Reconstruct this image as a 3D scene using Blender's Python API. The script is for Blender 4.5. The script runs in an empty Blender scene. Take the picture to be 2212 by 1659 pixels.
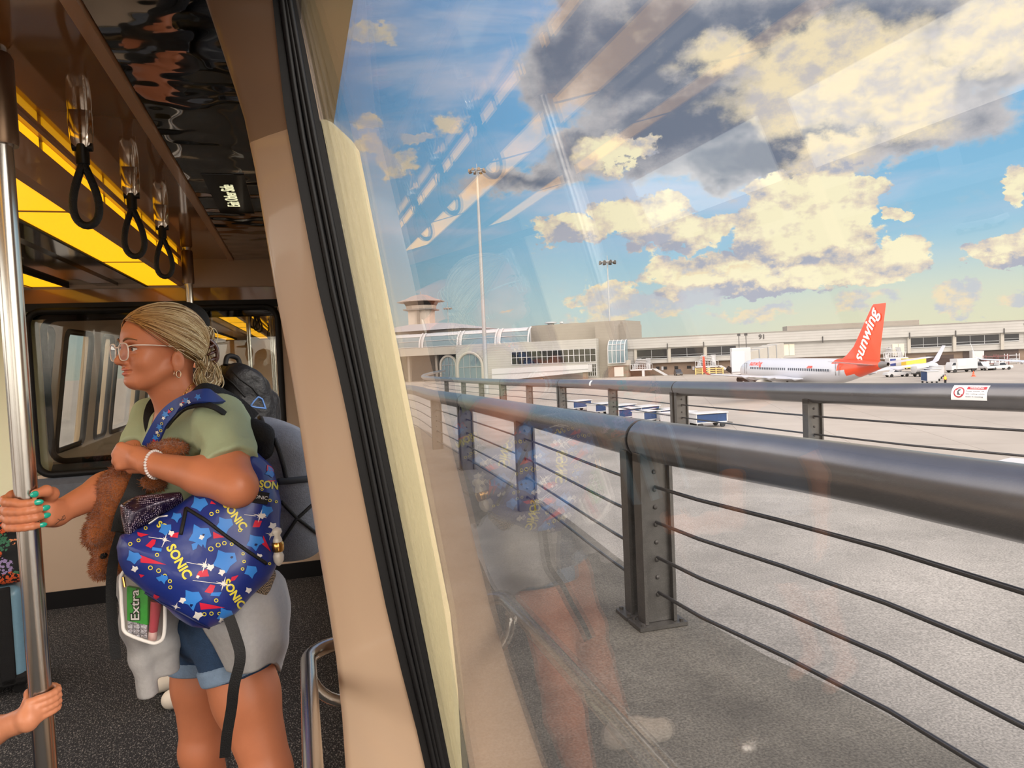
import bpy, bmesh, math, random
import numpy as np
from mathutils import Vector, Matrix
from mathutils.bvhtree import BVHTree

random.seed(7)
C = bpy.context.scene.collection
SC = bpy.context.scene

# ---------------------------------------------------------------- camera, exposure
FPX, YAW, PITCH, ROLL = 1550.0, math.radians(16.7), math.radians(-2.4), math.radians(2.5)
EYE = np.array([0.0, 0.0, 1.5])
_F = np.array([math.sin(YAW)*math.cos(PITCH), math.cos(YAW)*math.cos(PITCH), math.sin(PITCH)])
_R0 = np.array([math.cos(YAW), -math.sin(YAW), 0.0]); _U0 = np.cross(_R0, _F)
CR = _R0*math.cos(ROLL) - _U0*math.sin(ROLL)
CU = _R0*math.sin(ROLL) + _U0*math.cos(ROLL)
cam_d = bpy.data.cameras.new('camera'); cam = bpy.data.objects.new('camera', cam_d); C.objects.link(cam)
cam_d.sensor_width = 36.0; cam_d.lens = FPX/2212*36.0; cam_d.clip_start = 0.02; cam_d.clip_end = 5000
M = Matrix.Identity(4)
for i in range(3):
    M[i][0] = CR[i]; M[i][1] = CU[i]; M[i][2] = -_F[i]; M[i][3] = EYE[i]
cam.matrix_world = M
SC.camera = cam
SC.view_settings.view_transform = 'Standard'; SC.view_settings.look = 'None'
SC.view_settings.exposure = 0.0; SC.view_settings.gamma = 1.0; SC.view_settings.use_curve_mapping = False
SC.cycles.max_bounces = 8; SC.cycles.transparent_max_bounces = 18; SC.cycles.sample_clamp_indirect = 6.0
SC.cycles.caustics_reflective = False; SC.cycles.caustics_refractive = False

def ray(px, py):
    return _F + CR*((px-1106.0)/FPX) - CU*((py-829.5)/FPX)
def at(px, py, D=None, X=None, Y=None, Z=None):
    """point seen at a photo pixel, at depth D or on a plane X / Y / Z"""
    d = ray(px, py)
    if X is not None: t = (X-EYE[0])/d[0]
    elif Y is not None: t = (Y-EYE[1])/d[1]
    elif Z is not None: t = (Z-EYE[2])/d[2]
    else: t = D
    return EYE + d*t

# ---------------------------------------------------------------- colour and materials
def lin(r, g, b):
    f = lambda c: (c/255/12.92) if c/255 <= 0.04045 else ((c/255+0.055)/1.055)**2.4
    return (f(r), f(g), f(b), 1.0)
MATS = {}
def mat(name, rgb, rough=0.5, metal=0.0, emit=None, var=0.0, vscale=8.0, bump=0.0, bscale=60.0, coat=0.0, spec=0.5, sheen=0.0, stretch=None):
    if name in MATS: return MATS[name]
    m = bpy.data.materials.new(name); m.use_nodes = True; nt = m.node_tree; b = nt.nodes['Principled BSDF']
    c = lin(*rgb)
    b.inputs['Base Color'].default_value = c; b.inputs['Roughness'].default_value = rough; b.inputs['Metallic'].default_value = metal
    b.inputs['Coat Weight'].default_value = coat; b.inputs['Specular IOR Level'].default_value = spec
    b.inputs['Coat Roughness'].default_value = 0.05
    if sheen: b.inputs['Sheen Weight'].default_value = sheen
    if emit:
        b.inputs['Emission Color'].default_value = c; b.inputs['Emission Strength'].default_value = emit
    tc = None
    def coord():
        t = nt.nodes.new('ShaderNodeTexCoord'); mp = nt.nodes.new('ShaderNodeMapping')
        nt.links.new(t.outputs['Object'], mp.inputs['Vector'])
        if stretch: mp.inputs['Scale'].default_value = stretch
        return mp.outputs['Vector']
    if var or bump: tc = coord()
    if var:
        n = nt.nodes.new('ShaderNodeTexNoise'); n.inputs['Scale'].default_value = vscale; n.inputs['Detail'].default_value = 6; n.inputs['Roughness'].default_value = 0.65
        nt.links.new(tc, n.inputs['Vector'])
        mr = nt.nodes.new('ShaderNodeMapRange'); mr.inputs['From Min'].default_value = 0.25; mr.inputs['From Max'].default_value = 0.75
        mr.inputs['To Min'].default_value = 1-var; mr.inputs['To Max'].default_value = 1+var
        nt.links.new(n.outputs['Fac'], mr.inputs['Value'])
        mx = nt.nodes.new('ShaderNodeVectorMath'); mx.operation = 'SCALE'; mx.inputs[0].default_value = c[:3]
        nt.links.new(mr.outputs['Result'], mx.inputs['Scale']); nt.links.new(mx.outputs['Vector'], b.inputs['Base Color'])
    if bump:
        n = nt.nodes.new('ShaderNodeTexNoise'); n.inputs['Scale'].default_value = bscale; n.inputs['Detail'].default_value = 4
        nt.links.new(tc, n.inputs['Vector'])
        bp = nt.nodes.new('ShaderNodeBump'); bp.inputs['Strength'].default_value = min(1, bump); bp.inputs['Distance'].default_value = 0.01
        nt.links.new(n.outputs['Fac'], bp.inputs['Height']); nt.links.new(bp.outputs['Normal'], b.inputs['Normal'])
    MATS[name] = m
    return m
def glass(name, tint=(1, 1, 1), r0=0.04, refl=1.0, haze=0.0):
    """thin clear pane: transparent plus Schlick reflection"""
    if name in MATS: return MATS[name]
    m = bpy.data.materials.new(name); m.use_nodes = True; nt = m.node_tree; nt.nodes.clear()
    N = nt.nodes.new; L = nt.links.new
    out = N('ShaderNodeOutputMaterial'); tr = N('ShaderNodeBsdfTransparent'); gl = N('ShaderNodeBsdfGlossy'); mix = N('ShaderNodeMixShader')
    tr.inputs['Color'].default_value = (*tint, 1); gl.inputs['Roughness'].default_value = 0.0; gl.inputs['Color'].default_value = (1, 1, 1, 1)
    g = N('ShaderNodeNewGeometry'); dot = N('ShaderNodeVectorMath'); dot.operation = 'DOT_PRODUCT'
    L(g.outputs['Normal'], dot.inputs[0]); L(g.outputs['Incoming'], dot.inputs[1])
    ab = N('ShaderNodeMath'); ab.operation = 'ABSOLUTE'; L(dot.outputs['Value'], ab.inputs[0])
    su = N('ShaderNodeMath'); su.operation = 'SUBTRACT'; su.inputs[0].default_value = 1; L(ab.outputs[0], su.inputs[1])
    pw = N('ShaderNodeMath'); pw.operation = 'POWER'; pw.inputs[1].default_value = 5; L(su.outputs[0], pw.inputs[0])
    sc_ = N('ShaderNodeMath'); sc_.operation = 'MULTIPLY'; sc_.inputs[1].default_value = refl
    ma = N('ShaderNodeMath'); ma.operation = 'MULTIPLY_ADD'; ma.inputs[1].default_value = 1-r0; ma.inputs[2].default_value = r0; L(pw.outputs[0], ma.inputs[0])
    L(ma.outputs[0], sc_.inputs[0]); L(sc_.outputs[0], mix.inputs['Fac']); L(tr.outputs[0], mix.inputs[1]); L(gl.outputs[0], mix.inputs[2])
    if haze:
        df = N('ShaderNodeBsdfDiffuse'); df.inputs['Color'].default_value = (.8, .8, .8, 1); m2 = N('ShaderNodeMixShader'); m2.inputs['Fac'].default_value = haze
        L(mix.outputs[0], m2.inputs[1]); L(df.outputs[0], m2.inputs[2]); L(m2.outputs[0], out.inputs['Surface'])
    else: L(mix.outputs[0], out.inputs['Surface'])
    MATS[name] = m
    return m

# ---------------------------------------------------------------- world: evening sky with clouds
def build_world():
    w = bpy.data.worlds.new('evening_sky'); SC.world = w; w.use_nodes = True; nt = w.node_tree; nt.nodes.clear()
    N = nt.nodes.new; L = nt.links.new
    def math_(op, a, b=None, c=None, clamp=False):
        n = N('ShaderNodeMath'); n.operation = op; n.use_clamp = clamp
        for i, v in enumerate((a, b, c)):
            if v is None: continue
            if isinstance(v, (int, float)): n.inputs[i].default_value = v
            else: L(v, n.inputs[i])
        return n.outputs[0]
    def mixc(fac, a, b):
        n = N('ShaderNodeMix'); n.data_type = 'RGBA'
        if isinstance(fac, (int, float)): n.inputs[0].default_value = fac
        else: L(fac, n.inputs[0])
        for s, v in ((6, a), (7, b)):
            if isinstance(v, tuple): n.inputs[s].default_value = v
            else: L(v, n.inputs[s])
        return n.outputs[2]
    def smooth(v, lo, hi):
        n = N('ShaderNodeMapRange'); n.interpolation_type = 'SMOOTHSTEP'; L(v, n.inputs['Value'])
        n.inputs['From Min'].default_value = lo; n.inputs['From Max'].default_value = hi
        return n.outputs['Result']
    tc = N('ShaderNodeTexCoord'); dirv = tc.outputs['Generated']
    sep = N('ShaderNodeSeparateXYZ'); L(dirv, sep.inputs[0])
    az = math_('MULTIPLY', math_('ARCTAN2', sep.outputs['X'], sep.outputs['Y']), 57.29578)
    el = math_('MULTIPLY', math_('ARCSINE', math_('MAXIMUM', math_('MINIMUM', sep.outputs['Z'], 1.0), -1.0)), 57.29578)
    def noise(vec, scale, detail=7, rough=0.55, dist=0.0):
        n = N('ShaderNodeTexNoise'); n.inputs['Scale'].default_value = scale; n.inputs['Detail'].default_value = detail
        n.inputs['Roughness'].default_value = rough; n.inputs['Distortion'].default_value = dist; L(vec, n.inputs['Vector']); return n
    # warp the angular coordinates so that the cloud outlines billow
    cb = N('ShaderNodeCombineXYZ'); L(az, cb.inputs[0]); L(el, cb.inputs[1])
    uv = cb.outputs[0]
    def scaled(sx, sy):
        m = N('ShaderNodeVectorMath'); m.operation = 'MULTIPLY'; m.inputs[1].default_value = (sx, sy, 1); L(uv, m.inputs[0]); return m.outputs[0]
    def warped(amp, scale):
        n = noise(scaled(1, 1.35), scale, 6, 0.62)
        s = N('ShaderNodeVectorMath'); s.operation = 'SUBTRACT'; L(n.outputs['Color'], s.inputs[0]); s.inputs[1].default_value = (.5, .5, .5)
        k = N('ShaderNodeVectorMath'); k.operation = 'SCALE'; L(s.outputs[0], k.inputs[0]); k.inputs['Scale'].default_value = amp
        a = N('ShaderNodeVectorMath'); a.operation = 'ADD'; L(uv, a.inputs[0]); L(k.outputs[0], a.inputs[1])
        z = N('ShaderNodeVectorMath'); z.operation = 'MULTIPLY'; z.inputs[1].default_value = (1, 1, 0); L(a.outputs[0], z.inputs[0])
        return z.outputs[0]
    def blobs(vec, items):
        """largest of many soft ellipses (azimuth, elevation, half width, half height, tilt, weight)"""
        acc = None
        for (a, e, ra, re, rot, wt) in items:
            mp = N('ShaderNodeMapping'); mp.vector_type = 'TEXTURE'
            mp.inputs['Location'].default_value = (a, e, 0); mp.inputs['Rotation'].default_value = (0, 0, math.radians(rot)); mp.inputs['Scale'].default_value = (ra, re, 1)
            L(vec, mp.inputs['Vector']); g = N('ShaderNodeTexGradient'); g.gradient_type = 'SPHERICAL'; L(mp.outputs[0], g.inputs[0])
            v = g.outputs['Fac'] if wt == 1 else math_('MULTIPLY', g.outputs['Fac'], wt)
            acc = v if acc is None else math_('MAXIMUM', acc, v)
        return acc
    # clear sky gradient
    ramp = N('ShaderNodeValToRGB'); L(math_('DIVIDE', el, 45.0, clamp=True), ramp.inputs[0])
    cr = ramp.color_ramp; cr.elements[0].position = 0.0; cr.elements[0].color = lin(206, 216, 206); cr.elements[1].position = 1.0; cr.elements[1].color = lin(118, 150, 205)
    for p, c in ((0.07, (192, 218, 220)), (0.18, (150, 200, 226)), (0.38, (120, 182, 226)), (0.62, (138, 176, 220))):
        e_ = cr.elements.new(p); e_.color = lin(*c)
    # warmer low sky towards the right
    warm = math_('MULTIPLY', smooth(az, 22, 44), math_('SUBTRACT', 1.0, smooth(el, 0.5, 7.5)))
    sky = mixc(math_('MULTIPLY', warm, .75), ramp.outputs[0], lin(236, 230, 190))
    lav = math_('MULTIPLY', math_('SUBTRACT', 1.0, smooth(az, -2, 16)), smooth(el, 12, 26))
    sky = mixc(math_('MULTIPLY', lav, .55), sky, lin(150, 172, 222))
    # thin streaky veil
    st = noise(scaled(.05, .28), 1.0, 6, .55, .6).outputs['Fac']
    veil = math_('MULTIPLY', smooth(st, .42, .68), smooth(el, 4, 13))
    sky = mixc(math_('MULTIPLY', veil, .75), sky, lin(206, 212, 230))
    wv = warped(6.5, .16)
    wv2 = warped(5.0, .30)
    fb = noise(scaled(1, 1.4), .34, 9, .6).outputs['Fac']
    fb_off = N('ShaderNodeVectorMath'); fb_off.operation = 'ADD'; L(scaled(1, 1.4), fb_off.inputs[0]); fb_off.inputs[1].default_value = (.7, 1.5, 0)
    fb2 = noise(fb_off.outputs[0], .34, 9, .6).outputs['Fac']
    relief = math_('SUBTRACT', fb2, fb)
    fbd = noise(scaled(1, 1.3), .62, 9, .6).outputs['Fac']
    fo2 = N('ShaderNodeVectorMath'); fo2.operation = 'ADD'; L(scaled(1, 1.3), fo2.inputs[0]); fo2.inputs[1].default_value = (.35, .75, 0)
    relief2 = math_('SUBTRACT', noise(fo2.outputs[0], .62, 9, .6).outputs['Fac'], fbd)
    big = noise(scaled(1, 1.6), .12, 5, .55).outputs['Fac']
    # grey overcast mass, upper middle to upper right
    gy = math_('ADD', blobs(wv, GREY), math_('MULTIPLY', math_('SUBTRACT', fb, .5), .8))
    gmask = smooth(gy, .05, .42)
    gcol = mixc(smooth(math_('ADD', gy, math_('MULTIPLY', relief, .9)), .05, 1.1), lin(208, 205, 206), lin(118, 128, 146))
    lit = math_('ADD', blobs(wv, GLOW), math_('MULTIPLY', math_('SUBTRACT', big, .5), .5))
    gcol = mixc(math_('MULTIPLY', smooth(math_('ADD', lit, math_('MULTIPLY', relief, -.7)), .06, .50), .92), gcol, mixc(smooth(math_('ADD', relief, math_('MULTIPLY', math_('SUBTRACT', fb, .5), .7)), -.16, .10), lin(206, 200, 198), lin(254, 236, 196)))
    sky = mixc(gmask, sky, gcol)
    # cream cumulus
    cu = math_('ADD', blobs(wv2, CUMULUS), math_('MULTIPLY', math_('SUBTRACT', fbd, .5), .85))
    cmask = smooth(cu, .15, .27)
    shade = math_('ADD', math_('MULTIPLY', math_('ADD', relief, math_('MULTIPLY', relief2, .7)), 2.3), .40)
    base_sh = blobs(wv2, CU_SHADE)
    shade = math_('SUBTRACT', math_('ADD', shade, math_('MULTIPLY', math_('SUBTRACT', cu, .3), .5)), math_('MULTIPLY', base_sh, 1.1))
    ccol = mixc(smooth(shade, -.25, .35), lin(178, 182, 196), lin(232, 218, 196))
    ccol = mixc(smooth(shade, .2, .75), ccol, lin(255, 246, 208))
    sky = mixc(cmask, sky, ccol)
    # low warm puffs and small far-left puffs
    sm = math_('ADD', blobs(wv2, PUFFS), math_('MULTIPLY', math_('SUBTRACT', fb, .5), .9))
    pcol = mixc(smooth(relief, -.10, .12), lin(200, 204, 212), lin(246, 226, 190))
    sky = mixc(math_('MULTIPLY', smooth(sm, .16, .42), .85), sky, pcol)
    # ground colour below the horizon
    sky = mixc(math_('SUBTRACT', 1.0, smooth(el, -3.0, -.4)), sky, lin(150, 147, 142))
    # sky behind the camera, around the sun, boosted to light the car
    dn = N('ShaderNodeVectorMath'); dn.operation = 'DOT_PRODUCT'; L(dirv, dn.inputs[0]); dn.inputs[1].default_value = SUN_DIR
    d = math_('MAXIMUM', dn.outputs['Value'], 0.0)
    up = smooth(el, -2, 2)
    glow = math_('MULTIPLY', math_('ADD', math_('MULTIPLY', math_('POWER', d, 2.0), SKY_BACK), math_('MULTIPLY', math_('POWER', d, 14.0), SKY_BACK*1.6)), up)
    dl = N('ShaderNodeVectorMath'); dl.operation = 'DOT_PRODUCT'; L(dirv, dl.inputs[0]); dl.inputs[1].default_value = (-.93, -.25, .27)
    glow = math_('ADD', glow, math_('MULTIPLY', math_('MULTIPLY', smooth(dl.outputs['Value'], -.1, .7), SKY_LEFT_FILL), up))  # second glow lobe, added on the left to fill the interior
    strength = math_('ADD', 1.0, glow)
    bg = N('ShaderNodeBackground'); out = N('ShaderNodeOutputWorld')
    warmed = mixc(math_('MINIMUM', math_('MULTIPLY', glow, .35), .8), sky, lin(255, 240, 222))
    L(warmed, bg.inputs['Color']); L(strength, bg.inputs['Strength']); L(bg.outputs[0], out.inputs['Surface'])
    w.cycles.sampling_method = 'MANUAL'; w.cycles.sample_map_resolution = 512
_sd = np.array([0.42, -0.80, 0.42]); SUN_DIR = tuple(_sd/np.linalg.norm(_sd)); SKY_BACK = 3.4; SKY_LEFT_FILL = 2.6
# cloud layout in degrees: azimuth (clockwise from the track direction), elevation, half sizes, tilt, weight
GREY = [(29.02, 21.3, 10.84, 6.02, -3.9, 1.6), (38.32, 20.87, 12.16, 6.01, -11.8, 1.6), (30.91, 16.41, 10.5, 3.98, 3.6, 1.5), (44.29, 18.89, 10.03, 6.77, -13.0, 1.6), (51.72, 18.28, 6.07, 4.59, -15.3, 1.5), (18.29, 13.55, 7.22, 1.72, 4.0, 1.1), (36.19, 13.7, 11.29, 2.62, -2.5, 1.4), (22.32, 22.22, 3.91, 7.09, -21.7, 1.2), (44.75, 13.24, 4.05, 1.86, 0.8, 1), (35.4, 29.27, 22.13, 5.87, -14.9, 1.8), (50.17, 14.28, 4.61, 2.36, 10.5, 0.7), (24.52, 15.03, 5.96, 2.03, 2.4, 1.2)]
GLOW = [(41.34, 18.3, 8.88, 4.65, 3.3, 1.3), (45.65, 16.04, 4.03, 3.39, 21.3, 1.3), (34.11, 20.65, 5.38, 2.16, -0.0, 0.8), (24.52, 15.03, 2.1, 1.37, 14.3, 1), (51.48, 18.86, 6.25, 3.58, -5.0, 1.2), (41.21, 13.17, 5.44, 1.43, -0.7, 0.8), (36.61, 16.95, 6.1, 1.9, 0.6, 0.6)]
CUMULUS = [(41.13, 9.7, 3.85, 3.57, -7.3, 1.4), (39.22, 7.3, 6.01, 3.34, -6.0, 1.4), (37.36, 9.15, 3.84, 2.98, -16.3, 1.2), (43.54, 10.81, 2.1, 1.28, 8.1, 0.8), (35.95, 5.23, 10.03, 1.72, 0.3, 1), (30.57, 6.14, 4.4, 1.59, 0.8, 0.9), (25.78, 10.51, 3.02, 2.09, -4.3, 1), (28.62, 10.64, 3.13, 1.9, -4.9, 0.9), (21.76, 9.36, 4.34, 1.59, -6.5, 0.9), (30.31, 8.78, 6.69, 1.57, -0.1, 0.8), (45.73, 5.35, 2.35, 1.59, -5.9, 0.9), (43.42, 4.93, 4.79, 1.3, -5.4, 0.8), (34.61, 4.64, 9.37, 1.39, -0.3, 0.8), (45.11, 8.26, 0.96, 0.63, -7.2, 0.9), (51.31, 5.36, 2.65, 1.26, -3.2, 0.9), (52.38, 9.02, 0.97, 1.73, -9.3, 0.8), (25.95, 14.92, 3.81, 1.53, 9.0, 0.7), (24.46, 4.2, 5.33, 1.09, 0.7, 0.6)]
CU_SHADE = [(35.9, 3.51, 10.06, 1.04, 0.1, 1), (33.32, 6.64, 7.99, 1.04, 3.2, 0.7), (21.72, 8.48, 5.05, 0.89, -3.5, 0.8), (51.3, 4.76, 2.67, 0.66, -6.4, 0.8), (28.54, 8.22, 4.14, 1.05, 0.5, 0.6), (37.92, 6.08, 6.67, 0.74, -0.1, 0.6)]
PUFFS = [(6.91, 23.62, 3.14, 1.16, -7.5, 1), (6.22, 17.76, 2.11, 0.72, -4.1, 0.9), (8.55, 15.16, 2.15, 1.34, -0.5, 0.9), (12.64, 17.58, 1.82, 1.65, -1.3, 0.8), (6.49, 16.31, 3.2, 0.99, 0.0, 0.8), (10.08, 16.8, 2.16, 0.66, -0.7, 0.7), (24.44, 3.66, 2.52, 2.0, -3.1, 1), (26.77, 3.35, 1.78, 1.26, -3.2, 0.9), (22.21, 2.5, 2.18, 1.1, -2.8, 0.7), (30.13, 3.52, 5.43, 1.07, 0.5, 0.8), (35.2, 2.16, 5.13, 0.77, -0.3, 0.6), (48.42, 2.12, 2.09, 1.09, -4.3, 0.9), (42.47, 2.22, 1.19, 1.16, -3.9, 0.8), (32.27, 5.5, 9.67, 0.63, -2.5, 0.5), (51.76, 1.72, 1.46, 0.9, -4.3, 0.6), (16.36, 3.42, 1.66, 0.37, -2.5, 0.5), (43.97, 2.93, 4.2, 0.98, -2.2, 0.5)]
build_world()
sun_d = bpy.data.lights.new('sun', 'SUN'); sun_d.energy = 0.3; sun_d.angle = math.radians(12); sun_d.color = (1.0, .9, .76)
sun = bpy.data.objects.new('sun', sun_d); C.objects.link(sun); sun.location = (-20, -20, 30)
sun.rotation_euler = (-Vector(SUN_DIR)).to_track_quat('-Z', 'Y').to_euler()

# ---------------------------------------------------------------- object helpers
def tag(o, label=None, cat=None, group=None, kind=None):
    if label: o['label'] = label
    if cat: o['category'] = cat
    if group: o['group'] = group
    if kind: o['kind'] = kind
    return o
def thing(name, label, cat, loc=(0, 0, 0), rz=0.0, group=None):
    o = bpy.data.objects.new(name, None); C.objects.link(o); o.location = tuple(float(x) for x in loc); o.rotation_euler = (0, 0, rz); o.empty_display_size = .1
    return tag(o, label, cat, group)
def wloc(o):
    l = np.zeros(3)
    while o is not None: l = l + np.array(o.location); o = o.parent
    return l
def link(name, me, m, parent=None, smooth=40, local=False, origin=None):
    """link a mesh; coordinates are world unless local; origin goes to the base of a top-level mesh"""
    if not local:
        n = len(me.vertices); co = np.empty(n*3, np.float32); me.vertices.foreach_get('co', co); co = co.reshape(-1, 3)
        if parent is None:
            off = np.array([co[:, 0].mean(), co[:, 1].mean(), co[:, 2].min()]) if origin is None else np.array(origin, float)
        else: off = wloc(parent) + (0 if origin is None else 0)
        me.vertices.foreach_set('co', (co-off).astype(np.float32).ravel()); me.update()
    o = bpy.data.objects.new(name, me); C.objects.link(o)
    if not local and parent is None: o.location = tuple(float(x) for x in off)
    if parent is not None: o.parent = parent
    for mm in (m if isinstance(m, (list, tuple)) else [m]): me.materials.append(mm)
    if smooth:
        me.polygons.foreach_set('use_smooth', [True]*len(me.polygons))
        if smooth < 180: me.set_sharp_from_angle(angle=math.radians(smooth))
    return o
def nrm(v):
    v = np.asarray(v, float); l = np.linalg.norm(v); return v/l if l > 1e-12 else v
def frame(d):
    d = nrm(d); a = np.array([0, 0, 1.0]) if abs(d[2]) < .95 else np.array([1.0, 0, 0]); u = nrm(np.cross(a, d)); return u, np.cross(d, u), d
class MB:
    def __init__(s): s.v = []; s.f = []; s.mi = []; s.cur = 0
    def add(s, V, F):
        b = len(s.v); s.v.extend([tuple(map(float, p)) for p in V]); s.f.extend([tuple(b+i for i in q) for q in F]); s.mi.extend([s.cur]*len(F)); return s
    def box(s, lo, hi, ax=None, org=None):
        x0, y0, z0 = lo; x1, y1, z1 = hi
        V = np.array([(x0, y0, z0), (x1, y0, z0), (x1, y1, z0), (x0, y1, z0), (x0, y0, z1), (x1, y0, z1), (x1, y1, z1), (x0, y1, z1)], float)
        if ax is not None: V = np.array(org) + V @ np.array(ax)
        return s.add(V, [(0, 3, 2, 1), (4, 5, 6, 7), (0, 1, 5, 4), (1, 2, 6, 5), (2, 3, 7, 6), (3, 0, 4, 7)])
    def tube(s, P, r, n=10, cap=True, closed=False, up=None, flat=1.0):
        """swept round (or flattened) section along a polyline, radius may vary"""
        P = [np.asarray(p, float) for p in P]; m = len(P); R = r if hasattr(r, '__len__') else [r]*m
        V = []; pu = None
        for i in range(m):
            if closed: d = P[(i+1) % m]-P[i-1]
            else: d = P[min(i+1, m-1)]-P[max(i-1, 0)]
            d = nrm(d)
            if pu is None:
                if up is not None: u = nrm(np.asarray(up, float)-d*np.dot(up, d))
                else: u = frame(d)[0]
            else: u = nrm(pu-d*np.dot(pu, d))
            pu = u; w = np.cross(d, u)
            for k in range(n):
                a = 2*math.pi*k/n; V.append(P[i]+R[i]*(u*math.cos(a)*flat+w*math.sin(a)))
        F = []
        for i in range(m if closed else m-1):
            j = (i+1) % m
            for k in range(n): F.append((i*n+k, i*n+(k+1) % n, j*n+(k+1) % n, j*n+k))
        if cap and not closed: F.append(tuple(range(n-1, -1, -1))); F.append(tuple((m-1)*n+k for k in range(n)))
        return s.add(V, F)
    def ribbon(s, P, nor, w, t):
        """flat strap: width w along nor x tangent, thickness t along nor"""
        P = [np.asarray(p, float) for p in P]; m = len(P); W = w if hasattr(w, '__len__') else [w]*m; V = []
        Nn = nor if isinstance(nor, list) else [nor]*m
        for i in range(m):
            d = nrm(P[min(i+1, m-1)]-P[max(i-1, 0)]); n_ = np.asarray(Nn[i], float); n_ = nrm(n_-d*np.dot(n_, d)); b = np.cross(d, n_)
            for a, c in ((-1, -1), (1, -1), (1, 1), (-1, 1)): V.append(P[i]+b*a*W[i]/2+n_*c*t/2)
        F = [(3, 2, 1, 0), tuple((m-1)*4+k for k in range(4))]
        for i in range(m-1):
            for k in range(4): F.append((i*4+k, i*4+(k+1) % 4, i*4+4+(k+1) % 4, i*4+4+k))
        return s.add(V, F)
    def lathe(s, prof, org, axis=(0, 0, 1), n=24):
        u, w, d = frame(axis); V = []; org = np.asarray(org, float)
        for (r, h) in prof:
            for k in range(n):
                a = 2*math.pi*k/n; V.append(org+d*h+(u*math.cos(a)+w*math.sin(a))*max(r, 1e-4))
        m = len(prof); F = []
        for i in range(m-1):
            for k in range(n): F.append((i*n+k, i*n+(k+1) % n, (i+1)*n+(k+1) % n, (i+1)*n+k))
        F.append(tuple(range(n-1, -1, -1))); F.append(tuple((m-1)*n+k for k in range(n)))
        return s.add(V, F)
    def prism(s, poly, vec):
        """closed planar polygon (3D points) extruded along vec"""
        P = [np.asarray(p, float) for p in poly]; n = len(P); vec = np.asarray(vec, float)
        return s.add(P+[p+vec for p in P], [tuple(range(n-1, -1, -1)), tuple(range(n, 2*n))]+[(i, (i+1) % n, n+(i+1) % n, n+i) for i in range(n)])
    def loft(s, rings, cap=True, closed=True):
        n = len(rings[0]); V = [p for r in rings for p in r]; F = []
        for i in range(len(rings)-1):
            for k in range(n if closed else n-1): F.append((i*n+k, i*n+(k+1) % n, (i+1)*n+(k+1) % n, (i+1)*n+k))
        if cap and closed: F.append(tuple(range(n-1, -1, -1))); F.append(tuple((len(rings)-1)*n+k for k in range(n)))
        return s.add(V, F)
    def ball(s, c, r, n=12, ax=None):
        r = np.array(r if hasattr(r, '__len__') else (r, r, r), float); V = []; m = n//2+1
        for i in range(m+1):
            t = math.pi*i/m
            for k in range(n):
                a = 2*math.pi*k/n; p = np.array([math.sin(t)*math.cos(a), math.sin(t)*math.sin(a), math.cos(t)])*r
                V.append(np.asarray(c, float)+(p if ax is None else p @ np.array(ax)))
        F = []
        for i in range(m):
            for k in range(n): F.append((i*n+k, (i+1)*n+k, (i+1)*n+(k+1) % n, i*n+(k+1) % n))
        return s.add(V, F)
    def mesh(s, name, weld=True):
        me = bpy.data.meshes.new(name); me.from_pydata(s.v, [], s.f)
        if any(s.mi): me.polygons.foreach_set('material_index', s.mi)
        bm = bmesh.new(); bm.from_mesh(me)
        if weld: bmesh.ops.remove_doubles(bm, verts=bm.verts, dist=1e-6)
        bmesh.ops.recalc_face_normals(bm, faces=bm.faces); bm.to_mesh(me); bm.free(); me.update(); return me
    def build(s, name, m, parent=None, smooth=40, bevel=0.0, seg=2, local=False, origin=None, subsurf=0):
        o = link(name, s.mesh(name), m, parent, smooth, local, origin)
        if bevel:
            b = o.modifiers.new('bevel', 'BEVEL'); b.width = bevel; b.segments = seg; b.limit_method = 'ANGLE'; b.angle_limit = math.radians(35); b.use_clamp_overlap = True
        if subsurf:
            q = o.modifiers.new('sub', 'SUBSURF'); q.levels = q.render_levels = subsurf
        return o
def struct(name, mb, m, smooth=40, bevel=0.0, parent=None, local=False):
    o = mb.build(name, m, parent, smooth, bevel, local=local, origin=None)
    if parent is None: o['kind'] = 'structure'
    return o
def copy_tree(o, parent=None):
    c = o.copy(); C.objects.link(c)
    if parent is not None: c.parent = parent
    for ch in [x for x in bpy.data.objects if x.parent is o]: copy_tree(ch, c)
    return c
def catmull(P, k=8, closed=False):
    P = [np.asarray(p, float) for p in P]; n = len(P); out = []
    for i in range(n if closed else n-1):
        if closed: a, b, c, d = P[i-1], P[i], P[(i+1) % n], P[(i+2) % n]
        else: a, b, c, d = P[max(i-1, 0)], P[i], P[i+1], P[min(i+2, n-1)]
        for j in range(k):
            t = j/k; out.append(.5*((2*b)+(c-a)*t+(2*a-5*b+4*c-d)*t*t+(3*b-a-3*c+d)*t**3))
    if not closed: out.append(P[-1])
    return out
def text_mesh(txt, size=1.0, bold=0.0, ext=0.0, shear=0.0, align='CENTER'):
    cu = bpy.data.curves.new('text', 'FONT'); cu.body = txt; cu.size = size; cu.extrude = ext; cu.offset = bold; cu.shear = shear; cu.align_x = align; cu.align_y = 'CENTER'; cu.resolution_u = 3
    o = bpy.data.objects.new('text', cu); C.objects.link(o); dg = bpy.context.evaluated_depsgraph_get(); me = bpy.data.meshes.new_from_object(o.evaluated_get(dg))
    bpy.data.objects.remove(o); return me
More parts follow.
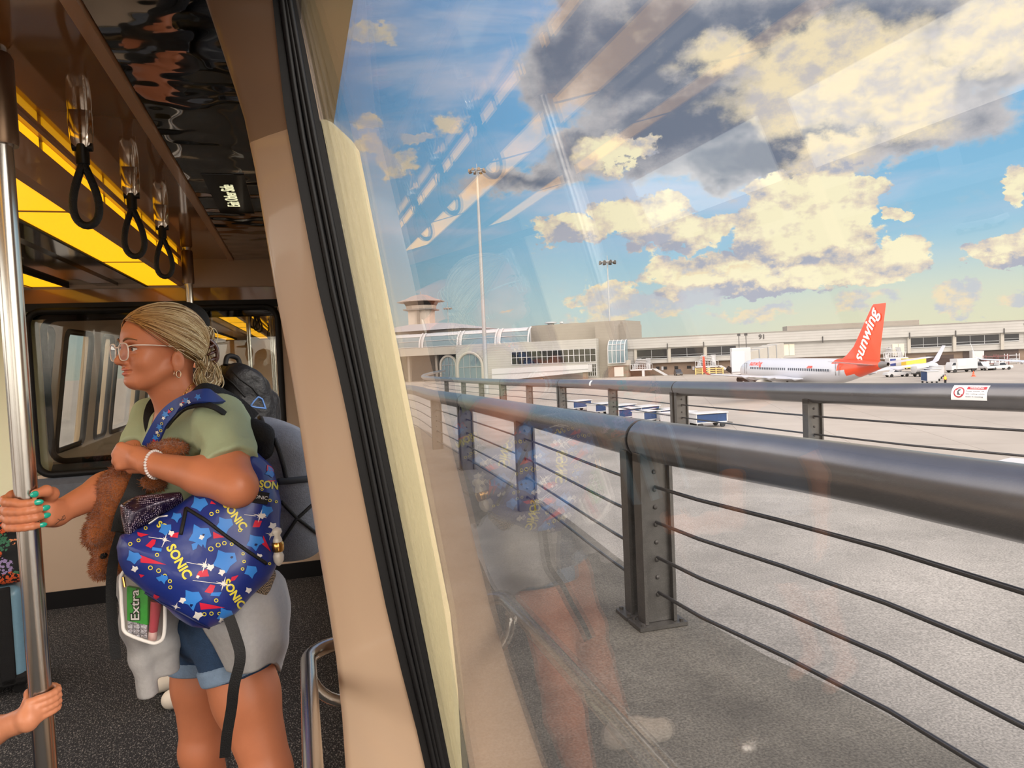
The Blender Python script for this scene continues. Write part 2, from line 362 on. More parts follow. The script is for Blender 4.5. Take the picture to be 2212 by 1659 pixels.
def text_at(name, txt, m, parent, org, ux, uy, size, bold=0.0, ext=.002, shear=0.0, width=None):
    """raised lettering with x along ux, y along uy, at world point org"""
    me = text_mesh(txt, size, bold, ext, shear); ux, uy = nrm(ux), nrm(uy); nz = np.cross(ux, uy)
    n = len(me.vertices); co = np.empty(n*3, np.float32); me.vertices.foreach_get('co', co); co = co.reshape(-1, 3)
    if width:
        co[:, 0] *= width/max(1e-6, np.ptp(co[:, 0]))
    co = np.asarray(org)+co[:, :1]*ux+co[:, 1:2]*uy+co[:, 2:]*nz
    me.vertices.foreach_set('co', co.astype(np.float32).ravel()); return link(name, me, m, parent, 0)

# ================================================================= THE TRAIN CAR
BEIGE = mat('beige_panel', (208, 178, 150), .32, var=.03, vscale=3, coat=.25)
BEIGE2 = mat('beige_wall_panel', (196, 172, 148), .4, var=.03, vscale=4)
CREAM = mat('cream_paint', (240, 226, 180), .35, coat=.2)
PALE = mat('pale_cream_panel', (246, 242, 206), .45)
RUBBER = mat('black_rubber', (13, 12, 13), .55, spec=.3)
BROWN = mat('glossy_brown_ceiling', (150, 106, 64), .07, spec=.7, coat=.6)
TRIMB = mat('brown_trim', (190, 146, 110), .3, coat=.4)
DARKC = mat('dark_glossy_ceiling', (70, 56, 44), .08, coat=.5)
def wavy_black():
    m = mat('glossy_black_panel', (7, 7, 8), .03, spec=.8, coat=.8); nt = m.node_tree; b = nt.nodes['Principled BSDF']
    tc = nt.nodes.new('ShaderNodeTexCoord'); n = nt.nodes.new('ShaderNodeTexNoise'); n.inputs['Scale'].default_value = 5; n.inputs['Detail'].default_value = 1
    bp = nt.nodes.new('ShaderNodeBump'); bp.inputs['Strength'].default_value = .35; bp.inputs['Distance'].default_value = .04
    nt.links.new(tc.outputs['Object'], n.inputs['Vector']); nt.links.new(n.outputs['Fac'], bp.inputs['Height'])
    nt.links.new(bp.outputs['Normal'], b.inputs['Normal']); nt.links.new(bp.outputs['Normal'], b.inputs['Coat Normal'])
    return m
BLACKP = wavy_black()
LIGHT = mat('amber_diffuser', (255, 184, 20), .4, emit=1.25)
LIGHT2 = mat('amber_diffuser_side', (255, 186, 20), .4, emit=1.1)
STEEL = mat('brushed_steel', (200, 196, 190), .22, 1.0)
STEELD = mat('steel_collar', (128, 104, 84), .35, .8)
CHROME = mat('chrome', (225, 215, 200), .1, 1.0)
PANE = glass('window_glass', refl=.74)
PANE2 = glass('window_glass_rear', (.90, .90, .88), refl=.6)
def carpet():
    m = mat('speckled_carpet', (56, 55, 56), .95); nt = m.node_tree; b = nt.nodes['Principled BSDF']; N = nt.nodes.new; L = nt.links.new
    tc = N('ShaderNodeTexCoord'); mp = N('ShaderNodeMapping'); mp.inputs['Scale'].default_value = (1, .45, 1); mp.inputs['Rotation'].default_value = (0, 0, .5); L(tc.outputs['Object'], mp.inputs['Vector'])
    v = N('ShaderNodeTexNoise'); v.inputs['Scale'].default_value = 190; v.inputs['Detail'].default_value = 2; L(mp.outputs[0], v.inputs['Vector'])
    r = N('ShaderNodeValToRGB'); r.color_ramp.elements[0].position = .42; r.color_ramp.elements[0].color = lin(30, 30, 32); r.color_ramp.elements[1].position = .72; r.color_ramp.elements[1].color = lin(150, 144, 138)
    e = r.color_ramp.elements.new(.56); e.color = lin(56, 56, 58)
    L(v.outputs['Fac'], r.inputs[0]); L(r.outputs[0], b.inputs['Base Color'])
    bp = N('ShaderNodeBump'); bp.inputs['Strength'].default_value = .5; bp.inputs['Distance'].default_value = .004; L(v.outputs['Fac'], bp.inputs['Height']); L(bp.outputs[0], b.inputs['Normal'])
    return m
CARPET = carpet()

CX = -1.13                        # centre line of the cars
def mir(x): return 2*CX-x
EDGE = [(-.135, 2.22), (-.118, 2.153), (-.066, 1.955), (-.052, 1.86), (-.028, 1.63), (-.006, 1.461), (.021, 1.161), (.042, .966), (.049, .86), (.051, .7), (.053, 0.0)]
GASK = [(-.006, 2.22), (-.004, 2.153), (.006, 1.955), (.018, 1.86), (.049, 1.63), (.080, 1.461), (.122, 1.161), (.151, .966), (.172, .86), (.203, .7), (.300, 0.0)]
def gx(z): return .136-(z-1.454)*.145                      # glass plane
def interp(T, z):
    zs = [p[1] for p in T][::-1]; xs = [p[0] for p in T][::-1]; return float(np.interp(z, zs, xs))
def wall_slab(mb, y0, y1, z0, z1, x_in, thick, s=1, n=6):
    """piece of the leaning side wall; s=-1 mirrors it to the left side"""
    rings = []
    for y in (y0, y1):
        zs = np.linspace(z0, z1, n); a = [(x_in(z), y, z) for z in zs]; b = [(x_in(z)+thick, y, z) for z in zs[::-1]]
        rings.append([(p[0] if s > 0 else mir(p[0]), p[1], p[2]) for p in a+b])
    mb.loft(rings)
inner = lambda z: gx(z)-.03
# ---- pillar beside the near window: jamb faces the camera, gasket and outer cream reveal
YE = 1.50                          # the pillar face is bevelled: its inner edge stands further along than the gasket
_k = YE/1.40
EDGE2 = [(x*_k, 1.5+(z-1.5)*_k) for x, z in EDGE]
def pillar(y0, y1, s=1):
    zs = np.concatenate([np.linspace(0, 1.4, 12), np.linspace(1.5, 2.22, 16)]); rings = []
    top = []
    for z in zs:
        xe = interp(EDGE2, z); xg = interp(GASK, z); f = lambda x: x if s > 0 else mir(x)
        q = [(xg, y0), (xg*.5+xe*.5, (y0+YE)*.5-.006), (xe+.012, YE-.022), (xe+.003, YE-.010), (xe, YE+.002), (xe+.004, y1-.008), (xe+.014, y1), (xg+.004, y1)]
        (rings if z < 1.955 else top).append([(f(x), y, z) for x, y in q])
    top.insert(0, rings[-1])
    mb = MB(); mb.loft(rings); o = struct('trim_1' if s > 0 else 'trim_2', mb, BEIGE, 50)
    mb = MB(); mb.loft(top); mb.build('pillar_head', mat('shaded_pillar_head', (148, 120, 99), .35, coat=.3), o, 50)  # upper pillar coloured darker: the shade up there is put into the colour
    mb = MB(); rings = []
    for y in (y0-.004, y1):
        a = [(interp(GASK, z), y, z) for z in zs]; b = [(gx(z)+.004, y, z) for z in zs[::-1]]
        rings.append([(p[0] if s > 0 else mir(p[0]), p[1], p[2]) for p in a+b])
    mb.loft(rings)
    y1 = y0+.16
    for fr, w in ((.42, .006), (.62, .005), (.78, .006)):      # raised lips of the seal
        P = []
        for z in np.linspace(.02, 2.2, 24):
            x = interp(GASK, z)*(1-fr)+gx(z)*fr; P.append((x if s > 0 else mir(x), y0-.005, z))
        mb.tube(P, w, 8)
    q = mb.build('gasket', RUBBER, o, 50)
    mb = MB(); rings = []
    for z in (.62, .70, .82, .98, 1.90, 1.92, 1.94, 1.953):
        k = min(1, max(.12, (1.955-z)/.05), ) if z > 1.9 else min(1, max(.1, (z-.62)/.35))
        x0 = gx(z)+.006; x1 = x0+.062*k**.5
        rings.append([(x if s > 0 else mir(x), y, z) for x, y in ((x0, y0), (x1-.012, y0), (x1, y0+.014), (x1, y1), (x0, y1))])
    mb.loft(rings); mb.build('outer_reveal', CREAM, o, 20)
    return o
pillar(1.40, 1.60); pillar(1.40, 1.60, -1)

def pane(n, y0, y1, z0, z1, s=1, off=0.0, m=None):
    mb = MB(); V = []
    for x_o in (0, .006):
        for y, z in ((y0, z0), (y1, z0), (y1, z1), (y0, z1)):
            x = gx(z)+off+x_o; V.append((x if s > 0 else mir(x), y, z))
    mb.add(V, [(0, 3, 2, 1), (4, 5, 6, 7), (0, 1, 5, 4), (1, 2, 6, 5), (2, 3, 7, 6), (3, 0, 4, 7)])
    return struct('window_%d' % n, mb, m or PANE, 0)
def rim(mb, y0, y1, z0, z1, s=1, off=0.0, w=.022):
    c = .09; P = []
    for (cy, cz, a0) in ((y0+c, z0+c, 180), (y1-c, z0+c, 270), (y1-c, z1-c, 0), (y0+c, z1-c, 90)):
        for k in range(6):
            a = math.radians(a0+18*k); y, z = cy+c*math.cos(a), cz+c*math.sin(a); x = gx(z)+off
            P.append((x if s > 0 else mir(x), y, z))
    mb.tube(P, w, 8, closed=True)
# near window of the right side
pane(1, -3.0, 1.404, .42, 2.2)
mb = MB(); wall_slab(mb, -3.0, 1.40, 0, .43, lambda z: gx(z)-.06, .12); wall_slab(mb, -3.12, -3.0, 0, 2.2, lambda z: gx(z)-.06, .12)
# beyond the pillar: door leaves with tall windows, set back
wall_slab(mb, 1.59, 5.2, 0, .62, lambda z: gx(z)-.05, .08)
wall_slab(mb, 1.59, 5.2, 2.0, 2.24, lambda z: gx(z)-.05, .08)
for a, b in ((1.59, 1.80), (2.62, 2.80), (3.62, 3.80), (4.62, 5.2)): wall_slab(mb, a, b, .62, 2.0, lambda z: gx(z)-.05, .08)
struct('wall_right', mb, BEIGE2, 40)
n_ = 2
for a, b in ((1.80, 2.62), (2.80, 3.62), (3.80, 4.62)): pane(n_, a, b, .62, 2.0); n_ += 1
# left side: large windows
mb = MB(); wall_slab(mb, -3.0, 5.2, 0, .62, lambda z: gx(z)-.05, .08, -1); wall_slab(mb, -3.0, 5.2, 2.0, 2.24, lambda z: gx(z)-.05, .08, -1)
for a, b in ((-3.12, -2.9), (-1.0, -.85), (1.40, 1.75), (3.0, 3.15), (4.7, 5.2)): wall_slab(mb, a, b, .62, 2.0, lambda z: gx(z)-.05, .08, -1)
struct('wall_left', mb, BEIGE2, 40)
for a, b in ((-2.9, -1.0), (-.85, 1.40), (1.75, 3.0), (3.15, 4.7)): pane(n_, a, b, .62, 2.0, -1); n_ += 1
# floor, with dark base
mb = MB(); mb.box((mir(.40), -3.1, -.12), (.30, 5.2, 0)); struct('floor', mb, CARPET, 0)

SOF = 2.22
def ceiling(y0, y1):
    mb = MB()
    for s in (1, -1):
        f = (lambda x: x) if s > 0 else mir
        def bx(x0, x1, z0, z1): a, b = sorted((f(x0), f(x1))); mb.box((a, y0, z0), (b, y1, z1))
        bx(-.69, -.385, SOF, SOF+.03)                        # glossy soffit
    o = struct('ceiling', mb, BROWN, 0)
    mb = MB()
    for s in (1, -1):
        f = (lambda x: x) if s > 0 else mir
        P = [(f(-.392), y0, SOF+.02), (f(-.392), y0, SOF-.012), (f(-.362), y0, SOF-.012), (f(-.352), y0, SOF+.02)]; mb.prism(P, (0, y1-y0, 0))
        P = [(f(-.705), y0, 2.04), (f(-.68), y0, 2.05), (f(-.68), y0, 2.16), (f(-.705), y0, 2.16)]; mb.prism(P, (0, y1-y0, 0))
        P = [(f(-.705), y0, 2.205), (f(-.68), y0, 2.205), (f(-.68), y0, SOF+.01), (f(-.705), y0, SOF+.01)]; mb.prism(P, (0, y1-y0, 0))
    mb.build('edge_trim', TRIMB, o, 0)
    mb = MB(); mb.box((mir(-.90), y0, 2.062), (-.90, y1, 2.09)); mb.box((-1.19, y0, 2.05), (-1.07, y1, 2.062)); mb.build('centre_panel', DARKC, o, 0)
    mb = MB()
    mb.box((-.91, y0, 2.042), (-.895, y1, 2.075)); mb.box((mir(-.895), y0, 2.042), (mir(-.91), y1, 2.075)); mb.build('track_trim', RUBBER, o, 0)
    mb = MB()
    for s in (1, -1):
        f = (lambda x: x) if s > 0 else mir
        P = [(f(-.355), y0, SOF-.004), (f(-.13), y0, SOF-.002), (f(.05), y0, SOF), (f(.05), y0, SOF+.05), (f(-.355), y0, SOF+.05)]; mb.prism(P, (0, y1-y0, 0))
    mb.build('display_panel', BLACKP, o, 0)
    mb = MB(); mb.box((mir(.16), y0, 2.27), (.16, y1, 2.32)); mb.build('roof_skin', CREAM, o, 0)
    return o
ceiling(-3.1, 5.2)
mb = MB(); mb.box((mir(.2), -3.2, 0), (.2, -3.1, .75)); mb.box((mir(.1), -3.2, 2.0), (.1, -3.1, 2.3))
for x0, x1 in ((mir(.2), mir(-.1)), (-.3, .2)): mb.box((x0, -3.2, .75), (x1, -3.1, 2.0))
struct('wall_back', mb, BEIGE2, 0)

def end_wall(y0, th, flip=False):
    """car end wall with a wide window, rounded black seal and grey console below"""
    WX0, WX1, WZ0, WZ1 = -1.60, -.10, .86, 1.90
    if flip: WX0, WX1 = -1.80, .0
    mb = MB(); mb.box((mir(.30), y0, 0), (.30, y0+th, .66))
    mb.box((WX1, y0, .66), (.16, y0+th, 2.3)); mb.box((WX0, y0, WZ1), (WX1, y0+th, 2.3)); mb.box((WX0, y0, .66), (WX1, y0+th, WZ0))
    o = struct('wall_end', mb, BEIGE2, 0)
    mb = MB(); mb.box((mir(.2), y0-.004, .66), (WX0-.03, y0+th, 2.3)); mb.build('side_panel', PALE, o, 0)
    mb = MB(); mb.box((mir(.3), y0-.012, 0), (.3, y0, .11)); mb.build('kick_plate', RUBBER, o, 0)
    mb = MB(); mb.box((WX0-.02, y0-.012, WZ1+.03), (.12, y0, 2.03)); mb.build('header', BROWN, o, 0)
    mb = MB(); mb.box((mir(.2), y0-.016, 1.895), (.15, y0-.002, 1.945)); mb.build('seal_strip', RUBBER, o, 0)
    mb = MB(); c = .09; P = []
    for (cx, cz, a0) in ((WX0+c, WZ0+c, 180), (WX1-c, WZ0+c, 270), (WX1-c, WZ1-c, 0), (WX0+c, WZ1-c, 90)):
        for k in range(7):
            a = math.radians(a0+15*k); P.append((cx+c*math.cos(a), y0-.002, cz+c*math.sin(a)))
    mb.tube(P, .022, 10, closed=True); mb.build('window_seal', RUBBER, o, 60)
    mb = MB(); mb.prism([(WX0, y0-.002, .84), (WX0, y0-.05, .80), (WX0, y0-.05, .69), (WX0, y0-.002, .67)], (WX1-WX0+.02, 0, 0))
    mb.build('console', mat('grey_console', (96, 100, 108), .3, var=.15, vscale=30), o, 0)
    mb = MB(); mb.tube([(WX0-.02, y0-.055, .665), (WX1, y0-.055, .665)], .014, 8); mb.build('console_edge', STEEL, o, 60)
    mb = MB(); mb.box((WX0, y0+.03, WZ0), (WX1, y0+.036, WZ1)); g = mb.build('glass_pane', PANE2, o, 0)
    return o
end_wall(5.2, .12)
# ---- the coupled second car (standing slightly turned on the curve)
_before = set(bpy.data.objects)
Y2 = 5.95
end_wall(Y2, .1, True)
ceiling(Y2, 16.0)
mb = MB(); mb.box((mir(.40), Y2, -.12), (.40, 16.0, 0)); struct('floor', mb, CARPET, 0)
mb = MB()
wl = [(6.45, 7.75), (8.15, 9.05), (9.5, 9.95), (10.2, 11.6), (12.2, 12.9), (13.4, 14.1), (14.5, 15.4)]
for s, nm in ((1, 'wall_right'), (-1, 'wall_left')):
    mb = MB(); i_ = lambda z: gx(z)-.05
    wall_slab(mb, Y2, 16, 0, .72, i_, .08, s); wall_slab(mb, Y2, 16, 1.92, 2.24, i_, .08, s); e = [Y2]+[v for w in wl for v in w]+[16]
    for a, b in zip(e[::2], e[1::2]): wall_slab(mb, a, b, .72, 1.92, i_, .08, s)
    w = struct(nm, mb, mat('next_car_panel', (186, 164, 136), .5), 40)
    mb = MB()
    for a, b in wl: rim(mb, a, b, .72, 1.92, s, -.055, .03)
    mb.build('window_seals', RUBBER, w, 60)
    for a, b in wl: pane(n_, a, b, .72, 1.92, s); n_ += 1
mb = MB(); mb.box((mir(.2), 16, 0), (.2, 16.1, 2.3)); struct('wall_far', mb, BEIGE2, 0)
mb = MB(); mb.box((mir(.4), 5.3, -.2), (.4, Y2, .0)); struct('floor', mb, RUBBER, 0)
mb = MB(); mb.box((mir(.1), 5.32, 2.1), (.1, Y2, 2.3)); mb.box((.12, 5.32, 0), (.16, Y2, 2.3)); mb.box((mir(.16), 5.32, 0), (mir(.12), Y2, 2.3)); struct('wall_gangway', mb, mat('dark_bellows', (46, 44, 44), .7), 0)

NEXT_CAR = []
# ---- ceiling lights: flat amber diffusers in two rows, each its own fitting
def ceiling_light(x0, x1, y0, y1, label, group):
    t = thing('ceiling_light', label, 'light', ((x0+x1)/2, (y0+y1)/2, 2.045), 0, group)
    mb = MB(); mb.box((x0+.004, y0+.006, 2.048), (x1-.004, y1-.006, 2.056)); mb.build('diffuser', LIGHT, t, 0)
    mb = MB()
    for a, b in ((y0, y0+.007), (y1-.007, y1)): mb.box((x0, a, 2.045), (x1, b, 2.075))
    for a, b in ((x0, x0+.005), (x1-.005, x1)): mb.box((a, y0, 2.046), (b, y1, 2.075))
    mb.build('frame', STEELD, t, 0)
    return t
ys = [-3.0, -1.72, -.44, .84, 2.12, 2.78, 4.04, 5.18]
nm = ['', '', '', '', 'amber ceiling light panel nearest the grab pole, at the left picture edge', 'long amber ceiling light panel behind the first hanging strap', 'amber ceiling light panel behind the third hanging strap, by the end window']
for k, (a, b) in enumerate(zip(ys[:-1], ys[1:])):
    ceiling_light(-.898, -.706, a, b, nm[k] or 'amber ceiling light panel further back along the car', None if nm[k] else 'ceiling lights behind the viewpoint')
    l2 = 'far left amber ceiling light panel, across the dark centre ceiling' if k == 6 else 'amber ceiling light panel further back along the car'
    ceiling_light(mir(-.706), mir(-.898), a, b, l2, None if k == 6 else 'ceiling lights behind the viewpoint')
y2s = np.linspace(Y2+.1, 15.9, 9)
for a, b in zip(y2s[:-1], y2s[1:]):
    ceiling_light(-.898, -.706, a, b, 'amber ceiling light panel of the next car, right hand row behind the end window', 'right row of lights in the next car')
    ceiling_light(mir(-.706), mir(-.898), a, b, 'amber ceiling light panel of the next car, left hand row behind the end window', 'left row of lights in the next car')
def cove(y0, y1, label):
    t = thing('cove_light', label, 'light', (-.69, (y0+y1)/2, 2.16))
    mb = MB(); mb.box((-.704, y0, 2.16), (-.698, y1, 2.205)); y = y0+.02
    mb.build('housing', STEELD, t, 0)
    w = MB()
    while y < y1-.1:
        L_ = .235 if y < 2.5 else .33
        d = MB(); d.box((-.697, y, 2.163), (-.6935, min(y+L_, y1-.02), 2.202)); d.build('diffuser', LIGHT2, t, 0); y += L_+.045
cove(1.65, 5.15, 'row of small amber light windows along the ceiling edge above the straps')
cove(6.2, 15.8, 'row of small amber light windows along the ceiling edge of the next car')

# ---- hanging straps
def strap(x, y, z, label, group, small=False):
    t = thing('hanging_strap', label, 'strap', (x, y, z), 0, group)
    mb = MB(); n = 6 if small else 12
    rings = []
    for h, w, d in ((0, .030, .016), (.02, .031, .018), (.06, .030, .018), (.085, .027, .017), (.10, .020, .013)):
        rings.append([(x+w*np.sign(math.cos(a))*abs(math.cos(a))**.6, y+d*np.sign(math.sin(a))*abs(math.sin(a))**.6, z-h) for a in np.linspace(0, 2*math.pi, 20, endpoint=False)])
    mb.loft(rings); mb.build('holder', CHROME, t, 50)
    mb = MB(); mb.tube([(x, y, z-.092), (x, y, z-.145)], .017, 10, flat=1.0); mb.tube([(x-.024, y, z-.098), (x+.026, y, z-.098)], .012, 8); mb.build('ferrule', mat('black_plastic', (14, 14, 15), .4), t, 50)
    P = []
    for a in np.linspace(0, 2*math.pi, 34, endpoint=False):
        w = .040*(math.sin(a/2)**1.35)
        P.append((x+w*math.sin(a)*1.12, y, z-.138-.176*(1-math.cos(a))/2))
    mb = MB(); mb.tube(P, .0105, 8 if small else 10, closed=True); mb.build('loop', mat('black_strap', (12, 12, 13), .55, bump=.4, bscale=220), t, 60)
    return t
for (px, py), l in zip(((172, 240), (280, 362), (347, 443)), ('black loop hanging strap nearest the grab pole', 'black loop hanging strap, middle of the three', 'black loop hanging strap beside the rear pole, furthest of the three')):
    p = at(px, py, Z=SOF); strap(p[0], p[1], SOF, l, None)
for k, y in enumerate((8.3, 8.85, 9.4, 12.0, 12.5, 13.0)):
    strap(-.52, y, SOF, 'small dark hanging strap seen in the next car', 'straps in the next car', True)

# ---- poles
def pole(x, y, r, z1, label, group=None, collar=True):
    t = thing('grab_pole', label, 'pole', (x, y, 0), 0, group)
    mb = MB(); mb.tube([(x, y, 0.0), (x, y, z1)], r, 28); mb.build('pole', STEEL, t, 60)
    mb = MB(); mb.lathe([(r*1.9, 0), (r*1.9, .012), (r*1.3, .03)], (x, y, 0)); mb.build('floor_flange', STEEL, t, 40)
    if collar:
        mb = MB(); mb.lathe([(r*1.42, -.19), (r*1.5, -.18), (r*1.5, 0), (r*1.3, .01)], (x, y, z1-.02)); mb.build('ceiling_collar', STEELD, t, 40)
    return t
PD = 1.62
_p = at(56, 1060, PD)
PX, PY = _p[0], _p[1]
pole(PX, PY, .0235, SOF, 'brushed steel grab pole gripped by the woman and the child')
_p = at(407, 600, 4.35)
pole(_p[0], _p[1], .022, SOF, 'steel grab pole behind the woman, in front of the end window')
for k, (x, y) in enumerate(((-.52, 7.6), (-.42, 10.2), (-.45, 11.6), (-.40, 13.4), (-1.7, 9.8))):
    pole(x, y, .02, SOF, 'thin steel pole seen through the end window in the next car', 'poles in the next car', False)

def turn(objs, a, piv, dx):
    for o in objs:
        if o.parent is not None: continue
        l = np.array(o.location); q = l-np.array(piv); c_, s_ = math.cos(a), math.sin(a)
        o.location = (piv[0]+c_*q[0]-s_*q[1]+dx, piv[1]+s_*q[0]+c_*q[1], l[2]); o.rotation_euler.z += a
turn([o for o in bpy.data.objects if o not in _before and o.location[1] > 5.93 and o.type in ('MESH', 'EMPTY')], -math.radians(.8), (-1.13, 5.95, 0), .07)

# ---- lit sign set into the black panel
p = at(499, 424, Z=SOF-.006)
s_ = thing('display_sign', 'lit white lettering in the black ceiling panel beside the window pillar', 'sign', p)
mb = MB(); mb.box((p[0]-.075, p[1]-.36, SOF-.006), (p[0]+.075, p[1]+.36, SOF-.003)); mb.build('screen', mat('sign_screen', (8, 8, 9), .08), s_, 0)
text_at('lettering', 'Exit Other Side', mat('sign_letters', (250, 246, 200), .5, emit=.9), s_, (p[0], p[1], SOF-.0075), (0, -1, 0), (-1, 0, 0), .075, ext=.0006, width=.40)

# ---- steel handrail along the window
t = thing('window_handrail', 'polished steel handrail with rounded end at the foot of the window pillar', 'handrail', (0.0, 1.6, .86))
XB = -.008; ye = 1.66
P = [(XB, -1.2, .86), (XB, ye-.09, .86)]+[(XB+.075-.075*math.cos(a), ye-.075+.075*math.sin(a), .86) for a in np.linspace(.1, math.pi/2, 8)]+[(.155, ye, .86)]
mb = MB(); mb.tube(P, .0165, 16); mb.build('rail', STEEL, t, 60)
mb = MB(); mb.lathe([(.04, 0), (.04, .008), (.02, .016)], (.168, ye, .86), (-1, 0, 0)); mb.build('wall_flange', STEEL, t, 40)
P = [(XB, ye-.10, .845)]+[(XB+.085-.085*math.cos(a), ye-.06, .845-.085*math.sin(a)*1.1) for a in np.linspace(.2, 2.4, 12)]
mb = MB(); mb.tube(P, .013, 10); mb.build('lower_bracket', STEEL, t, 60)

# ================================================================= OUTSIDE
RAILM = mat('dark_painted_steel', (112, 112, 115), .27, .7, var=.10, vscale=5)
POSTM = mat('dark_post_steel', (84, 82, 80), .38, .45, var=.22, vscale=14)
CABLE = mat('dark_cable', (70, 70, 72), .3, .6)
def concrete(name, c1, c2, sc, speck=0.0, joints=None):
    m = mat(name, c1, .85); nt = m.node_tree; b = nt.nodes['Principled BSDF']; N = nt.nodes.new; L = nt.links.new
    tc = N('ShaderNodeTexCoord'); n = N('ShaderNodeTexNoise'); n.inputs['Scale'].default_value = sc; n.inputs['Detail'].default_value = 8; n.inputs['Roughness'].default_value = .65
    L(tc.outputs['Object'], n.inputs['Vector']); r = N('ShaderNodeValToRGB'); r.color_ramp.elements[0].position = .3; r.color_ramp.elements[0].color = lin(*c1); r.color_ramp.elements[1].position = .7; r.color_ramp.elements[1].color = lin(*c2)
    L(n.outputs['Fac'], r.inputs[0]); col = r.outputs[0]
    if speck:
        s = N('ShaderNodeTexNoise'); s.inputs['Scale'].default_value = 95; s.inputs['Detail'].default_value = 3; L(tc.outputs['Object'], s.inputs['Vector'])
        q = N('ShaderNodeMapRange'); q.inputs['From Min'].default_value = .35; q.inputs['From Max'].default_value = .7; q.inputs['To Min'].default_value = 1-speck; q.inputs['To Max'].default_value = 1+speck; L(s.outputs['Fac'], q.inputs['Value'])
        v = N('ShaderNodeVectorMath'); v.operation = 'SCALE'; L(col, v.inputs[0]); L(q.outputs[0], v.inputs['Scale']); col = v.outputs[0]
        bp = N('ShaderNodeBump'); bp.inputs['Strength'].default_value = .5; bp.inputs['Distance'].default_value = .006; L(s.outputs['Fac'], bp.inputs['Height']); L(bp.outputs[0], b.inputs['Normal'])
    if joints:
        br = N('ShaderNodeTexBrick'); br.offset = 0; br.inputs['Scale'].default_value = 1; br.inputs['Brick Width'].default_value = joints; br.inputs['Row Height'].default_value = joints; br.inputs['Mortar Size'].default_value = .035
        br.inputs['Color1'].default_value = (1, 1, 1, 1); br.inputs['Color2'].default_value = (.93, .93, .93, 1); br.inputs['Mortar'].default_value = (.6, .58, .56, 1)
        mp = N('ShaderNodeMapping'); mp.inputs['Rotation'].default_value = (0, 0, math.radians(28)); L(tc.outputs['Object'], mp.inputs[0]); L(mp.outputs[0], br.inputs['Vector'])
        x = N('ShaderNodeVectorMath'); x.operation = 'MULTIPLY'; L(col, x.inputs[0]); L(br.outputs['Color'], x.inputs[1]); col = x.outputs[0]
    L(col, b.inputs['Base Color']); return m
WALKM = concrete('walkway_concrete', (80, 77, 72), (114, 110, 102), 1.6, .35)
DECKM = concrete('guideway_concrete', (122, 119, 114), (152, 148, 142), 1.2, .3)
APRONM = concrete('apron_concrete', (132, 125, 117), (158, 150, 141), .05, 0, 7.6)

# ---- rails: centre line of the big top pipe (from the pipe's crest at measured depths)
PR = .105
def crest(L_): return [at(px, py, D)-np.array([0, 0, PR]) for px, py, D in L_]
_c = crest([(2212, 1003, 1.9), (1800, 953, 2.62)]); _e = (_c[0]-_c[1])/np.linalg.norm((_c[0]-_c[1])[:2])
near = [_c[0]+_e*4.5, _c[0]+_e*2.0]+crest([(2212, 1003, 1.9), (1800, 953, 2.62), (1390, 906, 3.8), (1130, 870, 6.85), (1008, 852, 9.75), (940, 843, 12.6), (850, 831, 18.5)])+[np.array([.2, 24, .55])]
far = [np.array([6.3, -4.0, 1.03]), np.array([6.0, 0.0, 1.02])]+crest([(2212, 828, 5.2), (1850, 827, 6.7), (1465, 823, 10.5), (1270, 820, 16), (1085, 818.5, 23), (975, 815, 31), (915, 811, 40), (925, 805, 52), (960, 798, 66)])
near_c = catmull(near, 14); far_c = catmull(far, 14)
def along(P):
    s = [0.0]
    for a, b in zip(P[:-1], P[1:]): s.append(s[-1]+np.linalg.norm(b-a))
    return np.array(s)
def point(P, S, t):
    i = int(np.clip(np.searchsorted(S, t)-1, 0, len(P)-2)); f = (t-S[i])/max(1e-9, S[i+1]-S[i]); return P[i]*(1-f)+P[i+1]*f
def nearest(P, S, px, py, D):
    q = at(px, py, D); d = [np.hypot(p[0]-q[0], p[1]-q[1]) for p in P]; return S[int(np.argmin(d))]
def section(P, S, a, b, step=.25):
    n = max(2, int((b-a)/step)+1); return [point(P, S, t) for t in np.linspace(a, b, n)]
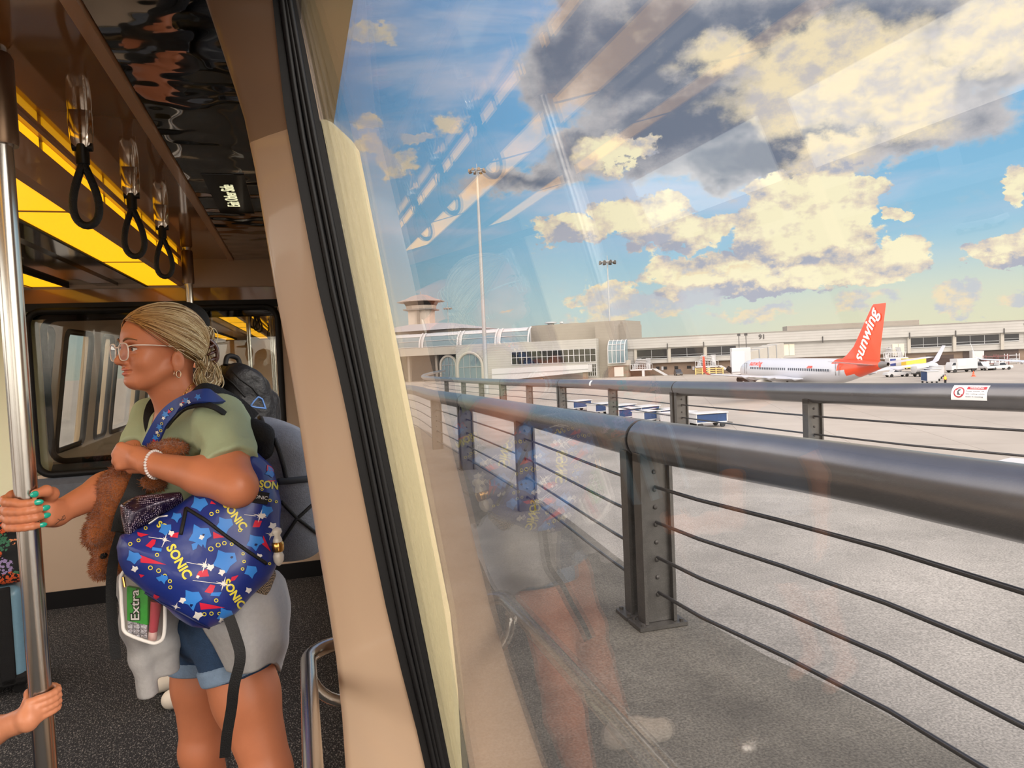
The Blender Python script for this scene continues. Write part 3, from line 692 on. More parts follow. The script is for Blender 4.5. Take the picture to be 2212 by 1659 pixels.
def guardrail(name, label, P, joints, singles, s0, s1, far_side):
    S = along(P); z = lambda c: c[2]-.965
    t = thing(name, label, 'guardrail', point(P, S, joints[0])-np.array([0, 0, .965]))
    def post(s, dirsign=0):
        c = point(P, S, s); d = nrm(point(P, S, s+.1)-point(P, S, s-.1)); d[2] = 0; d = nrm(d); l = np.array([d[1], -d[0], 0]); up = np.array([0, 0, 1.0]); ax = (d, l, up); o = c-np.array([0, 0, .965])
        m = MB(); w = .045                                    # box post built of two flanges and a sunk web
        m.box((-w, -.090, .02), (w, -.072, .90), ax, o); m.box((-w, .072, .02), (w, .090, .90), ax, o); m.box((-w*.35, -.075, .02), (w*.35, .075, .90), ax, o)
        m.box((-w, -.09, .86), (w, .09, .905), ax, o)
        for k in range(8):
            for sg in (-1, 1): m.ball(o+d*(w*.35*sg)+up*(.16+.092*k), (.013, .013, .013), 8)
        q = m.build('post', POSTM, t, 30)
        m = MB(); m.box((-.075, -.135, 0), (.075, .135, .018), ax, o)
        for a in (-.055, .055):
            for b in (-.11, .11): m.lathe([(.012, 0), (.012, .016)], o+d*a+l*b+up*.016, n=6)
        e = m.build('base_plate', POSTM, q, 30)
        e.parent = q; e.location = (0, 0, 0)
        return q
    cuts = [s0]+list(joints)+[s1]
    for a, b in zip(cuts[:-1], cuts[1:]):
        if b-a < .1: continue
        mb = MB(); sec = section(P, S, a+(.016 if a > s0 else 0), b-(.016 if b < s1 else 0)); mb.tube(sec, PR, 28); mb.build('top_rail', RAILM, t, 45)
    for j in joints:
        c = point(P, S, j); d = nrm(point(P, S, j+.1)-point(P, S, j-.1)); mb = MB(); mb.tube([c-d*.02, c+d*.02], PR*.93, 24); mb.build('joint_ring', RUBBER, t, 60)
        post(j-.085); post(j+.085)
    for s in singles: post(s)
    for k in range(4):
        h = .17+.185*k
        pts = [p-np.array([0, 0, .965-h]) for p in section(P, S, s0, s1, .5)]
        mb = MB(); mb.tube(pts, .0095, 8); mb.build('cable', CABLE, t, 60)
    return t
Sn = along(near_c); Sf = along(far_c)
j0 = nearest(near_c, Sn, 1404, 905, 3.75)+.0
jn = [j0, nearest(near_c, Sn, 1003, 852, 9.85)]
guardrail('guardrail', 'near dark pipe guardrail with cable infill standing on the walkway beside the train', near_c, jn, [nearest(near_c, Sn, 1130, 870, 6.85), nearest(near_c, Sn, 940, 843, 12.6), Sn[-1]-5.5, Sn[-1]-2.5, j0-2.9], 0, Sn[-1], False)
fj = [nearest(far_c, Sf, 1465, 823, 10.4), nearest(far_c, Sf, 1208, 820, 17.9), nearest(far_c, Sf, 1083, 818.5, 23)]
fs = [nearest(far_c, Sf, px, 820, D) for px, D in ((1762, 7.25), (1320, 14.2), (1142, 20.2), (1040, 25.5), (1000, 28.5), (965, 32))]+[nearest(far_c, Sf, 2212, 828, 5.2)-1.6]
guardrail('guardrail', 'far dark pipe guardrail curving away beyond the guideway, warning label on its pipe', far_c, fj, fs, 0, Sf[-1], True)

# warning labels stuck on the far pipe
WHITE = mat('label_white', (232, 232, 232), .4); RED = mat('label_red', (170, 40, 52), .4); INK = mat('label_ink', (70, 70, 76), .5)
def rail_label(px, D, length, label, full=True):
    s = nearest(far_c, Sf, px, 828, D); c = point(far_c, Sf, s); d = nrm(point(far_c, Sf, s+.1)-point(far_c, Sf, s-.1)); d = d if np.dot(d, CR) > 0 else -d
    to = nrm(EYE-c); u = nrm(to-d*np.dot(to, d)); w = nrm(np.cross(d, u)); w = w if w[2] > 0 else -w
    def on(x, a, r): return c+d*x+(u*math.cos(a)+w*math.sin(a))*r
    def patch(mb, x0, x1, a0, a1, r, n=10):
        V = []; F = []
        for i in range(n+1):
            a = a0+(a1-a0)*i/n
            V += [on(x0, a, r), on(x1, a, r), on(x1, a, r-.001), on(x0, a, r-.001)]
        for i in range(n):
            for k in range(4): F.append((i*4+k, i*4+(k+1) % 4, i*4+4+(k+1) % 4, i*4+4+k))
        F += [(0, 1, 2, 3), tuple(n*4+k for k in (3, 2, 1, 0))]
        mb.add(V, F)
    t = thing('warning_label', label, 'label', c)
    mb = MB(); patch(mb, -length/2, length/2, -.28, .92, PR+.0012); mb.build('sticker', WHITE, t, 60)
    if full:
        L2 = length
        mb = MB(); patch(mb, -.08*L2, .46*L2, .52, .76, PR+.0025); mb.build('header_band', RED, t, 60)
        mb = MB(); R_ = .155*L2
        n = 28; V = []; F = []
        for i in range(n):
            for r_ in (R_, R_*.78):
                a = 2*math.pi*i/n; V.append(on(-.28*L2+r_*math.cos(a), .30+r_*math.sin(a)/PR*1.0, PR+.003))
        for i in range(n): j = (i+1) % n; F.append((2*i, 2*j, 2*j+1, 2*i+1))
        sl = []
        for q in (-1, 1):
            for e in (-.10, .10): sl.append(on(-.28*L2+R_*(-.62*q)+e*R_, .30+R_*(.62*q)/PR+e*R_/PR, PR+.003))
        b = len(V); V += sl; F.append((b, b+1, b+3, b+2)); mb.add(V, F); mb.build('prohibition_ring', RED, t, 0)
        mb = MB()
        mb.add([on(-.28*L2+x*R_, .30+y*R_/PR, PR+.0022) for x, y in ((-.28, -.5), (.28, -.5), (.36, .1), (.2, .55), (-.22, .55), (-.36, .1))], [(0, 1, 2, 3, 4, 5)])
        mb.build('hand_symbol', INK, t, 0)
        def curved_text(nm, txt, x0, x1, a0, h, m):
            me = text_mesh(txt, 1.0, .01); k = len(me.vertices); co = np.empty(k*3, np.float32); me.vertices.foreach_get('co', co); co = co.reshape(-1, 3)
            xs = (co[:, 0]-co[:, 0].min())/np.ptp(co[:, 0]); yy = co[:, 1]/np.ptp(co[:, 1])
            P_ = np.array([on(x0+(x1-x0)*a, a0+b*h/PR, PR+.0036) for a, b in zip(xs, yy)], np.float32); me.vertices.foreach_set('co', P_.ravel()); link(nm, me, m, t, 0)
        curved_text('header_text', 'WARNING', .0, .38*L2, .64, .016, WHITE)
        for i, tx in enumerate(('Keep hands off', 'the railing while', 'train is moving')): curved_text('small_text', tx, -.08*L2, (.42, .44, .40)[i]*L2, .38-.2*i, .010, INK)
rail_label(2108, 5.55, .27, 'white and red warning label on the pipe of the far guardrail')
rail_label(1284, 15.6, .12, 'small white label on the far guardrail near its second joint', False)

# ---- walkway, guideway slab and apron
def strip(name, m, left, right, z_off, y0, y1, n, thick):
    mb = MB(); rings = []
    for y in np.linspace(y0, y1, n):
        a, b = left(y), right(y); z = deck_z(y)+z_off
        rings.append([(a, y, z), (b, y, z), (b, y, z-thick), (a, y, z-thick)])
    mb.loft(rings); return struct(name, mb, m, 30)
def curve_x(P):
    P = np.array(P); k = int(np.argmax(P[:, 1])); P = P[:k+1]; return lambda y: float(np.interp(y, P[:, 1], P[:, 0]))
nx, fx = curve_x(near_c), curve_x(far_c)
near_z = [(p[1], p[2]-.965) for p in near_c]
deck_z = lambda y: float(np.interp(y, [-6, 0, 2, 3.6, 6.2, 9, 12, 18, 30, 60], [.055, .055, .055, .05, .0, -.06, -.11, -.2, -.45, -1.0]))
strip('walkway', WALKM, lambda y: .36, lambda y: max(.5, nx(min(y, 20))+.25), 0, -6, 20, 60, .25)
strip('guideway', DECKM, lambda y: max(.45, nx(min(y, 20))+.25), lambda y: fx(min(y, 40))+.22, -.004, -6, 40, 90, .9)
mb = MB(); mb.box((-400, -200, -7.2), (600, 900, -6.8)); struct('apron', mb, APRONM, 0)
mb = MB()
for y in (4.0, 18.0, 32.0): mb.box((fx(y)-2.6, y-.9, -6.8), (fx(y)-.9, y+.9, deck_z(y)-.85))
struct('guideway_piers', mb, DECKM, 0)

# ---- terminal building
ZA = -6.8
WALLW = mat('terminal_wall_white', (158, 153, 144), .7, var=.05, vscale=.4)
def banded(name, c, sp, dark):
    m = mat(name, c, .7); nt = m.node_tree; b = nt.nodes['Principled BSDF']; N = nt.nodes.new; L = nt.links.new
    tc = N('ShaderNodeTexCoord'); w = N('ShaderNodeTexWave'); w.bands_direction = 'Z'; w.inputs['Scale'].default_value = sp; w.inputs['Distortion'].default_value = 0
    L(tc.outputs['Object'], w.inputs[0]); r = N('ShaderNodeValToRGB'); r.color_ramp.elements[0].position = 0; r.color_ramp.elements[0].color = (*[x*dark for x in lin(*c)[:3]], 1); r.color_ramp.elements[1].position = .16; r.color_ramp.elements[1].color = lin(*c)
    L(w.outputs['Fac'], r.inputs[0])
    n = N('ShaderNodeTexNoise'); n.inputs['Scale'].default_value = .35; n.inputs['Detail'].default_value = 6; L(tc.outputs['Object'], n.inputs[0])
    q = N('ShaderNodeMapRange'); q.inputs['To Min'].default_value = .86; q.inputs['To Max'].default_value = 1.12; L(n.outputs['Fac'], q.inputs[0])
    v = N('ShaderNodeVectorMath'); v.operation = 'SCALE'; L(r.outputs[0], v.inputs[0]); L(q.outputs[0], v.inputs['Scale']); L(v.outputs[0], b.inputs['Base Color']); return m
SIDING = banded('terminal_siding', (156, 154, 150), .42, .78)
CONC = banded('terminal_concrete', (132, 125, 116), .35, .9)
BROWNW = mat('terminal_brown_base', (122, 104, 90), .8, var=.1, vscale=.5)
DGLASS = mat('dark_window_glass', (20, 23, 28), .2, spec=.3)
GGLASS = mat('grey_green_glass', (96, 116, 124), .12, spec=.7)
WHITEP = mat('white_paint', (176, 176, 178), .45)
GREYM = mat('grey_metal', (150, 152, 154), .45, .3)
DARKM = mat('dark_metal', (48, 46, 46), .5, .2)
class Fac:
    """a vertical facade plane: s along it, o out of it, z up"""
    def __init__(s, a, b):
        s.A = np.array([a[0], a[1], 0.0]); u = np.array([b[0]-a[0], b[1]-a[1], 0.0]); s.u = nrm(u); s.n = np.array([s.u[1], -s.u[0], 0.0])
        if np.dot(s.n, EYE-s.A) < 0: s.n = -s.n
        s.ax = (s.u, s.n, np.array([0, 0, 1.0]))
    def px(s, x, y, o=0.0):
        d = ray(x, y); p0 = s.A+s.n*o; t = np.dot(p0-EYE, s.n)/np.dot(d, s.n); p = EYE+d*t; return float(np.dot(p-s.A, s.u)), float(p[2])
    def box(s, mb, s0, s1, o0, o1, z0, z1): mb.box((min(s0, s1), o0, z0), (max(s0, s1), o1, z1), s.ax, s.A)
    def pt(s, a, o, z): return s.A+s.u*a+s.n*o+np.array([0, 0, z])
    def rect(s, x0, y0, x1, y1, o=0.0):
        """corner pixels top-left and bottom-right -> s0,s1,z0,z1"""
        a = s.px(x0, y0, o); b = s.px(x1, y1, o); return a[0], b[0], b[1], a[1]
a_ = at(1356, 813, Z=ZA); b_ = at(2090, 787, Z=ZA)
F1 = Fac(a_, b_)
s_l = 0.0; s_r = F1.px(2212, 760)[0]+60
z_roof = F1.px(1600, 722)[1]; z_f = F1.px(1500, 748)[1]; z_w0 = F1.px(1500, 770)[1]; z_b = F1.px(1480, 782)[1]
tm = thing('terminal_building', 'long low white terminal with dark window bands on the right, number 91 on its wall', 'building', F1.pt(40, 0, ZA))
mb = MB(); F1.box(mb, s_l, s_r, -22, 0, z_b, z_roof); mb.build('upper_wall', SIDING, tm, 0)
mb = MB(); F1.box(mb, s_l, s_r, -21, -1.5, ZA, z_b); mb.build('base_wall', BROWNW, tm, 0)
mb = MB(); F1.box(mb, s_l, s_r, 0, .9, z_f, z_roof+.1); F1.box(mb, s_l, s_r, .05, .35, z_f-.35, z_f); mb.build('fascia', SIDING, tm, 0)
mb = MB(); F1.box(mb, s_l-.3, s_r, -22, 1.0, z_roof+.1, z_roof+.35); mb.build('roof_edge', mat('roof_edge_grey', (124, 120, 114), .7), tm, 0)
r = F1.rect(1700, 698, 1872, 712, -9); mb = MB(); F1.box(mb, r[0], r[1]+14, -18, -9, z_roof, z_roof+1.9); mb.build('roof_plant', CONC, tm, 0)
wins = [(1374, 757, 1441, 774), (1449, 751, 1519, 769), (1527, 748, 1590, 766), (1657, 743, 1684, 760), (1964, 727, 2056, 748), (2064, 720, 2158, 742), (2168, 715, 2201, 736), (2212, 712, 2300, 733)]
for w in wins:
    r = F1.rect(*w); wd = MB(); F1.box(wd, r[0], r[1], -.05, .06, r[2], r[3]); o = wd.build('window', DGLASS, tm, 0)
    fr = MB(); F1.box(fr, r[0], r[1], .04, .22, r[2]-.1, r[2]+.12); F1.box(fr, r[0], r[1], .02, .12, r[2]+(r[3]-r[2])*.22, r[2]+(r[3]-r[2])*.25)
    k = max(1, int((r[1]-r[0])/3.2))
    for i in range(1, k): x = r[0]+(r[1]-r[0])*i/k; F1.box(fr, x-.05, x+.05, .03, .09, r[2], r[3])
    fr.build('mullions', GREYM, o, 0)
pl = MB()
for px in (1372, 1445, 1523, 1687, 1962, 2060, 2163):
    s0 = F1.px(px-2.5, 750)[0]; F1.box(pl, s0, s0+.8, 0, .5, z_b, z_f+.2)
pl.build('pilasters', WALLW, tm, 0)
for px in (1441, 1519, 1775, 1962, 2061, 2165):
    s0 = F1.px(px, 745)[0]; mb = MB(); F1.box(mb, s0, s0+.22, .9, 1.1, z_f-.6, z_f+1.2); mb.build('downpipe', DARKM, tm, 0)
for w in [(1417, 792, 1425, 798), (1433, 792, 1441, 798), (1484, 790, 1493, 796), (1457, 791, 1465, 797)]:
    r = F1.rect(*w, o=-1.5); mb = MB(); F1.box(mb, r[0], r[1], -1.55, -1.4, r[2], r[3]); mb.build('small_window', DGLASS, tm, 0)
for px in (1431, 1498):
    a, z = F1.px(px, 796, -1.5); mb = MB(); F1.box(mb, a-.3, a+.3, -1.5, -1.3, z-.5, z+.6); mb.build('wall_sign', WHITEP, tm, 0)
for px in (1704, 1940):
    a, z = F1.px(px, 750); mb = MB(); F1.box(mb, a-1.5, a-.05, 0, .12, z-2.4, z+.9); F1.box(mb, a+.05, a+1.5, 0, .12, z-2.4, z+.9); mb.build('double_door', mat('door_cream', (196, 190, 172), .6), tm, 0)
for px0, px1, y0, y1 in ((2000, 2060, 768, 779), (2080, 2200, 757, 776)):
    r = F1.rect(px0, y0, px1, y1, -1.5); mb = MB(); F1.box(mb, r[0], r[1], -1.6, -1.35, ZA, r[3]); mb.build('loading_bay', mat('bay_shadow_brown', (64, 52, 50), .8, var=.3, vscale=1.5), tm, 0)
a, z = F1.px(1645, 728); text_at('number', '91', DARKM, tm, F1.pt(a, .95, z), F1.u, (0, 0, 1), 1.9, bold=.03, ext=.05)
a, z = F1.px(2209, 700); text_at('number', '93', DARKM, tm, F1.pt(a+.8, .95, z-.4), F1.u, (0, 0, 1), 1.9, bold=.03, ext=.05)

# left complex: concrete block, curved clerestory, white wing with grid window, arches
a_ = at(1060, 822, Z=ZA); b_ = at(1300, 816, Z=ZA)
F2 = Fac(a_, b_)
lw = thing('terminal_wing', 'white terminal wing with a gridded window band, left of the long terminal', 'building', F2.pt(10, 0, ZA))
r = F2.rect(1042, 744, 1291, 815); mb = MB(); F2.box(mb, r[0], r[1], -14, 0, ZA, r[3]); mb.build('wall', SIDING, lw, 0)
r = F2.rect(1105, 757, 1288, 786); r2 = F2.rect(1105, 760, 1288, 781)
mb = MB(); F2.box(mb, r2[0], r2[1], -.05, .08, r2[2], r2[3]); w_ = mb.build('window_band', DGLASS, lw, 0)
mb = MB(); n = 16
for i in range(n+1): x = r2[0]+(r2[1]-r2[0])*i/n; F2.box(mb, x-.09, x+.09, .05, .2, r2[2], r2[3])
for q in (0, .52, .98): z = r2[2]+(r2[3]-r2[2])*q; F2.box(mb, r2[0], r2[1], .05, .18, z-.07, z+.07)
mb.build('mullions', WHITEP, w_, 0)
r3 = F2.rect(1270, 786, 1289, 812); mb = MB(); F2.box(mb, r3[0], r3[1], -.05, .08, r3[2], r3[3]); w_ = mb.build('corner_window', DGLASS, lw, 0)
mb = MB()
for i in range(5): x = r3[0]+(r3[1]-r3[0])*i/4; F2.box(mb, x-.09, x+.09, .05, .2, r3[2], r3[3])
for i in range(4): z = r3[2]+(r3[3]-r3[2])*i/3; F2.box(mb, r3[0], r3[1], .05, .18, z-.07, z+.07)
mb.build('mullions', WHITEP, w_, 0)
# arched portal on the left of the wing
def arch(fac, px, pyb, pyt, wpx, label, o):
    c, zt = fac.px(px, pyt, o); e, _ = fac.px(px+wpx/2, pyt, o); w = e-c; zb = ZA; zs = zt-w
    P = [(c-w, zb)]+[(c+w*math.cos(t), zs+w*math.sin(t)) for t in np.linspace(math.pi, 0, 16)]+[(c+w, zb)]
    mb = MB(); mb.prism([fac.pt(x, o-.1, z) for x, z in P], fac.n*.12); g = mb.build('arch_glass', GGLASS, lw, 0)
    mb = MB(); mb.tube([fac.pt(x, o+.1, z) for x, z in P], .45, 6); mb.build('arch_frame', WALLW, lw, 40)
    mb = MB()
    for k in (-.5, 0, .5): mb.tube([fac.pt(c+w*k, o+.1, zb), fac.pt(c+w*k, o+.1, zs+w*math.sqrt(1-k*k))], .1, 4)
    mb.tube([fac.pt(c-w, o+.1, zs), fac.pt(c+w, o+.1, zs)], .12, 4); mb.build('mullions', GREYM, g, 0)
arch(F2, 1014, 822, 762, 54, '', 0.2); arch(F2, 968, 822, 769, 34, '', -4)
r = F2.rect(1000, 745, 1044, 815); mb = MB(); F2.box(mb, r[0]-3, r[1]+.5, -12, -.2, ZA, r[3]); mb.build('arch_wall', SIDING, lw, 0)
# concrete block behind
cb_ = thing('concrete_block_building', 'tall plain concrete building block rising behind the white terminal wing', 'building', F2.pt(25, -20, ZA))
r = F2.rect(1146, 706, 1300, 815, -8); mb = MB(); F2.box(mb, r[0], r[1]+7.5, -26, -8, ZA, r[3]+.3); mb.build('main_wall', CONC, cb_, 0)
r = F2.rect(1300, 702, 1335, 815, -1); r0 = F2.rect(1290, 702, 1336, 815, -4); mb = MB(); F2.box(mb, r0[0], r0[1], -26, -2, ZA, r0[3]+.9); mb.build('corner_wall', CONC, cb_, 0)
r0 = F2.rect(1336, 700, 1356, 815, -6); mb = MB(); F2.box(mb, r0[0], r0[1], -22, -6, ZA, r0[3]); mb.build('stair_tower', CONC, cb_, 0)
for px, w_, h_ in ((1190, 3.5, 1.0), (1213, 1.2, 1.1), (1262, 1.0, .7)):
    a, z = F2.px(px, 702, -12); mb = MB(); mb.lathe([(w_*.3, -.4), (w_*.3, h_*.4), (w_*.6, h_*.5), (w_*.5, h_)], F2.pt(a, -12, z), n=12); mb.build('roof_vent', GREYM, cb_, 40)
r = F2.rect(1318, 735, 1357, 783, -2)
mb = MB(); n = 10; P = [F2.pt(r[0], 2.2*math.sin(t)-1.8, r[2]+(r[3]-r[2])*(.45+.55*math.cos(t)) if t < 1.6 else r[2]) for t in np.linspace(0, math.pi/2, n)]+[F2.pt(r[0], .4, r[2]), F2.pt(r[0], -2.5, r[2]), F2.pt(r[0], -2.5, r[3])]
mb.prism(P, F2.u*(r[1]-r[0]-.2)); vb = mb.build('vaulted_bay', GGLASS, cb_, 40)
mb = MB()
for q in np.linspace(0, 1, 5): mb.tube([p+F2.u*(r[1]-r[0]-.2)*q+F2.n*.1 for p in P[:n+1]], .12, 5)
for i in (2, 5, 8, 10): mb.tube([P[i]+F2.n*.1, P[i]+F2.n*.1+F2.u*(r[1]-r[0]-.2)], .1, 5)
mb.build('bay_ribs', WHITEP, vb, 40)
r = F2.rect(1314, 783, 1357, 814, -1); mb = MB(); F2.box(mb, r[0], r[1], -4, -.6, ZA, r[3]-1.0); mb.build('base_wall', BROWNW, cb_, 0); mb = MB(); F2.box(mb, r[0], r[1], -4, -.3, r[3]-1.0, r[3]+.5); mb.build('band', WALLW, cb_, 0)
a, z = F2.px(1337, 803, -.6); mb = MB(); F2.box(mb, a-1.4, a+1.4, -.65, -.45, z-1.4, z+1.4); mb.build('garage_door', mat('door_pale', (196, 186, 178), .6), cb_, 0)
# clerestory concourse with curved glazing, dark underpass below
co = thing('concourse_bridge', 'grey vaulted concourse with glazed bays at the foot of the control tower', 'building', F2.pt(-25, -8, ZA))
r = F2.rect(822, 712, 1146, 760, -7); L0, L1 = r[0]-12, r[1]; zt = F2.px(1120, 708, -7)[1]; zb = F2.px(1010, 748, -7)[1]; zu = F2.px(960, 766, -7)[1]
mb = MB(); ring = []
for x in (L0, L1):
    ring.append([F2.pt(x, -7+3.6*math.sin(t), zb+(zt-zb)*math.cos(t)) for t in np.linspace(0, math.pi/2, 10)]+[F2.pt(x, -3.4, zu), F2.pt(x, -18, zu), F2.pt(x, -18, zt)])
mb.loft(ring); mb.build('vault', mat('vault_grey', (176, 176, 178), .45, .1), co, 40)
for x0, x1 in ((832, 908), (915, 990), (998, 1072), (1082, 1143)):
    a = F2.px(x0, 735, -4)[0]; b = F2.px(x1, 735, -4)[0]; mb = MB(); rg = []
    for x in (a, b): rg.append([F2.pt(x, -7+3.7*math.sin(t), zb+.05+(zt-zb)*math.cos(t)*1.01) for t in np.linspace(.72, 1.5, 8)]+[F2.pt(x, -4.5, zb+.1)])
    mb.loft(rg); g = mb.build('glazed_bay', GGLASS, co, 40)
    mb = MB()
    for x in (a, b): mb.tube([F2.pt(x, -7+3.9*math.sin(t), zb+.05+(zt-zb)*math.cos(t)*1.03) for t in np.linspace(.3, 1.55, 9)], .28, 6)
    for t in (.72, 1.1, 1.5): mb.tube([F2.pt(x, -7+3.8*math.sin(t), zb+.05+(zt-zb)*math.cos(t)*1.02) for x in (a, b)], .1, 5)
    mb.build('bay_frame', WHITEP, g, 40)
mb = MB(); F2.box(mb, L0, F2.px(1042, 760, -3)[0], -18, -3.2, zu, zb+.15); mb.build('beam', WALLW, co, 0)
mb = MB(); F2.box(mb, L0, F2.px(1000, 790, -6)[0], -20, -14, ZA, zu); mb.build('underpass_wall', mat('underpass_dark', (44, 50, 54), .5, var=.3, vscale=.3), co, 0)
for px in (880, 940): a = F2.px(px, 780, -5)[0]; mb = MB(); F2.box(mb, a, a+.9, -6, -5, ZA, zu); mb.build('column', CONC, co, 0)
# hipped roof below the tower
a = F2.px(912, 700, -16)[0]; ztop = F2.px(912, 699, -16)[1]; zr = F2.px(912, 716, -16)[1]
mb = MB(); B_ = [F2.pt(a-24, -8, zr), F2.pt(a+22, -8, zr), F2.pt(a+22, -34, zr), F2.pt(a-24, -34, zr)]; T_ = [F2.pt(a-7, -18, ztop), F2.pt(a+7, -18, ztop), F2.pt(a+7, -26, ztop), F2.pt(a-7, -26, ztop)]
mb.loft([B_, T_]); mb.build('hipped_roof', mat('roof_metal_grey', (168, 164, 164), .5, .2), co, 0)
# control tower
F3D = 285.0; base = at(912, 705, F3D); TC = np.array([base[0], base[1], 0.0])
def tz(py): return at(912, py, F3D)[2]
pxm = F3D/FPX
tw = thing('control_tower', 'control tower with wide pagoda roof behind the concourse, left of the light mast', 'tower', (TC[0], TC[1], ZA))
yaw_t = math.radians(25); axt = (np.array([math.cos(yaw_t), -math.sin(yaw_t), 0]), np.array([math.sin(yaw_t), math.cos(yaw_t), 0]), np.array([0, 0, 1.0]))
def trings(lv, rot=yaw_t, n=4):
    return [[TC+np.array([h*1.18*math.cos(2*math.pi*k/n+math.pi/n-rot), h*1.18*math.sin(2*math.pi*k/n+math.pi/n-rot), 0])+np.array([0, 0, z]) for k in range(n)] for h, z in lv]
TOWM = mat('tower_concrete', (184, 172, 160), .8, var=.05, vscale=.3)
mb = MB(); mb.loft(trings([(28*pxm, ZA), (28*pxm, tz(667))])); mb.build('shaft', TOWM, tw, 0)
mb = MB(); mb.box((-.5, -28*pxm-.12, ZA), (.5, -28*pxm+.5, tz(668)), axt, TC); mb.build('shaft_groove', mat('groove_grey', (120, 112, 104), .8), tw, 0)
mb = MB(); mb.loft(trings([(38*pxm, tz(671)), (38*pxm, tz(668.5)), (30*pxm, tz(667.5))])); mb.build('balcony', mat('tower_grey', (126, 122, 118), .7), tw, 0)
mb = MB(); mb.loft(trings([(27*pxm, tz(668)), (28*pxm, tz(661))], n=8)); mb.build('cab_base', TOWM, tw, 0)
mb = MB(); mb.loft(trings([(28*pxm, tz(661)), (33*pxm, tz(652))], n=8)); mb.build('cab_glass', DGLASS, tw, 0)
mb = MB(); mb.loft(trings([(32*pxm, tz(653)), (44*pxm, tz(653)), (44*pxm, tz(651.5)), (30*pxm, tz(647)), (16*pxm, tz(639.5)), (3*pxm, tz(636))], n=8)); mb.tube([TC+np.array([0, 0, tz(636)]), TC+np.array([0, 0, tz(630)])], .12, 5); mb.build('roof', mat('tower_roof', (164, 152, 146), .5, .2), tw, 30)

# apron light masts
def mast(px, pyb, pyt, D, label, r0, heads=True, group=None):
    b = at(px[0], pyb, D); top = at(px[1], pyt, D); zt = top[2]; b = np.array([top[0], top[1], ZA])
    t = thing('light_mast', label, 'light mast', b, 0, group); s = D/FPX
    mb = MB(); mb.tube([b, b+np.array([0, 0, (zt-ZA)*.5]), b+np.array([0, 0, zt-ZA])], [r0, r0*.8, r0*.5], 10); mb.build('mast', GREYM, t, 60)
    mb = MB(); c = b+np.array([0, 0, zt-ZA])
    mb.tube([c+np.array([math.cos(a), math.sin(a), 0])*s*(16 if heads else 8) for a in np.linspace(0, 2*math.pi, 12, endpoint=False)], .12*D/150, 5, closed=True)
    for a in (0, math.pi/2): mb.tube([c+np.array([math.cos(a), math.sin(a), 0])*s*(17 if heads else 8), c-np.array([math.cos(a), math.sin(a), 0])*s*(17 if heads else 8)], .12*D/150, 5)
    mb.tube([c, c+np.array([0, 0, s*14])], .08*D/150, 5); mb.build('head_ring', GREYM, t, 40)
    for k in range(8):
        a = 2*math.pi*k/8; q = c+np.array([math.cos(a), math.sin(a), 0])*s*(17 if heads else 8); m = MB()
        m.lathe([(s*1.6, s*2.5), (s*2.6, s*.5), (s*4.2, -s*3.5), (s*3.4, -s*4)] if heads else [(s*1, s), (s*2.4, -s*1.5)], q, (math.cos(a)*.3, math.sin(a)*.3, 1), 8); m.build('floodlight', mat('floodlight_brown', (128, 110, 92), .5) if px[0] < 1200 else DARKM, t, 40)
mast((1052, 1030), 818, 368, 150, 'tallest white light mast with a ring of floodlights, in front of the terminal wing', .48)
mast((1319, 1312), 700, 566, 245, 'shorter light mast rising behind the concrete building block', .34)
mast((812, 808), 700, 626, 330, 'thin distant light mast left of the control tower', .35, False)
mast((970, 967), 705, 666, 340, 'thin distant light mast right of the control tower', .3, False)

# jet bridges
def jet_bridge():
    t = thing('jet_bridge', 'white and grey jet bridge docked at the nose of the white airliner', 'jet bridge', at(1610, 810, Z=ZA))
    D = 150.0; c = at(1604, 778, D); u = F1.u; n = F1.n; up = np.array([0, 0, 1.0]); ax = (u, n, up)
    m = MB(); m.box((-2.3, -2.2, -2.9), (1.4, 2.6, 2.6), ax, c); m.build('cab', WHITEP, t, 0, bevel=.1)
    m = MB(); m.box((-2.4, 2.55, -2.3), (.2, 2.8, 1.9), ax, c); m.build('cab_shutter', mat('shutter_grey', (176, 180, 188), .5), t, 0)
    e = c+u*10-n*22+up*1.6
    m = MB(); d = nrm(e-c); l = np.cross(d, up); m.box((0, -1.5, -1.6), (np.linalg.norm(e-c), 1.5, 1.6), (d, l, np.cross(l, d)), c); m.build('tunnel', WALLW, t, 0)
    m = MB()
    for q in (.25, .5, .75): m.box((np.linalg.norm(e-c)*q-.2, -1.65, -1.75), (np.linalg.norm(e-c)*q+.2, 1.65, 1.75), (d, l, np.cross(l, d)), c)
    m.build('tunnel_ribs', GREYM, t, 0)
    m = MB(); b = np.array([c[0], c[1], 0])+u*1+n*-3
    for q in (-1.2, 1.2): m.tube([b+u*q+up*(c[2]-2), b+u*q+up*(ZA+1)], .25, 8)
    m.build('lift_columns', DARKM, t, 40)
    m = MB()
    for q in (-1.4, 1.4): m.lathe([(.7, -.25), (.7, .25)], b+u*q+up*(ZA+.7), n, 14)
    m.build('wheels', RUBBER, t, 40)
    m = MB(); s0 = c-u*3.2-up*1.5; s1 = np.array([s0[0], s0[1], ZA])-u*4+n*0
    s1 = s0+np.array([0, 0, ZA-s0[2]])+u*5.0
    m.tube([s0, s1], .55, 4); m.build('service_stair', DARKM, t, 0)
    m = MB()
    for q in (0, 1.4): m.tube([c+u*(q-.6)+up*2.6, c+u*(q-.6)+up*5.2], .08, 5); m.box((q-.9, -.3, 5.1), (q-.3, .3, 5.6), ax, c)
    m.build('lamp_poles', DARKM, t, 0)
    return t
jet_bridge()
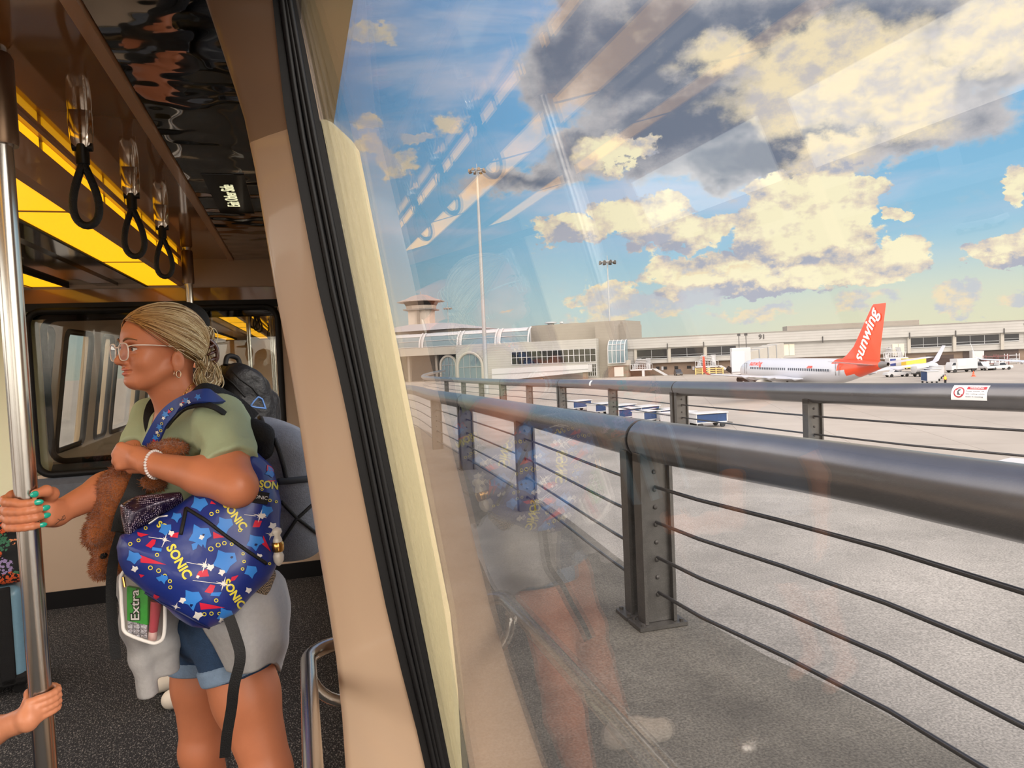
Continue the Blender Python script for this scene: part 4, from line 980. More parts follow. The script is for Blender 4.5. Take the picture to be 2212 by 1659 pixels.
def stair(px, py, w, h, label):
    """white steel stair and platform against the terminal"""
    a, z = F1.px(px, py, 1.5); t = thing('access_stair', label, 'stairs', F1.pt(a, 2.5, ZA)); hz = z-ZA
    m = MB(); F1.box(m, a-w*.5, a+w*.35, .3, 4.2, z-.35, z); m.build('platform', WHITEP, t, 0)
    m = MB()
    for o in (.5, 4.0): F1.box(m, a-w*.05, a+w*.05, o-.15, o+.15, ZA, z)
    m.build('legs', WHITEP, t, 0)
    m = MB()
    for o in (.6, 2.2): m.prism([F1.pt(a+w*.35, o, z), F1.pt(a+w*.5, o, z), F1.pt(a+w*.95, o, ZA), F1.pt(a+w*.8, o, ZA)], F1.n*.25)
    for k in range(9): q = k/9; F1.box(m, a+w*(.35+.45*q), a+w*(.5+.45*q), .6, 2.4, z-hz*q-.15, z-hz*q)
    m.build('flight', WHITEP, t, 0)
    m = MB(); n = 9
    for k in range(n+1): x = a-w*.5+w*.85*k/n; F1.box(m, x-.06, x+.06, 4.1, 4.25, z, z+1.5)
    F1.box(m, a-w*.5, a+w*.35, 4.1, 4.25, z+1.4, z+1.55)
    m.prism([F1.pt(a-w*.45, 3.4, z), F1.pt(a-w*.3, 3.4, z), F1.pt(a-w*.1, 1.0, z+h), F1.pt(a-w*.25, 1.0, z+h)], F1.u*.3); m.prism([F1.pt(a+w*.1, 3.4, z), F1.pt(a+w*.25, 3.4, z), F1.pt(a+w*.25, 1.0, z+h), F1.pt(a+w*.1, 1.0, z+h)], F1.u*.3)
    for k in range(7): q = k/7; F1.box(m, a-w*.3, a+w*.15, 3.3-2.2*q, 3.6-2.2*q, z+h*q, z+h*q+.12)
    m.build('railings', WHITEP, t, 0)
stair(1390, 797, 7.5, 3.2, 'white steel access stair at the left end of the long terminal')
stair(1530, 790, 7.5, 3.2, 'white steel access stair left of the jet bridge')
stair(1930, 772, 6.5, 2.8, 'white steel access stair behind the airliner tail')

# low white tunnel in front of the wing
tn = thing('walkway_tunnel', 'long low white boarding tunnel in front of the gridded windows', 'boarding tunnel', F2.pt(18, 6, ZA))
r = F2.rect(1062, 797, 1271, 808, 5); p0 = F2.pt(r[0], 5, 0); 
za, zb_ = F2.px(1062, 797, 5)[1], F2.px(1271, 788, 5)[1]; zc, zd = F2.px(1062, 820, 5)[1], F2.px(1271, 812, 5)[1]
mb = MB(); mb.prism([F2.pt(r[0], 5, zc-.6), F2.pt(r[1], 5, zd+1.2), F2.pt(r[1], 5, zb_), F2.pt(r[0], 5, za)], -F2.n*3.2); mb.build('tunnel', WHITEP, tn, 0)
mb = MB(); mb.prism([F2.pt(r[0], 5.1, (za+zc)/2-.2), F2.pt(r[1], 5.1, (zb_+zd)/2+.3), F2.pt(r[1], 5.1, (zb_+zd)/2+.5), F2.pt(r[0], 5.1, (za+zc)/2)], -F2.n*.1); mb.build('side_seam', GREYM, tn, 0)
mb = MB(); F2.box(mb, r[1]-16, r[1]-15, 2.5, 4.5, ZA, zc); F2.box(mb, r[1]-2, r[1]-1, 2.5, 4.5, ZA, zd+1.3); mb.build('supports', BROWNW, tn, 0)

# left-hand terminal seen through the car windows
lb = thing('terminal_annex', 'pale low terminal seen small through the windows of the next car', 'building', (-75, 80, ZA))
mb = MB(); mb.box((-110, 20, ZA+3.5), (-75, 190, 4.5)); mb.build('upper_wall', SIDING, lb, 0)
mb = MB(); mb.box((-108, 22, ZA), (-76.5, 188, ZA+3.5)); mb.build('base_wall', BROWNW, lb, 0)
for k in range(12): mb = MB(); mb.box((-75.1, 24+14*k, -1.0), (-74.9, 35+14*k, 1.2)); mb.build('window', DGLASS, lb, 0)

# ================================================================= ORGANIC SHAPES (signed distance + surface nets)
class SDF:
    def __init__(s): s.P = []
    def _add(s, fn, lo, hi, k, op): s.P.append((fn, np.asarray(lo, np.float32), np.asarray(hi, np.float32), k, op)); return s
    def cap(s, a, b, ra, rb=None, k=.015, op='u'):
        rb = ra if rb is None else rb; a = np.asarray(a, np.float32); b = np.asarray(b, np.float32); ab = b-a; L2 = max(float(ab @ ab), 1e-9)
        def fn(p):
            t = np.clip(((p-a) @ ab)/L2, 0, 1); return np.sqrt(((p-a-t[:, None]*ab)**2).sum(1))-(ra+(rb-ra)*t)
        r = max(ra, rb); return s._add(fn, np.minimum(a, b)-r, np.maximum(a, b)+r, k, op)
    def chain(s, pts, rs, k=.012, op='u'):
        for i in range(len(pts)-1): s.cap(pts[i], pts[i+1], rs[i], rs[i+1], k, op)
        return s
    def ell(s, c, r, ax=None, k=.015, op='u'):
        c = np.asarray(c, np.float32); r = np.asarray(r, np.float32); A = np.eye(3, dtype=np.float32) if ax is None else np.asarray(ax, np.float32)
        def fn(p):
            q = (p-c) @ A.T; k0 = np.sqrt(((q/r)**2).sum(1)); k1 = np.sqrt(((q/(r*r))**2).sum(1)); return k0*(k0-1)/np.maximum(k1, 1e-6)
        e = np.abs(A.T) @ r; return s._add(fn, c-e, c+e, k, op)
    def rbox(s, c, h, ax=None, r=.01, k=.01, op='u'):
        c = np.asarray(c, np.float32); h = np.asarray(h, np.float32); A = np.eye(3, dtype=np.float32) if ax is None else np.asarray(ax, np.float32)
        def fn(p):
            q = np.abs((p-c) @ A.T)-(h-r); return np.sqrt((np.maximum(q, 0)**2).sum(1))+np.minimum(q.max(1), 0)-r
        e = np.abs(A.T) @ h; return s._add(fn, c-e, c+e, k, op)
    def tubecut(s, a, b, ra, rb, k=.01, op='u', e=.004):
        """tapered cylinder with flat rounded ends"""
        a = np.asarray(a, np.float32); b = np.asarray(b, np.float32); L = float(np.linalg.norm(b-a)); d = (b-a)/L
        def fn(p):
            h = (p-a) @ d; r = np.sqrt(np.maximum(((p-a)**2).sum(1)-h*h, 0)); t = np.clip(h/L, 0, 1)
            q0 = r-(ra+(rb-ra)*t)+e; q1 = np.abs(h-L/2)-L/2+e; return np.minimum(np.maximum(q0, q1), 0)+np.sqrt(np.maximum(q0, 0)**2+np.maximum(q1, 0)**2)-e
        r = max(ra, rb); return s._add(fn, np.minimum(a, b)-r, np.maximum(a, b)+r, k, op)
    def half(s, p0, n, k=.004):
        """keep only the side that n points away from"""
        p0 = np.asarray(p0, np.float32); n = np.asarray(nrm(n), np.float32)
        return s._add(lambda p: (p-p0) @ n, (-9, -9, -9), (9, 9, 9), k, 'i')
    def poly(s, pts, c, ax, half_t, R, k=.01, op='u'):
        """pillow: 2D outline (in ax[0], ax[1] about c) inflated along ax[2]"""
        c = np.asarray(c, np.float32); A = np.asarray(ax, np.float32); Q = np.asarray(pts, np.float32); n = len(Q)
        def fn(p):
            q = (p-c) @ A.T; xy = q[:, :2]; d = np.full(len(xy), 1e9, np.float32); sg = np.ones(len(xy), np.float32)
            for i in range(n):
                a, b = Q[i], Q[i-1]; e = b-a; w = xy-a; t = np.clip((w @ e)/max(1e-9, float(e @ e)), 0, 1); d = np.minimum(d, ((w-t[:, None]*e)**2).sum(1))
                c1 = xy[:, 1] >= a[1]; c2 = xy[:, 1] < b[1]; c3 = e[0]*w[:, 1] > e[1]*w[:, 0]
                fl = (c1 & c2 & c3) | (~c1 & ~c2 & ~c3); sg = np.where(fl, -sg, sg)
            d2 = sg*np.sqrt(d); z = np.abs(q[:, 2])
            q0 = (d2+R)/R*half_t; q1 = z
            return np.sqrt(np.maximum(q0, 0)**2+q1**2)-half_t
        w = np.abs(Q).max(0); e = np.abs(A.T) @ np.array([w[0], w[1], half_t], np.float32); return s._add(fn, c-e, c+e, k, op)
    def bounds(s, pad=.02):
        L = [p for p in s.P if p[4] == 'u']; return np.min([p[1] for p in L], 0)-pad, np.max([p[2] for p in L], 0)+pad
    def shift(s, d): return s
    def eval(s, p, lo, hi):
        d = np.full(len(p), 1.0, np.float32); m = .03
        for fn, a, b, k, op in s.P:
            if op != 'i' and (np.any(a-k-m > hi) or np.any(b+k+m < lo)): continue
            v = fn(p)
            if op == 'u':
                h = np.clip(.5+.5*(d-v)/k, 0, 1); d = d*(1-h)+v*h-k*h*(1-h)
            elif op == 's':
                v = -v; h = np.clip(.5-.5*(d-v)/k, 0, 1); d = d*(1-h)+v*h+k*h*(1-h)
            else:
                h = np.clip(.5-.5*(d-v)/k, 0, 1); d = d*(1-h)+v*h+k*h*(1-h)
        return d
def surface_nets(S, h, lo=None, hi=None, inside=None, outside=(), noise=None):
    """polygonise; inside = clip box, outside = boxes left out"""
    a, b = S.bounds(2*h)
    if lo is not None: a = np.maximum(a, np.asarray(lo)-2*h); b = np.minimum(b, np.asarray(hi)+2*h)
    N = np.ceil((b-a)/h).astype(int)+2; B = 30; VK = []; VP = []; QK = []
    key = lambda i, j, k: (i.astype(np.int64)*(N[1]+4)+j)*(N[2]+4)+k
    for bi in range(0, N[0], B):
        for bj in range(0, N[1], B):
            for bk in range(0, N[2], B):
                o = np.array([bi-1, bj-1, bk-1]); n = B+2
                l = a+o*h; u = l+n*h
                act = [1 for fn, p, q, k, op in S.P if op == 'u' and not (np.any(p-k-.01 > u) or np.any(q+k+.01 < l))]
                if not act: continue
                g = np.arange(n, dtype=np.float32)*h; X, Y, Z = np.meshgrid(l[0]+g, l[1]+g, l[2]+g, indexing='ij'); p = np.stack([X, Y, Z], -1).reshape(-1, 3).astype(np.float32)
                d = S.eval(p, l, u)
                if noise is not None: d = d+noise(p)
                if lo is not None:
                    bx = np.max(np.maximum(np.asarray(lo, np.float32)-p, p-np.asarray(hi, np.float32)), 1); d = np.maximum(d, bx)
                for (ol, oh) in outside:
                    bx = np.max(np.maximum(np.asarray(ol, np.float32)+.014-p, p-np.asarray(oh, np.float32)+.014), 1); d = np.maximum(d, -bx)
                d = d.reshape(n, n, n); neg = d < 0
                if not neg.any() or neg.all(): continue
                m = n-1; cs = np.zeros((m, m, m), np.int8)
                for x in (0, 1):
                    for y in (0, 1):
                        for z in (0, 1): cs += neg[x:x+m, y:y+m, z:z+m]
                I, J, K = np.nonzero((cs > 0) & (cs < 8))
                if not len(I): continue
                acc = np.zeros((len(I), 3)); cnt = np.zeros(len(I))
                cor = [(x, y, z) for x in (0, 1) for y in (0, 1) for z in (0, 1)]
                for A_ in cor:
                    for ax in range(3):
                        if A_[ax]: continue
                        B_ = list(A_); B_[ax] = 1
                        da = d[I+A_[0], J+A_[1], K+A_[2]]; db = d[I+B_[0], J+B_[1], K+B_[2]]; cr = (da < 0) != (db < 0); t = np.where(cr, da/np.where(cr, da-db, 1), 0)
                        pt = np.tile(np.array(A_, float), (len(I), 1)); pt[:, ax] += t; acc += pt*cr[:, None]; cnt += cr
                V = l+(np.stack([I, J, K], 1)+acc/cnt[:, None])*h
                VK.append(key(I+o[0]+1, J+o[1]+1, K+o[2]+1)); VP.append(V)
                for ax in range(3):
                    sl0 = [slice(1, n-1)]*3; sl1 = [slice(1, n-1)]*3; sl1[ax] = slice(2, n)
                    A0 = neg[tuple(sl0)]; A1 = neg[tuple(sl1)]; i, j, k = np.nonzero(A0 != A1)
                    if not len(i): continue
                    w = A0[i, j, k]; i = i+1+o[0]+1; j = j+1+o[1]+1; k = k+1+o[2]+1; e1, e2 = [(1, 2), (2, 0), (0, 1)][ax]
                    def kk(s1, s2):
                        c = [i.copy(), j.copy(), k.copy()]; c[e1] = c[e1]-s1; c[e2] = c[e2]-s2; return key(*c)
                    q = np.stack([kk(1, 1), kk(0, 1), kk(0, 0), kk(1, 0)], 1); q[~w] = q[~w][:, ::-1]; QK.append(q)
    VK = np.concatenate(VK); VP = np.concatenate(VP); QK = np.concatenate(QK)
    uk, fi = np.unique(VK, return_index=True); V = VP[fi]; F = np.searchsorted(uk, QK); F = np.clip(F, 0, len(uk)-1); ok = (uk[F] == QK).all(1); F = F[ok]
    return V, F
def join(parts):
    V = []; F = []; o = 0
    for v, f in parts: V.append(v); F.append(f+o); o += len(v)
    return np.concatenate(V), np.concatenate(F)
def organic(name, S, h, m, parent=None, regions=(), noise=None):
    parts = [surface_nets(S, h, outside=[r[:2] for r in regions], noise=noise)]
    for lo, hi, hh in regions: parts.append(surface_nets(S, hh, lo, hi, noise=noise))
    V, F = join(parts)
    me = bpy.data.meshes.new(name); me.from_pydata(V.tolist(), [], F.tolist()); me.update()
    o = link(name, me, m, parent, 180)
    o_bvh = BVHTree.FromPolygons([Vector(v) for v in V], F.tolist())
    return o, o_bvh
from mathutils.geometry import delaunay_2d_cdt
def cast(bv, px, py):
    d = Vector(nrm(ray(px, py))); r = bv.ray_cast(Vector(EYE), d); 
    return (None, None) if r[0] is None else (np.array(r[0]), np.array(r[1]))
class Decals:
    """printed shapes laid onto a surface, collected into one mesh with one material per colour"""
    def __init__(s, bv, off=.0012): s.bv = bv; s.off = off; s.V = []; s.F = []; s.MI = []; s.n = 0
    def tri(s, P2, F, mi):
        idx = {}; b = len(s.V); out = []
        for i, (x, y) in enumerate(P2):
            p, n = cast(s.bv, x, y)
            if p is None: continue
            if np.dot(n, EYE-p) < 0: n = -n
            idx[i] = len(s.V); s.V.append(tuple(p+n*(s.off+.00012*mi)))
        for f in F:
            if all(i in idx for i in f):
                q = [np.array(s.V[idx[i]]) for i in f]
                if max(np.linalg.norm(q[0]-q[1]), np.linalg.norm(q[1]-q[2]), np.linalg.norm(q[0]-q[2])) < .05: s.F.append(tuple(idx[i] for i in f)); s.MI.append(mi)
    def poly(s, P, mi, step=6.0):
        P = [tuple(map(float, p)) for p in P]; Q = []
        for a, b in zip(P, P[1:]+P[:1]):
            k = max(1, int(math.hypot(b[0]-a[0], b[1]-a[1])/step)); Q += [(a[0]+(b[0]-a[0])*i/k, a[1]+(b[1]-a[1])*i/k) for i in range(k)]
        xs = [q[0] for q in Q]; ys = [q[1] for q in Q]; n = len(Q); ex = []
        for x in np.arange(min(xs)+step/2, max(xs), step):
            for y in np.arange(min(ys)+step/2, max(ys), step): ex.append((x, y))
        r = delaunay_2d_cdt([Vector(q) for q in Q+ex], [(i, (i+1) % n) for i in range(n)], [], 1, .01)
        s.tri([tuple(v) for v in r[0]], [tuple(f) for f in r[2]], mi)
    def ring(s, x, y, r, w, mi, a0=0, a1=6.2832):
        n = 14; P = []; F = []
        for i in range(n+1):
            a = a0+(a1-a0)*i/n
            for q in (r, r-w): P.append((x+q*math.cos(a), y+q*math.sin(a)*.95))
        for i in range(n): F += [(2*i, 2*i+2, 2*i+3), (2*i, 2*i+3, 2*i+1)]
        s.tri(P, F, mi)
    def line(s, P, w, mi):
        V = []; F = []
        P = [np.array(p, float) for p in P]; Q = []
        for a, b in zip(P[:-1], P[1:]):
            k = max(1, int(np.linalg.norm(b-a)/5)); Q += [a+(b-a)*i/k for i in range(k)]
        Q.append(P[-1])
        for i, p in enumerate(Q):
            d = Q[min(i+1, len(Q)-1)]-Q[max(i-1, 0)]; d = d/max(1e-9, np.linalg.norm(d)); n = np.array([-d[1], d[0]]); V += [tuple(p-n*w/2), tuple(p+n*w/2)]
        for i in range(len(Q)-1): F += [(2*i, 2*i+1, 2*i+3), (2*i, 2*i+3, 2*i+2)]
        s.tri(V, F, mi)
    def star(s, x, y, R, r, n, mi, rot=0.0): s.poly([(x+(R if i % 2 == 0 else r)*math.cos(rot+math.pi*i/n), y+(R if i % 2 == 0 else r)*math.sin(rot+math.pi*i/n)) for i in range(2*n)], mi, 4)
    def text(s, txt, x, y, ang, size, mi, bold=.02, sx=1.0, wave=0.0):
        me = text_mesh(txt, 1.0, bold); bm = bmesh.new(); bm.from_mesh(me); bmesh.ops.triangulate(bm, faces=bm.faces)
        for _ in range(2):
            es = [e for e in bm.edges if e.calc_length() > .22]
            if es: bmesh.ops.subdivide_edges(bm, edges=es, cuts=1); bmesh.ops.triangulate(bm, faces=bm.faces)
        c, sn = math.cos(ang), math.sin(ang); P = []
        for v in bm.verts:
            a, b = v.co.x*size*sx, v.co.y*size; P.append((x+a*c+b*sn, y+a*sn-b*c))
        F = [tuple(v.index for v in f.verts) for f in bm.faces]; bm.verts.index_update(); s.tri(P, F, mi); bm.free(); bpy.data.meshes.remove(me)
    def build(s, name, ms, parent, smooth=180):
        me = bpy.data.meshes.new(name); me.from_pydata(s.V, [], s.F); me.polygons.foreach_set('material_index', s.MI); me.update(); return link(name, me, ms, parent, smooth)
    def into(s, obj, ms):
        """join the print into the printed part's own mesh"""
        me = obj.data; base = len(me.materials); off = wloc(obj); nv = len(me.vertices); np_ = len(me.polygons)
        bm = bmesh.new(); bm.from_mesh(me); vs = [bm.verts.new(Vector(np.array(v)-off)) for v in s.V]
        for f, mi in zip(s.F, s.MI):
            try: q = bm.faces.new([vs[i] for i in f]); q.material_index = base+mi; q.smooth = True
            except ValueError: pass
        bm.to_mesh(me); bm.free()
        for m in ms: me.materials.append(m)
        me.update()

SKIN = mat('skin', (204, 128, 92), .42, var=.05, vscale=22, spec=.4)
SKINC = mat('skin_child', (212, 140, 104), .42, var=.05, vscale=22, spec=.4)
SAGE = mat('sage_cotton', (170, 184, 150), .9, bump=.9, bscale=16, var=.05, vscale=12)
DENIM = mat('denim_blue', (40, 66, 98), .85, var=.22, vscale=60, bump=.4, bscale=260)
DENIML = mat('denim_cuff_light', (132, 156, 184), .85, var=.12, vscale=60, bump=.3, bscale=260)
HEATHER = mat('heather_grey_fleece', (172, 170, 170), .95, var=.07, vscale=90, bump=.3, bscale=40)
BLACKF = mat('black_fabric', (14, 14, 16), .8, bump=.3, bscale=200)
WEB = mat('black_webbing', (10, 10, 12), .6, bump=.3, bscale=400)
def displaced(amp, freq, seed=0):
    rs = np.random.RandomState(seed); K = rs.randn(7, 3)*freq; ph = rs.rand(7)*6.28
    return lambda p: (np.sin(p @ K.T.astype(np.float32)+ph).sum(1)*amp/3).astype(np.float32)
UP = np.array([0, 0, 1.0])
def sheet(name, G, m, parent, th=.01, k=8, smooth=180, ripple=None):
    """cloth surface through a grid of control points, with thickness"""
    G = [catmull(r, k) for r in G]; cols = list(zip(*G)); cols = [catmull(list(c), k) for c in cols]
    nR = len(cols[0]); nC = len(cols); V = []
    for j in range(nR):
        for i in range(nC):
            p = np.array(cols[i][j]); V.append(p)
    V = np.array(V)
    if ripple is not None: V = V+ripple(V)
    F = []
    for j in range(nR-1):
        for i in range(nC-1): F.append((j*nC+i, j*nC+i+1, (j+1)*nC+i+1, (j+1)*nC+i))
    me = bpy.data.meshes.new(name); me.from_pydata(V.tolist(), [], F); me.update(); o = link(name, me, m, parent, smooth)
    s_ = o.modifiers.new('thick', 'SOLIDIFY'); s_.thickness = th; s_.offset = 0
    return o

# ================================================================= THE WOMAN
A = at
wm = thing('person', 'woman with blonde clipped-up hair and clear glasses in a sage shirt gripping the pole', 'person', (-.22, 1.95, 0))
_az = YAW+math.atan((378-1106)/FPX); rv = np.array([math.cos(_az), -math.sin(_az), 0]); vv = np.array([math.sin(_az), math.cos(_az), 0])
_al = math.radians(24); hf = -rv*math.cos(_al)-vv*math.sin(_al); hl = np.cross(UP, hf); HA = np.array([hf, hl, UP])
ear = A(380, 775, 1.84); hc = ear-hl*.073
def H(x, y, z): return hc+hf*x+hl*y+UP*z
shN, shF = A(474, 912, 1.80), A(338, 905, 2.07)
elbN, wrN = A(512, 1052, 1.655), A(322, 1000, 1.715)
elbF, wrF = A(278, 1032, 1.88), A(121, 1109, 1.70)
hipN, hipF = A(486, 1345, 1.84), A(436, 1335, 2.00)
kneN, kneF = A(579, 1664, 1.80), A(436, 1620, 1.97)
shM = (shN+shF)/2; bl = shN-shF; bl[2] = 0; bl = nrm(bl); bf = np.cross(bl, UP); BA = np.array([bf, bl, UP])
hipM = (hipN+hipF)/2
B = SDF()
# head
B.ell(H(-.004, 0, .052), (.094, .072, .080), HA, .02)
B.ell(H(.040, 0, .060), (.053, .060, .054), HA, .03)
B.ell(H(.040, 0, -.004), (.049, .056, .072), HA, .03)
B.ell(H(.054, 0, -.036), (.034, .042, .034), HA, .025)
for s in (1, -1):
    B.cap(H(.004, s*.056, -.022), H(.074, s*.020, -.056), .016, .013, .025)
    B.ell(H(.064, s*.034, -.002), (.026, .025, .026), HA, .02)
    B.cap(H(.082, s*.036, .046), H(.088, s*.010, .045), .009, .009, .014)
    B.ell(H(-.003, s*.0775, -.006), (.0165, .0075, .027), HA, .006); B.ell(H(.001, s*.077, -.028), (.008, .006, .008), HA, .004)
B.ell(H(.0845, 0, -.053), (.0155, .018, .0135), HA, .010)
B.cap(H(.0885, 0, .040), H(.1075, 0, .004), .0072, .0095, .009)
B.ell(H(.1095, 0, -.001), (.0118, .0105, .0095), HA, .006)
for s in (1, -1): B.ell(H(.099, s*.0105, -.005), (.011, .0075, .0075), HA, .007)
B.ell(H(.083, 0, -.024), (.013, .022, .016), HA, .012)
B.ell(H(.0950, 0, -.0212), (.0078, .020, .0056), HA, .003)
B.ell(H(.0945, 0, -.0328), (.0080, .0175, .0058), HA, .003)
for s in (1, -1):
    B.ell(H(.094, s*.031, .030), (.014, .017, .011), HA, .012, 's')
    B.cap(H(.1015, 0, -.0270), H(.088, s*.025, -.0258), .0024, .0018, .003, 's')
    B.ell(H(.0005, s*.0865, -.004), (.0085, .0065, .015), HA, .003, 's')
    B.ell(H(.104, s*.0065, -.0105), (.005, .003, .003), HA, .003, 's')
    B.cap(H(.092, s*.018, .0335), H(.083, s*.045, .0335), .0035, .003, .004)     # lids
    B.cap(H(.090, s*.018, .0225), H(.082, s*.044, .0225), .0032, .003, .004)
# neck and shoulders
nb = shM+UP*.012+bf*.005
B.chain([H(-.018, 0, -.02), H(-.022, 0, -.085), nb-UP*.02], [.052, .050, .060], .03)
B.cap(nb-UP*.045, shN-UP*.01, .052, .046, .04); B.cap(nb-UP*.045, shF-UP*.01, .052, .046, .04)
# trunk
B.ell(shM-UP*.16, (.098, .140, .20), BA, .05); B.ell((shM+hipM)/2-UP*.03, (.090, .120, .20), BA, .06); B.ell(hipM+UP*.01, (.105, .150, .12), BA, .06)
# arms
B.chain([shN, (shN+elbN)/2, elbN], [.048, .046, .043], .03)
B.chain([elbN, elbN*.62+wrN*.38+UP*.004, wrN], [.045, .043, .0255], .02)
B.chain([shF, (shF+elbF)/2, elbF], [.048, .044, .040], .03)
B.chain([elbF, elbF*.65+wrF*.35, wrF], [.041, .0405, .026], .02)
# legs down to the floor
anN = np.array([kneN[0]+.03, kneN[1]+.04, .075]); anF = np.array([kneF[0]-.01, kneF[1]+.03, .075])
B.chain([hipN, hipN*.5+kneN*.5, kneN], [.094, .078, .057], .03); B.chain([kneN, kneN*.68+anN*.32+rv*.01, anN], [.057, .056, .036], .02)
B.chain([hipF, hipF*.5+kneF*.5, kneF], [.092, .074, .053], .03); B.chain([kneF, kneF*.68+anF*.32+rv*.01, anF], [.055, .054, .036], .02)
B.ell(kneN+bf*.018, (.038, .045, .05), BA, .02); B.ell(kneF+bf*.018, (.038, .045, .05), BA, .02)
for a in (anN, anF): B.cap(a-UP*.02, a-UP*.035+bf*.12, .034, .026, .02)
# right hand around the pole: palm behind and to the right, fingers wrapped over the front
pole_c = np.array([PX, PY, 0.0]); pr = .0235
_pd = nrm(np.array([PX, PY, 0])); pR = np.array([_pd[1], -_pd[0], 0])        # away from us, and to our right
def ringp(z, deg, r): a = math.radians(deg); return pole_c+pR*math.cos(a)*r+_pd*math.sin(a)*r+UP*z   # 0 right, 90 behind, 180 left, 270 front
zf = [A(45, y, PD)[2] for y in (1080, 1100, 1117, 1135)]
rad = [.0095, .0098, .0094, .0082]
tips = [292, 318, 322, 306]
NAILS = []
for i, z in enumerate(zf):
    r_ = rad[i]; R0 = pr+r_*.92
    zs = z-.006
    angs = np.linspace(118, tips[i], 9)
    P = [ringp(z+.010-.010*min(1, (a-118)/70) - (.004 if i == 0 and a > 240 else 0), a, R0+(.011*max(0, 1-abs(a-165)/48) if True else 0)) for a in angs]
    B.chain(P, list(np.linspace(r_*1.12, r_*.86, 9)), .004)
    NAILS.append((P[-1], nrm(P[-1]-P[-2]), tips[i], r_))
palm = [ringp(zf[0]+.002, 96, pr+.013), ringp(zf[1]+.002, 92, pr+.013), ringp(zf[2], 92, pr+.013), ringp(zf[3]+.004, 96, pr+.012)]
for i in range(4):
    B.cap(palm[i], ringp(zf[i]+.010, 130, pr+.012), .0125, .0115, .010)
    B.cap(palm[i], wrF*.75+ringp(zf[i], 35, .06)*.25, .0135, .016, .014)
heel = ringp((zf[1]+zf[2])/2-.004, 40, pr+.026); B.cap(heel, wrF, .026, .025, .02)
B.cap(ringp(zf[3]+.002, 30, pr+.021), wrF-UP*.004, .017, .022, .015)
th = [ringp(zf[1]+.004, 48, pr+.030), ringp(zf[0]+.004, 15, pr+.026), ringp(zf[0]+.016, -18, pr+.016), ringp(zf[0]+.0155, -58, pr+.0105)]
B.chain(th, [.018, .0150, .0118, .0098], .008)
NAILS.append((th[-1], nrm(th[-1]-th[-2]), 302, .0105))
# left fist at the chest, back of the hand towards us
vh = nrm(ray(280, 985)); fr = nrm(np.cross(vh, UP)); fu = np.cross(fr, vh)
def Q(px, py, dd): return A(px, py, 1.72+dd)
B.cap(wrN, Q(300, 990, .0), .027, .026, .015)
for i, (kx, ky) in enumerate(((262, 966), (255, 979), (255, 993), (261, 1006))):
    m0 = Q(300, 978+i*7, .004); k0 = Q(kx, ky, .004); pip = Q(kx-3, ky+3, .040); tip = Q(kx+26, ky+4, .050); r_ = (.0115, .012, .0115, .010)[i]
    B.cap(m0, k0, .0145, r_*1.02, .010); B.chain([k0, pip, tip], [r_, r_*.93, r_*.8], .005)
B.chain([Q(308, 1010, .02), Q(286, 1012, .038), Q(268, 1000, .052)], [.015, .0125, .010], .008)
regs = [(np.minimum(H(-.14, -.14, -.10), H(.16, .14, .17))-.06, np.maximum(H(-.14, -.14, -.10), H(.16, .14, .17))+.06, .0026)]
lo = np.array([hc[0]-.19, hc[1]-.19, hc[2]-.085]); hi = np.array([hc[0]+.19, hc[1]+.19, hc[2]+.2]); regs = [(lo, hi, .0026)]
hlo = np.minimum(pole_c-.085, wrF-.02); regs.append((np.array([PX-.085, PY-.10, zf[3]-.05]), np.array([PX+.105, PY+.12, zf[0]+.06]), .0021))
fc = Q(285, 987, .02); regs.append((fc-np.array([.075, .075, .06]), np.array([wrN[0]-.02, fc[1]+.075, fc[2]+.06]), .0024))
body, bv_body = organic('body', B, .0055, SKIN, wm, regs)
TEAL = mat('teal_nail_varnish', (36, 178, 152), .15, coat=.6)
for (p, d, ang, r_) in NAILS:
    a = math.radians(ang); out = pR*math.cos(a)+_pd*math.sin(a); ax = np.array([d, np.cross(out, d), out])
    mb = MB(); mb.ball(p+out*r_*.62+d*r_*.75, (r_*1.15, r_*.72, r_*.42), 12, ax); mb.build('fingernail', TEAL, wm, 180)
# eyes, brows, lips
EYEW = mat('eye_white', (226, 220, 214), .15); IRIS = mat('eye_iris', (58, 48, 40), .1); BROWH = mat('brow_hair', (122, 84, 50), .7)
for s in (1, -1):
    mb = MB(); mb.ball(H(.0785, s*.031, .028), .0115, 16); e = mb.build('eye', EYEW, wm, 180)
    mb = MB(); mb.ball(H(.0868, s*.0315, .028), (.0038, .0052, .0052), 12, HA); mb.build('iris', IRIS, e, 180)
    mb = MB(); P = catmull([H(.100, s*.012, .050), H(.098, s*.030, .0555), H(.083, s*.050, .050)], 5); mb.tube(P, list(np.linspace(.0030, .0014, len(P))), 6); mb.build('eyebrow', BROWH, wm, 180)
    mb = MB(); P = catmull([H(.0935, s*.019, .0318), H(.0935, s*.032, .0345), H(.083, s*.046, .031)], 5); mb.tube(P, .0012, 5); mb.build('eyelashes', mat('dark_lash', (40, 28, 22), .7), wm, 180)
L = SDF(); L.ell(H(.0952, 0, -.0214), (.0082, .0196, .0050), HA, .001); L.ell(H(.0947, 0, -.0328), (.0084, .0172, .0052), HA, .001)
for s in (1, -1): L.cap(H(.1015, 0, -.0270), H(.088, s*.025, -.0258), .0022, .0017, .002, 's')
organic('lips', L, .0011, mat('lip_pink', (206, 118, 100), .35), wm)
